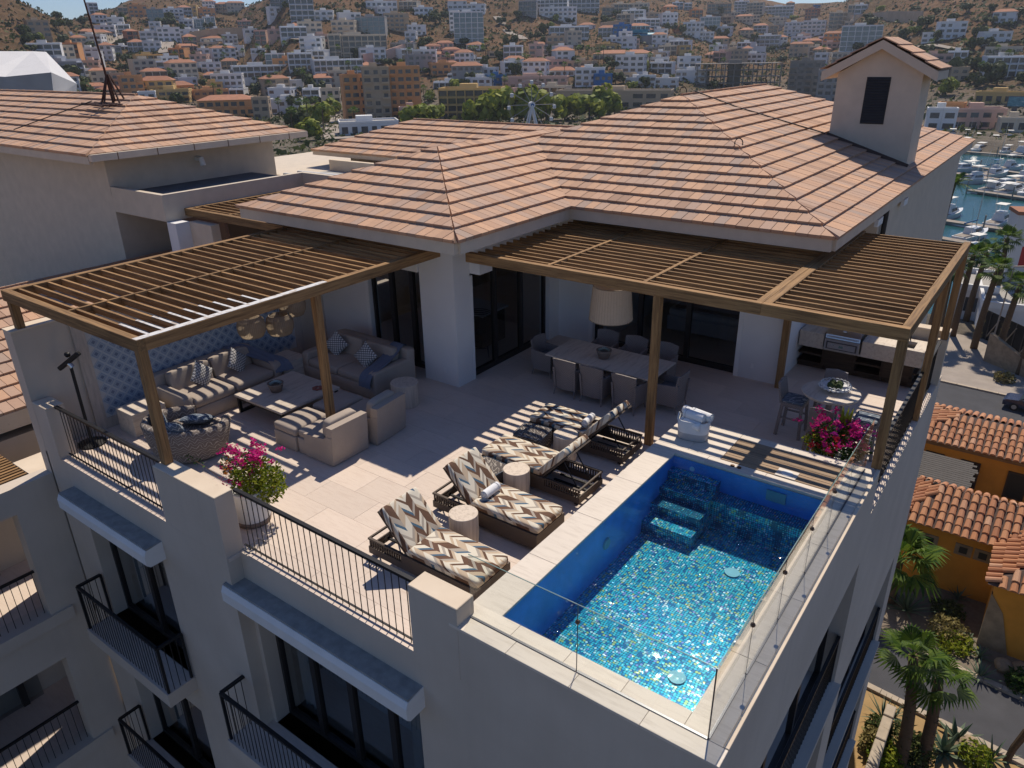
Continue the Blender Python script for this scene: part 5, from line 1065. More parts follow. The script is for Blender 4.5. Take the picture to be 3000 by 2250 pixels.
for i in range(9): B().bbox(.6+i*.55, 49.0+.06*i*i*.2, -22, 1.13+i*.55, 49.7+.06*i*i*.2, -19.6-.9*abs(math.sin(i*.33)), .06).ob('stone_block', 'rubble', t)
for lab, pts in (('tapering rubble retaining wall along the plaza pavement', [(-3.0, 83.2), (3.5, 78.5)]), ('short rubble wall running back from the tapering plaza wall', [(.2, 81.5), (1.9, 85)])):
    t = thing('stone_wall', lab, 'wall', group='plaza stone walls'); a_, c_ = Vector((*pts[0], 0)), Vector((*pts[1], 0)); m = 9
    for i in range(m):
        p, q = a_.lerp(c_, i/m), a_.lerp(c_, (i+1)/m); h = 2.6*(1-i/m)+.4; d = (q-p).normalized(); nn = Vector((-d.y, d.x, 0))*.2; B().extr([p+nn+Vector((0, 0, -22)), q+nn+Vector((0, 0, -22)), q+nn+Vector((0, 0, -22+h-.25)), p+nn+Vector((0, 0, -22+h))], -2*nn).ob('stone_block', 'rubble', t)
# plants ------------------------------------------------------------
leafmat('palm_leaf', (.02, .06, .008), (.12, .18, .02), .35); plain('palm_trunk', (.13, .085, .05), 1.0, .35, 3, bump=1.0, fine=.5, aniso=(2, 2, 8)); leafmat('agave_leaf', (.07, .11, .07), (.14, .18, .11), .1); leafmat('dry_leaf', (.16, .14, .05), (.26, .21, .08), .2); leafmat('tree_leaf', (.035, .055, .018), (.10, .12, .035), .25); leafmat('tree_leaf_bright', (.14, .19, .02), (.32, .34, .05), .3)
def fan_crown(n_, R_, seg=12, droop=.5, seed=0, pinnate=False):
    g_ = random.Random(seed); b = B()
    for i in range(n_):
        a = 2*math.pi*i*.382+g_.uniform(-.2, .2); e = 1.25-1.75*(i/n_)+g_.uniform(-.15, .15); L = R_*g_.uniform(.8, 1.1); d = Vector((math.cos(a)*math.cos(e), math.sin(a)*math.cos(e), math.sin(e))); s_ = Vector((-math.sin(a), math.cos(a), 0)); up = s_.cross(d) if False else d.cross(s_)*-1
        if pinnate:
            pts = [d*(L*t_)+Vector((0, 0, -droop*L*t_*t_*.9)) for t_ in (0, .25, .5, .75, 1)]
            for k in range(4):
                for q in range(3):
                    t_ = q/3; p = pts[k].lerp(pts[k+1], t_); w_ = L*.26*(1-.6*abs((k+t_)/4-.4))
                    for sg in (-1, 1):
                        tip = p+s_*sg*w_+d*w_*.5+Vector((0, 0, -w_*.4)); b.add([p, p+d*L*.07, tip], [(0, 1, 2)])
        else:
            st = d*(L*.42)+Vector((0, 0, -.05*L)); b.add([s_*.02*R_, s_*-.02*R_, st], [(0, 1, 2)])
            for k in range(seg):
                q = (k/(seg-1)-.5)*2.5; dd = (d*math.cos(q)+s_*math.sin(q)).normalized(); q2 = q+2.5/(seg-1)*.9; d2 = (d*math.cos(q2)+s_*math.sin(q2)).normalized(); Lb = L*.62*(1-.18*abs(q)); mid = Lb*.62
                b.add([st, st+dd*mid, st+dd*Lb+Vector((0, 0, -droop*Lb*.55)), st+d2*mid], [(0, 1, 2, 3)])
    return b
def palm(label, x, y, z, h, R_=1.6, lean=(0, 0), r=.22, group='fan palms', n_=26, stubs=True, kind='fan', seed=0, name='palm_tree'):
    t = thing(name, label, 'palm', (x, y, z), group=group); pts = [(lean[0]*q*q, lean[1]*q*q, h*q) for q in [i/6 for i in range(7)]]
    B().tube(pts, r*1.2, 9, r*.8).ob('trunk', 'palm_trunk', t, smooth=True); top = Vector(pts[-1])
    if stubs:
        g_ = random.Random(seed); b = B()
        for i in range(int(h*14)):
            q = g_.uniform(.05, 1); p = Vector((lean[0]*q*q, lean[1]*q*q, h*q)); a = g_.uniform(0, 6.28); o_ = Vector((math.cos(a), math.sin(a), .5)); s_ = Vector((-math.sin(a), math.cos(a), 0))*.05; rr = r*(1.2-.4*q); b.add([p+o_*rr*.8-s_, p+o_*rr*.8+s_, p+o_*(rr+.14)], [(0, 1, 2)])
        b.ob('leaf_stubs', 'dry_leaf', t, kind='stuff')
    fan_crown(n_, R_, 12, .5, seed, kind != 'fan').ob('crown', 'palm_leaf', t, kind='stuff', loc=top); return t
palm('tall fan palm left of a pair over the driveway', onz(2645, 2245, -22).x-.15, onz(2645, 2245, -22).y, -22, 5.9, 1.7, (-.55, .15), .24, seed=1, n_=17); palm('fan palm right of a pair over the driveway', onz(2690, 2240, -22).x+.1, onz(2690, 2240, -22).y+.2, -22, 4.7, 1.6, (-.25, .1), .24, seed=2, n_=16)
palm('fan palm emerging at the building edge in front of the ochre wall', -2.9, 39.6, -22, 3.0, 2.6, (0, 0), .25, seed=3, stubs=False)
for i, (px, py, h) in enumerate(((2742, 1002, 8.2), (2852, 1022, 8.6), (2918, 1053, 7.8), (2985, 1098, 7.5), (2790, 985, 9.0), (2720, 990, 7.6), (2830, 940, 8.0), (2900, 930, 9.2))):
    p = onz(px, py, -22); palm('fan palm on the plaza edge, '+['leftmost by the pergola post', 'by the tapering rubble wall', 'beside the black fence', 'rightmost at the frame edge', 'behind the first row near the post', 'half hidden by the pergola post', 'deeper by the white wall', 'tallest before the white building'][i], p.x, p.y, -22, h, 2.0, (rnd.uniform(-.3, .5), rnd.uniform(-.2, .3)), .3, 'plaza fan palms', seed=10+i, n_=24, stubs=i < 4)
p = onz(2755, 700, -22); palm('lone feather palm between the moored boats and the pergola', p.x, p.y, -22, 9.0, 2.8, (.4, 0), .22, None, 20, False, 'feather', 30)
def agave(label, x, y, z, n_, L, w_, mat='agave_leaf', seed=0, grp='agaves', name='agave'):
    g_ = random.Random(seed); t = thing(name, label, 'plant', (x, y, z), group=grp)
    for i in range(n_):
        a = 2.4*i+g_.uniform(-.2, .2); e = 1.35-1.15*i/n_; l = L*g_.uniform(.8, 1.1); d = Vector((math.cos(a)*math.cos(e), math.sin(a)*math.cos(e), math.sin(e))); s_ = Vector((-math.sin(a), math.cos(a), 0))*w_; n2 = s_.cross(d)*.35
        B().add([s_*.6, -s_*.6, d*l*.4-s_+n2, d*l*.4+s_+n2, d*l+Vector((0, 0, -l*.12)), n2*-1.5], [(0, 3, 4, 2, 1), (0, 5, 4, 3), (1, 2, 4, 5)]).ob('leaf', mat, t)
for i, (px, py, n_, L, w_, lab) in enumerate(((2585, 2105, 22, 1.3, .04, 'spiky thin-leaved yucca below the building wall'), (2622, 2100, 14, .9, .03, 'small dark yucca right of the thin-leaved one'), (2765, 2205, 16, 1.5, .13, 'broad grey agave in the sandy garden'), (2800, 2165, 12, 1.2, .12, 'dark purple agave leaning behind the broad one'), (2655, 1790, 26, 1.9, .07, 'pale spiky agave by the ochre villa gravel'), (2870, 1925, 16, .9, .05, 'small yucca at the shade edge of the gravel'), (2805, 1755, 16, 1.0, .05, 'dark yucca against the ochre wall'), (2870, 1985, 20, 1.2, .05, 'dark yucca beside the driveway kerb'), (2838, 1870, 14, .5, .05, 'tiny green agave in the middle of the gravel'), (2905, 2225, 18, 1.3, .05, 'green spiky plant by the cactus post'))):
    p = onz(px, py, -21.96); agave(lab, p.x, p.y, -21.96, n_, L, w_, seed=i)
def bush(label, x, y, z, rx, rz, mat, n_=500, size=.12, grp='garden shrubs', name='shrub'):
    t = thing(name, label, 'shrub', (x, y, z), group=grp); leaves(bush_pts(n_, (0, 0, rz*.8), rx, rx, rz, -.8), size).ob('foliage', mat, t, kind='stuff'); B().tube([(0, 0, 0), (.1, 0, rz*.6)], .04, 5).ob('stem', 'palm_trunk', t)
for i, (px, py, rx, rz, m_, lab) in enumerate(((2625, 2195, .85, .8, 'tree_leaf', 'rounded olive shrub at the palm foot'), (2570, 2150, .6, .5, 'tree_leaf', 'low green shrub against the stone wall'), (2585, 2235, .8, .6, 'leaf_lime', 'lime shrub at the bottom edge by the wall'), (2560, 2200, .7, .6, 'dry_leaf', 'straw-coloured shrub by the wall foot'), (2680, 2225, .8, .7, 'tree_leaf', 'green shrub right of the palm pair'), (2850, 2230, .7, .5, 'leaf_lime', 'barrel-shaped cactus clump by the kerb'), (2770, 1800, .9, .45, 'tree_leaf', 'dark low shrub in the villa shade'), (2770, 1860, 1.0, .5, 'dry_leaf', 'grey-green wispy shrub on the gravel'), (2795, 1895, 1.0, .35, 'leaf_lime', 'yellow-green groundcover by the driveway'), (2990, 2020, .8, .6, 'leaf_green', 'bright green shrub at the right frame edge'), (2890, 1420, 1.1, 1.2, 'leaf_lime', 'yellow-green palm-like shrub by the rubble wall'), (2770, 1310, 1.0, .9, 'tree_leaf_bright', 'green shrub at the corner of the farther tiled villa'), (2940, 1120, .9, .6, 'dry_leaf', 'golden grass clump behind the tapering plaza wall'))):
    p = onz(px, py, -22); bush(lab, p.x, p.y, -22, rx, rz, m_)
for i, (px, py, r_, lab) in enumerate(((2935, 1960, .45, 'tan boulder on the shaded gravel'), (2990, 1975, .5, 'tan boulder at the right frame edge'), (2835, 2205, .6, 'brown angular rock by the garden kerb'))):
    p = onz(px, py, -21.96); bm = bmesh.new(); bmesh.ops.create_icosphere(bm, subdivisions=2, radius=r_)
    for v in bm.verts: v.co *= 1+.25*noise.noise(v.co*1.7+Vector((i, 0, 0))); v.co.z *= .75
    B().bm(bm).ob('boulder', 'rubble', None, label=lab, cat='rock', group='boulders', loc=(p.x, p.y, -21.7))
p = onz(2945, 2235, -22); B().tube([(p.x, p.y, -22), (p.x+.1, p.y, -21), (p.x+.35, p.y+.1, -19.9)], .13, 8, .16).ob('cactus_post', 'palm_trunk', None, label='brown leaning cactus stump at bottom right', cat='cactus')
# car on the street
plain('car_paint', (.012, .02, .055), .25, .1, 2, spec=.8); plain('tyre', (.02, .02, .02), .9, .1, 5); plain('car_window', (.03, .05, .07), .08, .05, 2, spec=1.0); plain('wheel_rim', (.5, .5, .52), .3, .1, 4, metal=.9)
p = onz(2952, 1195, -22); cr = thing('parked_car', 'dark blue saloon car parked on the street at the right edge', 'car', (p.x+1.9, p.y+.3, -21.96), R(-6))
prof = [(-2.3, .35), (-2.32, .75), (-2.1, .88), (-1.2, .98), (-.55, 1.42), (.7, 1.45), (1.5, 1.05), (2.15, .98), (2.25, .6), (2.2, .32)]
b = B(); ins = [.86, .9, .86, .84, .66, .66, .8, .84, .88, .84]; m_ = len(prof)
b.add([(x, -w_, z) for (x, z), w_ in zip(prof, ins)]+[(x, w_, z) for (x, z), w_ in zip(prof, ins)], [tuple(range(m_)), tuple(range(2*m_-1, m_-1, -1))]+[((i+1) % m_, i, m_+i, m_+(i+1) % m_) for i in range(m_)]); b.ob('body', 'car_paint', cr, smooth=False)
B().add([(-1.15, -.80, 1.0), (-.58, -.67, 1.39), (-.58, .67, 1.39), (-1.15, .80, 1.0)], [(0, 1, 2, 3)]).ob('windscreen', 'car_window', cr, loc=(-.025, 0, .012)); B().add([(1.42, -.76, 1.1), (.74, -.66, 1.42), (.74, .66, 1.42), (1.42, .76, 1.1)], [(3, 2, 1, 0)]).ob('rear_window', 'car_window', cr, loc=(.025, 0, .012))
for s_ in (-1, 1):
    B().add([(-1.0, s_*.84, 1.02), (-.5, s_*.70, 1.36), (.65, s_*.70, 1.38), (1.3, s_*.82, 1.06)], [(0, 1, 2, 3) if s_ < 0 else (3, 2, 1, 0)]).ob('side_window', 'car_window', cr, loc=(0, s_*.02, 0)); B().soft(-2.27, s_*.62, .68, .12, .3, .13, e=.5).ob('headlight', 'wheel_rim', cr, smooth=True); B().box(-.9, s_*.86, .98, -.75, s_*1.02, 1.1).ob('mirror', 'car_paint', cr)
    for x in (-1.4, 1.35):
        w_ = link('wheel', None, cr, (x, s_*.82, .33)); o = B().cyl(0, 0, -.1, .1, .33, 20).ob('tyre', 'tyre', w_); o.rotation_euler = (R(90), 0, 0); o = B().cyl(0, 0, -.105, .105, .2, 14).ob('rim', 'wheel_rim', w_); o.rotation_euler = (R(90), 0, 0)
# black screen fence, lamp post and white buildings by the plaza
plain('black_cloth', (.012, .012, .014), .9, .2, 2); t = thing('screen_fence', 'black cloth screen fence with pale braces behind the plaza palms', 'fence'); a_, c_ = onz(2865, 985, -22), onz(3010, 1060, -22); m = 6
for i in range(m):
    p, q = a_.lerp(c_, i/m), a_.lerp(c_, (i+1)/m); B().beam(Vector((p.x, p.y, -20.4)), Vector((q.x, q.y, -20.4)), .06, 3.1).ob('cloth_panel', 'black_cloth', t); B().tube([(p.x-.05, p.y-.1, -22), (p.x-.05, p.y-.1, -18.9)], .05, 5).ob('post', 'dark_steel', t)
    if i % 2: B().tube([(p.x, p.y-.15, -21.5), (q.x, q.y-.15, -19.3)], .06, 5).ob('brace', 'pavement', t)
p = onz(2790, 1045, -22); t = thing('lamp_post', 'slender grey lamp post among the plaza palms', 'lamp post', (onz(2893, 1050, -22).x, onz(2893, 1050, -22).y, -22)); B().tube([(0, 0, 0), (.2, 0, 9.5)], .09, 7, .05).ob('pole', 'pavement', t); B().beam((.2, 0, 9.5), (1.4, 0, 9.7), .2, .1).ob('lamp_arm', 'pavement', t)
# ============================================================ town
TC = {'white': (.78, .77, .75), 'cream': (.66, .56, .42), 'pink': (.66, .43, .34), 'orange': (.70, .34, .14), 'ochre': (.66, .44, .17), 'grey': (.36, .345, .33), 'blue': (.03, .15, .38), 'terracotta': (.48, .20, .11), 'sand': (.52, .39, .26), 'concrete': (.24, .215, .185)}
for k_, c_ in TC.items(): plain('town_'+k_, c_, .95, .14, .25, fine=.12, rv=.1)
plain('town_window', (.035, .045, .06), .15, .3, .4, spec=.9); plain('town_glass', (.07, .12, .15), .12, .25, .3, spec=1.0); plain('town_tile', (.34, .15, .085), .9, .2, .5, rv=.15); plain('town_flatroof', (.36, .34, .31), .95, .2, .4); plain('turquoise', (.02, .24, .34), .5, .1, 1)
def px_m(p): return (Vector(p)-CAM).dot(-CB)/2178.23              # metres per photo pixel at a point
LABELS = []
def town_root(name, label, cat, base, yaw, group):
    t = thing(name, label, cat, base, yaw, group); return t
def building(x0, x1, y0, y1, colr, style, label, name='apartment_block', cat='building', yaw=0.0, depth=None, storey=3.3, bay=4.0, base=None, group=None, roof='flat', z_add=0.0):
    """one far building: its pixel box gives its bearing and size, the ground under its foot its place"""
    hit = march((x0+x1)/2, y1) if base is None else base
    if hit is None: return None
    P, r = hit; k = px_m(P); W = max(4, (x1-x0)*k); H = max(2.8, (y1-y0)*k); a = math.atan2(P.x, P.y); D_ = depth or max(6, min(16, W*.6))
    t = town_root(name, label, cat, (P.x, P.y, P.z+z_add), -a+R(yaw), group); wm = 'town_'+colr; ns = max(1, round(H/storey)); nb_ = max(1, min(9, round(W/bay))); sh = H/ns; zb = -7
    if style == 'frame':
        for i in range(ns+1): blk('floor_slab', wm, -W/2, 0, i*sh-.25, W/2, D_, i*sh+.1, t)
        for i in range(nb_+1):
            for y in (.3, D_-.3): x = -W/2+.3+(W-.6)*i/nb_; blk('column', wm, x-.3, y-.3, 0, x+.3, y+.3, H-.3, t)
        blk('stair_core', wm, -W*.1, D_*.5, 0, W*.05, D_*.8, H+2, t); return t
    blk('wall', wm, -W/2, 0, zb, W/2, D_, H, t)
    if style == 'slabs':
        for i in range(ns):
            blk('window_band', 'town_window', -W/2+.25, -.03, i*sh+.5, W/2-.25, .2, i*sh+sh*.84, t)
            b_ = blk('balcony', wm, -W/2, -1.3, i*sh+sh*.88, W/2, -.035, i*sh+sh*.97, t)
        for i in range(nb_+1): x = -W/2+W*i/nb_; blk('fin', wm, max(-W/2, x-.22), -1.28, zb, min(W/2, x+.22), -.034, H, t)
    elif style == 'glass':
        for i in range(ns):
            for j in range(nb_): blk('window', 'town_glass', -W/2+W*(j+.06)/nb_, -.06, i*sh+.25, -W/2+W*(j+.94)/nb_, .2, i*sh+sh-.15, t)
    else:
        for i in range(ns):
            for j in range(nb_):
                if rnd.random() < .12: continue
                cx = -W/2+W*(j+.5)/nb_; ww = W/nb_*rnd.uniform(.24, .38); blk('window', 'town_window', cx-ww, -.05, i*sh+sh*.22, cx+ww, .2, i*sh+sh*.74, t)
            for j in range(max(1, int(D_/5))): cy = D_*(j+.5)/max(1, int(D_/5)); blk('window', 'town_window', W/2-.2, cy-1, i*sh+sh*.25, W/2+.05, cy+1, i*sh+sh*.72, t); 
        if style == 'balcony':
            for i in range(ns):
                for j in range(0, nb_, 2): x = -W/2+W*j/nb_; blk('balcony', wm, x+.2, -1.3, i*sh, x+W/nb_-.2, -.06, i*sh+sh*.24, t)
    if roof == 'flat':
        for (a_, b_, c_, d_) in ((-W/2-.1, -.1, W/2+.1, .25), (-W/2-.1, D_-.25, W/2+.1, D_+.1), (-W/2-.1, .25, -W/2+.25, D_-.25), (W/2-.25, .25, W/2+.1, D_-.25)): blk('parapet', wm, a_, b_, H, c_, d_, H+.7, t)
        blk('roof_deck', 'town_flatroof', -W/2+.25, .25, H, W/2-.25, D_-.25, H+.06, t)
        if W > 9: blk('roof_hut', wm, -W*.2, D_*.4, H+.06, W*.08, D_*.75, H+2.3, t)
    elif roof == 'tile':
        e = .6; h = min(2.2, D_*.22); B().add([(-W/2-e, -e, H), (W/2+e, -e, H), (W/2+e, D_+e, H), (-W/2-e, D_+e, H), (-W/2+D_*.35, D_/2, H+h), (W/2-D_*.35, D_/2, H+h)], [(0, 1, 5, 4), (1, 2, 5), (2, 3, 4, 5), (3, 0, 4), (3, 2, 1, 0)]).ob('tile_roof', 'town_tile', t)
    return t
BL = [ # x0, x1, y0, y1 (photo pixels), colour, style, roof, label
 (1016, 1085, 232, 355, 'orange', 'balcony', 'flat', 'left orange block of the eight-storey hotel', 0), (1075, 1150, 212, 357, 'sand', 'balcony', 'flat', 'cream middle tower of the eight-storey hotel', 0), (1150, 1238, 210, 352, 'orange', 'balcony', 'flat', 'right orange block of the eight-storey hotel', 0),
 (1288, 1470, 268, 350, 'ochre', 'slabs', 'flat', 'ochre four-storey balcony hotel left of the wheel', 0), (1624, 1960, 272, 318, 'sand', 'plain', 'flat', 'long low beige pavilion with flat roof beyond the trees', 0),
 (1318, 1345, 40, 100, 'white', 'plain', 'flat', 'slim white stair tower of the glass apartment block', 0), (1332, 1418, 46, 128, 'white', 'glass', 'flat', 'white glass-fronted apartment tower cut into the hill', 0),
 (972, 1136, 110, 172, 'cream', 'slabs', 'flat', 'cream five-storey balcony block above the blue-white hotel', 0), (924, 1066, 180, 228, 'white', 'slabs', 'flat', 'white arcaded block left of the orange hotel', 0),
 (1246, 1290, 136, 160, 'pink', 'balcony', 'tile', 'upper left pink terraced villa with tiled roof', 0), (1284, 1330, 128, 158, 'pink', 'balcony', 'tile', 'topmost pink terraced villa with tiled roof', 0), (1258, 1310, 160, 182, 'pink', 'balcony', 'tile', 'lower left pink terraced villa', 0), (1300, 1350, 148, 182, 'pink', 'balcony', 'tile', 'middle pink terraced villa', 0), (1318, 1372, 164, 190, 'pink', 'balcony', 'tile', 'lower right pink terraced villa', 0),
 (1476, 1530, 140, 188, 'white', 'slabs', 'flat', 'white five-storey block right of the pink villas', 0), (1602, 1653, 112, 158, 'sand', 'balcony', 'flat', 'slim sand-coloured tower block on the plain', 0),
 (1520, 1572, 8, 45, 'grey', 'slabs', 'flat', 'grey unfinished block at the left of the hilltop row', 0), (1570, 1662, 4, 44, 'white', 'slabs', 'flat', 'long white block in the hilltop row', 0), (1664, 1755, 2, 36, 'white', 'slabs', 'flat', 'tall white block at the right of the hilltop row', 0), (1580, 1690, 26, 60, 'white', 'balcony', 'flat', 'white stepped block below the hilltop row', 0), (1610, 1725, 82, 112, 'white', 'slabs', 'flat', 'low white block at the valley mouth', 0),
 (1848, 1932, 60, 88, 'white', 'slabs', 'flat', 'white condominium right of the valley', 0), (1820, 1885, 34, 62, 'white', 'slabs', 'flat', 'white condominium higher right of the valley', 0),
 (1741, 1793, 222, 258, 'blue', 'plain', 'flat', 'bright blue house behind the beige pavilion', 0), (1866, 1920, 226, 256, 'white', 'plain', 'flat', 'white house with arched corner right of the blue house', 0), (1915, 1982, 234, 260, 'white', 'plain', 'flat', 'low white wing right of the arched house', 0),
 (2040, 2280, 192, 262, 'concrete', 'frame', 'flat', 'bare concrete frame of an unfinished building', 0), (2304, 2392, 190, 290, 'concrete', 'balcony', 'flat', 'unfinished grey concrete hotel left of the chimney', 0), (2390, 2452, 214, 300, 'grey', 'balcony', 'flat', 'grey tower beside the unfinished hotel', 0),
 (2462, 2572, 84, 150, 'white', 'glass', 'flat', 'white frame and glass block behind the chimney tower', 0), (2212, 2280, 108, 140, 'white', 'slabs', 'flat', 'white mid-rise with regular balconies', 0), (2296, 2350, 70, 106, 'white', 'balcony', 'flat', 'left half of a white stepped complex', 0), (2350, 2412, 66, 108, 'white', 'balcony', 'flat', 'right half of a white stepped complex', 0), (2428, 2488, 42, 84, 'cream', 'slabs', 'flat', 'pale arcaded block on the slope left of the chimney', 0),
 (2000, 2060, 70, 108, 'white', 'balcony', 'flat', 'white stepped houses at the valley edge', 0), (2052, 2108, 54, 82, 'white', 'glass', 'flat', 'white glass house above the stepped houses', 0), (2072, 2140, 14, 42, 'sand', 'slabs', 'flat', 'sand block on the far ridge', 0), (2150, 2190, 8, 40, 'white', 'slabs', 'flat', 'white block on the far ridge', 0), (2186, 2232, 12, 44, 'cream', 'slabs', 'flat', 'cream block on the far ridge', 0), (2240, 2320, 22, 48, 'white', 'slabs', 'flat', 'wide white block on the far ridge', 0),
 (2888, 3010, 172, 226, 'white', 'slabs', 'flat', 'long white curved hotel at the right edge', 0), (2700, 2735, 100, 125, 'white', 'plain', 'flat', 'small white house right of the chimney roof', 0),
 (2738, 2806, 310, 372, 'orange', 'plain', 'flat', 'orange quay building right of the chimney', 0), (2800, 2930, 326, 378, 'pink', 'plain', 'flat', 'pink quay arcade with curved roofs', 0), (2712, 2790, 326, 384, 'white', 'plain', 'flat', 'white arched quay house right of the chimney', 0), (2860, 2985, 276, 304, 'ochre', 'plain', 'flat', 'ochre hall behind the quay arcade', 0), (2930, 3010, 352, 388, 'cream', 'plain', 'flat', 'cream arched quay building at right edge', 0),
 (384, 434, 20, 52, 'orange', 'balcony', 'flat', 'orange villa with towers on the hilltop', 0), (436, 482, 32, 64, 'grey', 'glass', 'flat', 'dark glass villa on the hilltop', 0), (488, 540, 30, 58, 'white', 'balcony', 'flat', 'white rounded villa on the hilltop', 0), (854, 922, 4, 62, 'white', 'slabs', 'flat', 'white terraced hotel perched high on the brown hill', 0), (795, 850, -6, 24, 'grey', 'slabs', 'flat', 'dark block left of the perched white hotel', 0), (554, 602, 60, 88, 'white', 'glass', 'flat', 'white glass villa on the slope', 0), (598, 632, 54, 80, 'white', 'glass', 'flat', 'second white glass villa on the slope', 0), (660, 700, 106, 140, 'white', 'balcony', 'flat', 'white villa tower at the hill foot', 0), (640, 716, 138, 166, 'white', 'balcony', 'flat', 'white stepped block at the hill foot', 0), (582, 618, 146, 170, 'white', 'plain', 'flat', 'white arched house at the hill foot', 0), (790, 828, 90, 120, 'pink', 'plain', 'flat', 'pink house below the brown hill', 0), (782, 836, 162, 196, 'white', 'glass', 'flat', 'modern white house below the brown hill', 0), (660, 762, 210, 250, 'grey', 'slabs', 'flat', 'grey concrete office block behind orange hotel', 0), (690, 842, 196, 228, 'white', 'slabs', 'flat', 'long white block with fins', 0), (800, 890, 240, 264, 'white', 'plain', 'flat', 'low white modern block', 0), (968, 1002, 108, 168, 'cream', 'slabs', 'flat', 'narrow cream wing of the balcony block', 0),
 (370, 430, 230, 300, 'orange', 'balcony', 'flat', 'left arcaded block of the terracotta hotel', 0), (420, 512, 240, 292, 'ochre', 'balcony', 'tile', 'tiled centre block of the terracotta hotel', 0), (340, 380, 222, 285, 'sand', 'balcony', 'flat', 'tall shaded block of the terracotta hotel', 0), (450, 555, 268, 300, 'ochre', 'balcony', 'flat', 'terraced front block of the terracotta hotel', 0), (480, 570, 252, 276, 'orange', 'balcony', 'tile', 'second tiled block of the terracotta hotel', 0), (575, 672, 268, 296, 'orange', 'plain', 'flat', 'plain orange block of the terracotta hotel', 0), (610, 655, 246, 272, 'ochre', 'plain', 'flat', 'ochre cube above the terracotta hotel', 0), (590, 745, 296, 340, 'orange', 'balcony', 'tile', 'right tiled wing of the terracotta hotel', 0), (745, 792, 292, 350, 'sand', 'plain', 'flat', 'sand gate block at the end of the terracotta hotel', 0), (795, 888, 296, 334, 'white', 'plain', 'flat', 'white parking deck right of the terracotta hotel', 0),
 (1000, 1170, 362, 398, 'white', 'plain', 'flat', 'white market hall roof below the orange hotel', 0), (1470, 1660, 230, 258, 'pink', 'balcony', 'flat', 'pink arcaded school behind the wheel', 0), (1735, 1900, 158, 176, 'cream', 'plain', 'tile', 'long pale warehouse roof on the plain', 0), (945, 1000, 266, 322, 'cream', 'plain', 'flat', 'pale block by the palm avenue', 0), (1172, 1240, 320, 360, 'pink', 'plain', 'flat', 'low pink annex at the orange hotel', 0),
 (1075, 1165, 8, 36, 'white', 'balcony', 'flat', 'white villa terrace high above the balcony block', 0), (1045, 1130, 56, 104, 'grey', 'glass', 'flat', 'teal glass block above the balcony block', 0), (1130, 1200, 46, 92, 'sand', 'balcony', 'flat', 'sand stepped villas on the slope', 0), (1195, 1250, 78, 104, 'white', 'balcony', 'flat', 'white villa at the spur of the hill', 0), (1215, 1270, 26, 50, 'white', 'plain', 'flat', 'white villa high on the spur', 0), (1145, 1215, 130, 158, 'grey', 'slabs', 'flat', 'unfinished grey house behind the retaining wall', 0)]
for (x0, x1, y0, y1, c_, st, rf_, lab, yw) in BL: building(x0, x1, y0, y1, c_, st, lab, roof=rf_, yaw=rnd.uniform(-14, 14))
# smaller houses spread over the town and slopes
def place_words(px, py):
    row = 'high up' if py < 70 else 'mid-slope' if py < 150 else 'at the hill foot' if py < 205 else 'on the plain'
    colw = [(330, 'left of the terracotta hotel'), (640, 'above the terracotta hotel'), (960, 'left of the orange hotel'), (1250, 'above the orange hotel'), (1480, 'left of the wheel'), (1760, 'right of the wheel'), (2050, 'above the main ridge'), (2440, 'left of the chimney'), (9999, 'right of the chimney')]
    return row+' '+next(w_ for l_, w_ in colw if px < l_)
BX = [(b[0], b[1], b[2], b[3]) for b in BL]; placed = []; H_ = []; g2 = random.Random(21); tries = 0
def density(px, py):
    if py < 12: return 0
    if px < 190: return .25 if py > 150 else .05
    if 560 < px < 860 and py < 130 and px > 700: return .12
    if 1230 < px < 1330 and py < 130: return .1
    if 1420 < px < 1620 and 40 < py < 150: return .1
    if px > 2560 and py < 110: return .03
    if px > 2500 and py < 250: return .3
    return 1
while len(H_) < 235 and tries < 9000:
    tries += 1; px, py = g2.uniform(60, 3000), 18+g2.random()**.9*300
    if py > (330 if px < 1700 else 265 if px < 2450 else 250): continue
    if g2.random() > density(px, py): continue
    if any(b[0]-4 < px < b[1]+4 and b[2]+4 < py < b[3]+10 for b in BX): continue
    hit = march(px, py)
    if not hit or hit[1] > 1500: continue
    if any((hit[0]-q).length < 11 for q in placed): continue
    placed.append(hit[0]); H_.append((px, py, hit))
spec = []
for (px, py, hit) in H_:
    c_ = g2.choices(['white', 'cream', 'pink', 'sand', 'orange', 'ochre', 'terracotta', 'grey', 'blue'], [52, 17, 8, 9, 4, 3, 2, 6, 1])[0]; rf_ = g2.choices(['flat', 'tile'], [78, 22])[0]; st = g2.choice((1, 2, 2, 3)); W = g2.uniform(8, 19); k = px_m(hit[0])
    spec.append([px, py, hit, c_, rf_, st, W/k, f"{['', 'low', 'two-storey', 'three-storey'][st]} {c_} {'tiled-roof' if rf_ == 'tile' else 'flat-roofed'} house {place_words(px, py)}"])
from collections import defaultdict
by = defaultdict(list)
for s_ in spec: by[s_[7]].append(s_)
ORD = ['first', 'second', 'third', 'fourth', 'fifth', 'sixth', 'seventh', 'eighth', 'ninth', 'tenth', 'eleventh', 'twelfth', 'thirteenth', 'fourteenth', 'fifteenth', 'sixteenth', 'seventeenth', 'eighteenth', 'nineteenth', 'twentieth', 'twenty-first', 'twenty-second', 'twenty-third', 'twenty-fourth', 'twenty-fifth', 'twenty-sixth', 'twenty-seventh', 'twenty-eighth', 'twenty-ninth', 'thirtieth']
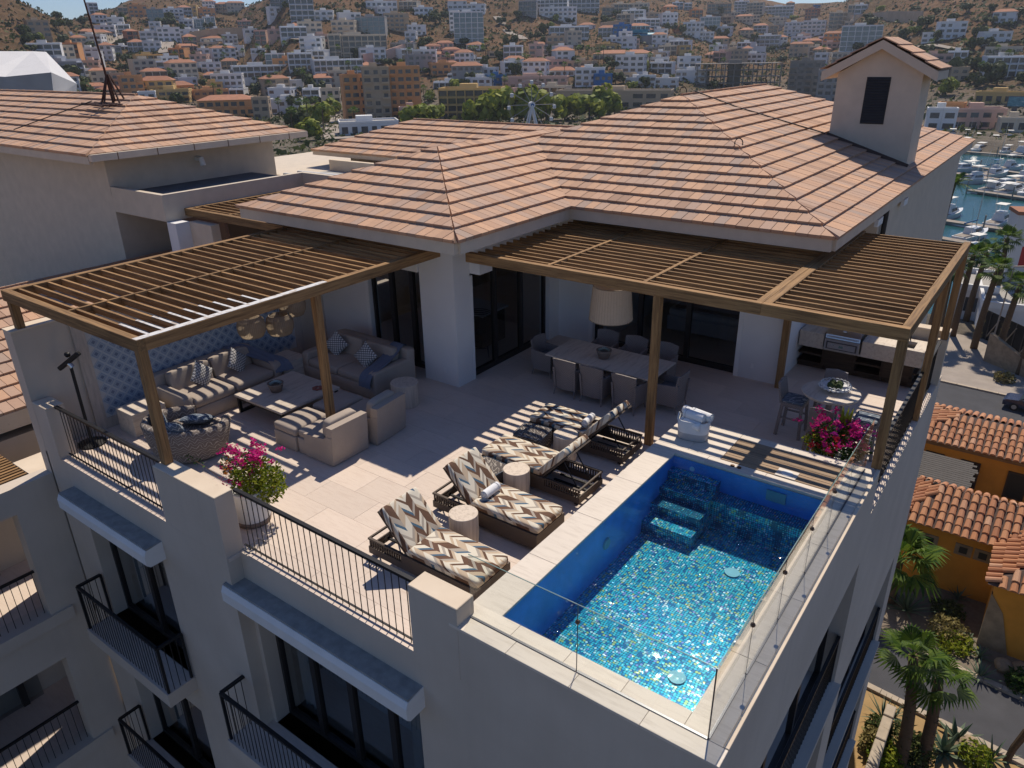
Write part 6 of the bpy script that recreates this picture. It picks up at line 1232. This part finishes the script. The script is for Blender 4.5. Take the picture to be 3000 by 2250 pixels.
for lab, L_ in by.items():
    L_.sort()
    for i, s_ in enumerate(L_):
        px, py, hit, c_, rf_, st, w_, _ = s_; h = st*3.2/px_m(hit[0])
        building(px-w_/2, px+w_/2, py-h, py, c_, g2.choice(('plain', 'plain', 'balcony', 'slabs')), lab if len(L_) == 1 else lab+', '+ORD[min(i, 29)]+' from left', 'town_house', 'house', g2.uniform(-25, 25), g2.uniform(7, 12), roof=rf_, base=hit, group='houses of the town')
# turquoise vaulted hall
P, r = march(1868, 118); k = px_m(P); t = thing('vaulted_hall', 'turquoise vaulted sports hall on the plain', 'building', P, -math.atan2(P.x, P.y)); W = 95*k; b = B(); m_ = 12
b.add([(x, W*.22*(1-math.cos(math.pi*i/m_)), 12*k+8*k*math.sin(math.pi*i/m_)) for x in (-W/2, W/2) for i in range(m_+1)], [(i, i+1, m_+2+i, m_+1+i) for i in range(m_)]+[tuple(range(m_+1)), tuple(range(2*m_+1, m_, -1))]); b.ob('vault', 'turquoise', t); blk('wall', 'town_grey', -W/2, .1, -5, W/2, W*.44-.1, 12*k, t)
blk('sign_block', 'turquoise', -W*.28, 1, 20*k, W*.3, 4, 29*k, t)
# white faceted hall at the left edge
plain('white_panel', (.60, .59, .58), .6, .05, .3); F = []
for (px, py, r_) in ((-60, 300, 150), (-60, 220, 150), (15, 225, 150), (150, 212, 150), (158, 285, 150), (225, 245, 162), (225, 300, 162), (95, 150, 172), (135, 152, 172), (-60, 150, 172), (225, 260, 178), (190, 300, 150)): F.append(at_r(px, py, r_))
t = thing('faceted_hall', 'white faceted modern hall with angular roof at far left', 'building'); fl = lambda q: Vector((q.x, q.y, -22))
F2 = [Vector(q) for q in F]
def facet(nm, mt, *ids): B().add([F2[i] if i >= 0 else fl(F2[-i-1]) for i in ids], [tuple(range(len(ids)))]).ob(nm, mt, t)
facet('front_panel', 'town_grey', 0, 1, 2, 3, 4); facet('side_panel', 'white_panel', 4, 3, 5, 6); facet('roof_panel', 'white_panel', 1, 9, 7, 2); facet('roof_panel', 'white_panel', 2, 7, 3); facet('roof_panel', 'white_panel', 7, 8, 3); facet('roof_panel', 'white_panel', 8, 5, 3); facet('rear_panel', 'town_grey', 8, 10, 5)
blk('plinth', 'town_grey', at_r(-60, 300, 152).x, at_r(-60, 300, 152).y, -22, at_r(200, 300, 152).x, at_r(200, 300, 152).y+6, at_r(-60, 300, 152).z+.1, t)
# ferris wheel
P = at_r(1558, 380, 300); P.z = -22; cz = at_r(1558, 307, 300).z; RR = 68*px_m(at_r(1558, 307, 300)); t = thing('ferris_wheel', 'white ferris wheel with small gondolas beyond the rear roof', 'ferris wheel', (P.x, P.y, cz), -math.atan2(P.x, P.y)+R(12))
for s_ in (-1.2, 1.2):
    B().tube([(RR*math.cos(q), s_, RR*math.sin(q)) for q in [2*math.pi*i/32 for i in range(33)]], .04, 4).ob('rim', 'town_grey', t)
    for sx in (-1, 1): B().tube([(sx*RR*.28, s_*2, -22-cz), (0, s_, 0)], .35, 6).ob('support_leg', 'white_paint', t)
for i in range(12):
    q = 2*math.pi*i/12; B().tube([(0, 0, 0), (RR*math.cos(q), 0, RR*math.sin(q))], .12, 5).ob('spoke', 'town_grey', t); g_ = link('gondola', None, t, (RR*math.cos(q), 0, RR*math.sin(q)-.9)); B().soft(0, 0, 0, 1.3, 1.2, 1.5, e=.5).ob('cabin', 'white_paint', g_, smooth=True); B().box(-.67, -.4, -.1, .67, .4, .35).ob('window', 'town_glass', g_)
o = B().cyl(0, 0, -1.4, 1.4, 1.1, 20).ob('hub', 'town_white', t); o.rotation_euler = (R(90), 0, 0); o = B().cyl(0, 0, -1.45, 1.45, .6, 16).ob('hub_sign', 'town_blue', t); o.rotation_euler = (R(90), 0, 0)
# trees of the town -----------------------------------------------------------
def crown_mesh(seed, bright=False):
    g_ = random.Random(seed); b = B(); cl_ = [(g_.gauss(0, .42), g_.gauss(0, .42), .95+g_.uniform(-.35, .45), g_.uniform(.32, .55)) for _ in range(9)]
    for (x, y, z, r_) in cl_:
        for _ in range(34):
            p = Vector((g_.gauss(0, 1), g_.gauss(0, 1), g_.gauss(0, 1))).normalized()*r_*g_.uniform(.75, 1.05); c = Vector((x, y, z))+p; u = p.normalized().orthogonal().normalized()*.15; v = u.cross(p.normalized())*g_.uniform(.8, 1.3); q = p.normalized()*.06; b.add([c-u-v, c+u-v+q, c+u+v, c-u+v-q], [(0, 1, 2, 3)])
    return b.mesh('crown', 'tree_leaf_bright' if bright else 'tree_leaf')
CM = [crown_mesh(i) for i in range(5)]; CBm = [crown_mesh(50+i, True) for i in range(3)]; TM = B().tube([(0, 0, 0), (.03, .02, .4), (0, .05, .9)], .07, 6, .03).mesh('trunk', 'palm_trunk')
PCR = [fan_crown(16, 1.0, 7, .5, 70+i).mesh('crown', 'palm_leaf') for i in range(3)]; PTR = B().tube([(0, 0, 0), (.02, 0, .5), (0, .03, 1)], .03, 5, .022).mesh('trunk', 'palm_trunk')
def far_tree(P, s_, label, bright=False, group='town trees'):
    t = thing('tree', label, 'tree', P, g2.uniform(0, 6), group); t.scale = (s_, s_, s_*g2.uniform(.8, 1.1)); link('trunk', TM, t); link('crown', (CBm if bright else CM)[g2.randrange(3)], t); return t
def far_palm(P, h, label):
    t = thing('palm_tree', label, 'palm', P, g2.uniform(0, 6), 'town palms'); link('trunk', PTR, t, scale=(h*.9, h*.9, h)); link('crown', PCR[g2.randrange(3)], t, (0, .03*h, h), scale=(2.6, 2.6, 2.6)); return t
near_trees = [(1412, 372, 9, 1), (1462, 365, 10, 1), (1540, 366, 11, 1), (1600, 362, 11, 1), (1655, 352, 10, 1), (1725, 350, 9, 1), (1760, 345, 10, 1), (1800, 340, 9, 1), (1215, 372, 8, 1), (1260, 368, 7, 1), (2640, 240, 9, 0), (2700, 235, 8, 0), (2770, 232, 9, 0), (2850, 215, 8, 0), (2920, 250, 9, 0), (2760, 280, 7, 1), (235, 268, 9, 0), (215, 250, 8, 0), (250, 285, 8, 0), (900, 352, 7, 1), (935, 372, 8, 1), (960, 345, 7, 1), (870, 330, 7, 0), (930, 410, 7, 1), (885, 395, 7, 0)]
tl_ = []
for (px, py, s_, br) in near_trees:
    hit = march(px, py)
    if hit: tl_.append((px, py, hit[0], s_*.75, br))
tries = 0
while len(tl_) < 250 and tries < 6000:
    tries += 1; px, py = g2.uniform(30, 3000), 30+g2.random()*320
    if py > (345 if px < 1250 else 300 if px < 1750 else 265): continue
    if any(b[0] < px < b[1] and b[2] < py < b[3] for b in BX): continue
    hit = march(px, py)
    if not hit or hit[1] > 1200: continue
    if any((hit[0]-q).length < 7 for q in placed): continue
    tl_.append((px, py, hit[0], g2.uniform(2.4, 4.6), g2.random() < .12))
by = defaultdict(list)
for s_ in tl_: by[('bright green' if s_[4] else 'dark green')+' tree '+place_words(s_[0], s_[1])].append(s_)
for lab, L_ in by.items():
    L_.sort(key=lambda q: q[0])
    for i, (px, py, P, s_, br) in enumerate(L_): far_tree(P, s_, lab if len(L_) == 1 else lab+', '+ORD[min(i, 29)]+' from left', br)
pl = []
for (px, py) in ((860, 400), (885, 372), (905, 360), (930, 352), (950, 388), (975, 340), (985, 362), (1010, 320), (820, 350), (1040, 385), (1220, 330), (1255, 338), (1350, 300)): pl.append((px, py, march(px, py)))
tries = 0
while len(pl) < 75 and tries < 3000:
    tries += 1; px, py = g2.uniform(500, 2950), g2.uniform(140, 320)
    if py > (330 if px < 1250 else 290 if px < 1750 else 255): continue
    hit = march(px, py)
    if hit and hit[1] < 800: pl.append((px, py, hit))
by = defaultdict(list)
for s_ in pl:
    if s_[2]: by['slender palm '+place_words(s_[0], s_[1])].append(s_)
for lab, L_ in by.items():
    L_.sort(key=lambda q: q[0])
    for i, (px, py, hit) in enumerate(L_): far_palm(hit[0], g2.uniform(7, 11), lab if len(L_) == 1 else lab+', '+ORD[min(i, 29)]+' from left')
# roads and retaining walls cut into the slopes
def ribbon(pts, w_):
    P_ = [march(*p) for p in pts]; P_ = [p[0] for p in P_ if p]; Q = []
    for a_, c_ in zip(P_, P_[1:]): Q += [a_.lerp(c_, i/10) for i in range(10)]
    b = B(); vs = []
    for i, q in enumerate(Q):
        d = (Q[min(i+1, len(Q)-1)]-Q[max(i-1, 0)]); d.z = 0; d.normalize(); nn = Vector((-d.y, d.x, 0))*w_/2
        for sg in (-1, 1): p = q+nn*sg; vs.append((p.x, p.y, max(terrain(p.x, p.y), terrain(q.x, q.y))+.5))
    return b.add(vs, [(2*i, 2*i+1, 2*i+3, 2*i+2) for i in range(len(Q)-1)])
for pts, w_ in (([(505, 88), (498, 112), (490, 140), (480, 160)], 9), ([(215, 165), (260, 150), (330, 120), (385, 95)], 7), ([(1455, 50), (1470, 70), (1490, 95), (1540, 120)], 7), ([(820, 140), (870, 118), (940, 100)], 6), ([(1000, 410), (985, 380), (960, 345), (940, 320)], 12), ([(2600, 150), (2700, 140), (2840, 150)], 7)):
    ribbon(pts, w_).ob('hill_road', 'pavement', None, kind='structure')
for i, (pts, lab) in enumerate((([(1068, 190), (1130, 178), (1215, 150)], 'pinkish retaining wall right of the white arcaded block'), ([(2490, 68), (2600, 60), (2700, 62)], 'pale retaining wall high on the right hill'), ([(1760, 92), (1840, 80), (1920, 76)], 'brown retaining wall below the valley condominiums'), ([(560, 120), (640, 108), (720, 104)], 'sand retaining wall above the terracotta hotel'))):
    t = thing('retaining_wall', lab, 'wall', group='retaining walls'); P_ = [march(*p)[0] for p in pts]
    for a_, c_ in zip(P_, P_[1:]): B().beam(a_+Vector((0, 0, 2)), c_+Vector((0, 0, 2)), .8, 9).ob('wall', 'town_pink' if i == 0 else 'town_sand', t)
# scrub and rocks over the hillsides
b = B(); b2_ = B(); cnt = 0; g3 = random.Random(5)
while cnt < 30000:
    a = g3.uniform(R(-74), R(3)); r = 330+g3.random()**.8*900; x, y = r*math.sin(a), r*math.cos(a); z = terrain(x, y)
    if noise.noise((x*.02, y*.02, 9))+g3.uniform(-.5, .5) < -.1: continue
    s_ = g3.uniform(.6, 2.0); cnt += 1
    tgt = b if g3.random() < .8 else b2_
    q = g3.uniform(0, 3); c, s2 = math.cos(q)*s_, math.sin(q)*s_
    tgt.add([(x-c, y-s2, z-.2), (x+c, y+s2, z-.2), (x+s2*.4, y-c*.4, z+s_*.9), (x-s2, y+c, z-.2)], [(0, 1, 2), (1, 3, 2), (3, 0, 2)])
b.ob('hillside_scrub', 'tree_leaf', None, kind='stuff', label='dark dry scrub dotted over the brown hillsides', cat='scrub'); b2_.ob('hillside_rocks', 'rubble', None, kind='stuff', label='pale boulders scattered over the brown hillsides', cat='rocks')
b = B()
for _ in range(11000):
    a = g3.uniform(R(-74), R(6)); r = 170+g3.random()*620; x, y = r*math.sin(a), r*math.cos(a)
    if a > MA0-.03 and r < 300: continue
    z = terrain(x, y); s_ = g3.uniform(.5, 1.9)
    for _k in range(3): c = Vector((x+g3.gauss(0, s_*.5), y+g3.gauss(0, s_*.5), z+s_*g3.uniform(.3, 1.3))); u = Vector((g3.gauss(0, 1), g3.gauss(0, 1), g3.gauss(0, .6)))*s_*.45; v = Vector((g3.gauss(0, 1), g3.gauss(0, 1), g3.gauss(0, .8)))*s_*.4; b.add([c-u, c+v, c+u, c-v], [(0, 1, 2, 3)])
b.ob('town_greenery', 'tree_leaf', None, kind='stuff', label='low hedges and garden greenery between the town houses', cat='greenery')
# ============================================================ marina
plain('boat_white', (.66, .66, .65), .35, .06, 1); plain('boat_blue', (.03, .11, .24), .35, .1, 1); plain('boat_canvas', (.70, .68, .62), .8, .08, 1); plain('dock_wood', (.28, .24, .20), .95, .2, 1.5); plain('canvas_blue', (.02, .10, .22), .8, .1, 1); plain('boat_red', (.40, .03, .03), .6, .1, 1)
def boat(x, y, yaw, L, kind, label):
    t = thing('moored_boat', label, 'boat', (x, y, -24.15), yaw, 'boats in the marina'); W = L*.30; b = B(); n_ = 8; vs = []
    for i in range(n_+1):
        q = i/n_; w_ = W/2*(1-max(0, (q-.45)/.55)**2.2)*(.92+.08*min(1, q*3)); sh = .9+.35*q*q; xx = -L/2+L*q
        vs += [(xx-.1*L*0, -w_*.75, -.3), (xx+.04*L*q, -w_, sh), (xx+.04*L*q, w_, sh), (xx, w_*.75, -.3)]
    fs = [(i*4+j, (i+1)*4+j, (i+1)*4+(j+1) % 4, i*4+(j+1) % 4) for i in range(n_) for j in range(4)]+[(3, 2, 1, 0), tuple(n_*4+j for j in range(4))]
    b.add(vs, fs).ob('hull', 'boat_blue' if kind == 'blue' else 'boat_white', t); B().box(-L*.46, -W*.40, .92, -L*.18, W*.40, .98).ob('cockpit', 'dock_wood', t)
    cb_ = B(); cb_.add([(-L*.18, -W*.36, .95), (L*.24, -W*.28, 1.1), (L*.24, W*.28, 1.1), (-L*.18, W*.36, .95), (-L*.16, -W*.31, 2.1), (L*.1, -W*.24, 2.1), (L*.1, W*.24, 2.1), (-L*.16, W*.31, 2.1)], [(0, 1, 5, 4), (1, 2, 6, 5), (2, 3, 7, 6), (3, 0, 4, 7), (4, 5, 6, 7)]); cb_.ob('cabin', 'boat_white', t)
    B().add([(L*.115, -W*.235, 2.0), (L*.225, -W*.26, 1.3), (L*.225, W*.26, 1.3), (L*.115, W*.235, 2.0)], [(0, 1, 2, 3)]).ob('windscreen', 'town_window', t, loc=(.04, 0, .03))
    for s_ in (-1, 1): B().add([(-L*.13, s_*W*.352, 1.3), (L*.12, s_*W*.305, 1.4), (L*.09, s_*W*.27, 1.9), (-L*.13, s_*W*.325, 1.9)], [(0, 1, 2, 3)]).ob('side_window', 'town_window', t, loc=(0, s_*.03, 0))
    if kind in ('fly', 'blue'):
        B().box(-L*.14, -W*.27, 2.11, L*.04, W*.27, 2.6).ob('flybridge', 'boat_white', t)
        for sx in (-L*.13, L*.03):
            for sy in (-W*.24, W*.24): B().tube([(sx, sy, 2.6), (sx, sy, 3.9)], .04, 4).ob('pole', 'steel', t)
        B().box(-L*.2, -W*.31, 3.9, L*.06, W*.31, 4.0).ob('hardtop', 'canvas_blue' if kind == 'blue' else 'boat_canvas', t); B().tube([(-L*.1, W*.3, 2.6), (-L*.2, W*.4, 8)], .03, 4).ob('outrigger', 'steel', t)
    elif kind == 'sail':
        B().tube([(L*.05, 0, 2), (L*.05, 0, 13)], .09, 5, .05).ob('mast', 'steel', t); B().tube([(L*.05, 0, 3.2), (-L*.4, 0, 3.1)], .14, 6).ob('boom', 'canvas_blue', t)
    else:
        B().box(-L*.42, -W*.33, 2.5, -L*.1, W*.33, 2.58).ob('bimini', 'boat_canvas', t)
        for sx in (-L*.4, -L*.12):
            for sy in (-W*.3, W*.3): B().tube([(sx, sy, 1), (sx, sy, 2.5)], .03, 4).ob('pole', 'steel', t)
    return t
def dock(label, p, q, w_=2.0):
    t = thing('dock', label, 'dock', group='marina docks'); a_, c_ = Vector((*p, -23.7)), Vector((*q, -23.7)); B().beam(a_, c_, w_, .35).ob('deck', 'dock_wood', t); m = max(2, int((c_-a_).length/9))
    for i in range(m+1):
        s_ = a_.lerp(c_, i/m); nn = (c_-a_).normalized().cross(Vector((0, 0, 1)))*(w_/2+.15); B().tube([(s_.x+nn.x, s_.y+nn.y, -27), (s_.x+nn.x, s_.y+nn.y, -21.4)], .16, 6).ob('piling', 'pavement', t)
    return t
rowdef = [((2690, 745), (3080, 830), 'nearest row'), ((2690, 690), (3080, 760), 'near row'), ((2700, 640), (3100, 700), 'second row'), ((2840, 560), (3120, 600), 'middle fuel-dock row'), ((2800, 510), (3130, 560), 'fifth row'), ((2770, 480), (3130, 530), 'far row'), ((2740, 440), (3130, 470), 'row under the quay'), ((2730, 415), (3120, 425), 'last row along the quay')]
ki = ['fly', 'cuddy', 'fly', 'blue', 'cuddy', 'fly', 'sail']; bi = 0
for ri, (pa, pb, nm) in enumerate(rowdef):
    A_, C_ = onz(*pa, -23.9), onz(*pb, -23.9); L_ = (C_-A_).length; d = (C_-A_)/L_; dock('floating timber dock of the '+nm, (A_.x, A_.y), (C_.x, C_.y)); n_ = max(3, int(L_/3.9)); an = math.atan2(d.y, d.x)+math.pi/2; nn = Vector((-d.y, d.x, 0))
    for i in range(n_):
        if g2.random() < .1: continue
        L = g2.uniform(8, 12) if ri != 3 else g2.uniform(7, 11); sd = -1 if (ri in (1, 4, 5) and i % 2 == 0) else 1
        p = A_+d*(L_*(i+.5)/n_)+nn*sd*(L/2+1.3); kd = ki[(bi*3+ri) % 7]; bi += 1
        boat(p.x, p.y, an+(math.pi if g2.random() < .5 else 0)+g2.uniform(-.06, .06), L, kd, ['white sport boat with bimini', 'white flybridge cruiser', 'blue-hulled fishing cruiser', 'white sailing yacht with mast'][{'cuddy': 0, 'fly': 1, 'blue': 2, 'sail': 3}[kd]]+' in the '+nm+', berth '+ORD[min(i, 29)]+' from left')
p = onz(2960, 760, -24); t = thing('control_tower', 'white marina gate tower with blue shaded side at right edge', 'tower', (onz(2948, 890, -22).x, onz(2948, 890, -22).y, -22), R(20)); B().box(-1.6, -1.6, 0, 1.6, 1.6, 11).ob('shaft', 'white_panel', t); B().box(-1.75, -1.75, 11, 1.75, 1.75, 11.4).ob('cap', 'town_tile', t); B().box(.3, -1.64, 9, 1.1, -1.61, 10).ob('window', 'town_window', t)
t = building(2870, 3010, 905, 985, 'white', 'plain', 'white low building with grey roof behind the plaza fence', depth=14, yaw=8); t = building(2800, 2890, 850, 930, 'white', 'plain', 'white garden wall block behind the plaza palms', depth=8, yaw=4)
p = onz(2985, 905, -22); t = thing('red_awning', 'red awning box by the white building at right edge', 'awning', (p.x, p.y, -22), R(10)); B().box(-2, 0, 5, 3.5, 2.5, 7.4).ob('canopy', 'boat_red', t); B().box(-1.9, .1, 0, -1.7, .3, 5).ob('post', 'dark_steel', t); B().box(3.2, .1, 0, 3.4, .3, 5).ob('post', 'dark_steel', t)
P, r = march(2968, 335) if march(2968, 335) else (onz(2968, 335, -22), 0); t = thing('billboard', 'dark framed billboard with pale blue picture above the quay', 'billboard', P, -math.atan2(P.x, P.y)); k = px_m(P); blk('frame', 'dark_steel', -22*k, 0, 3, 24*k, .4, 3+30*k, t)
n = N('billboard_print'); n.base(n.ramp(n.noise(.6, 3, n.mapv((1, 1, 4))), [(.35, (.02, .16, .22)), (.6, (.10, .34, .42)), (.7, (.45, .55, .58))])); n.set(Roughness=.3); B().quad((-20*k, -.02, 3+2*k), (22*k, -.02, 3+2*k), (22*k, -.02, 3+28*k), (-20*k, -.02, 3+28*k)).ob('picture', 'billboard_print', t); blk('post', 'dark_steel', -1, .05, -4, 1, .35, 3, t)

# ============================================================ haze of the bay
n = N('haze_air'); n.t.nodes.remove(n.p); pv = n.n('VolumePrincipled'); pv.inputs['Color'].default_value = (.80, .88, 1.0, 1); pv.inputs['Density'].default_value = .00011; pv.inputs['Anisotropy'].default_value = .35; n.l(pv.outputs[0], n.o.inputs['Volume'])
B().box(-2300, -650, -33, 1300, 2400, 170).ob('haze', 'haze_air', None, kind='stuff', label='thin pale haze over the bay', cat='haze')
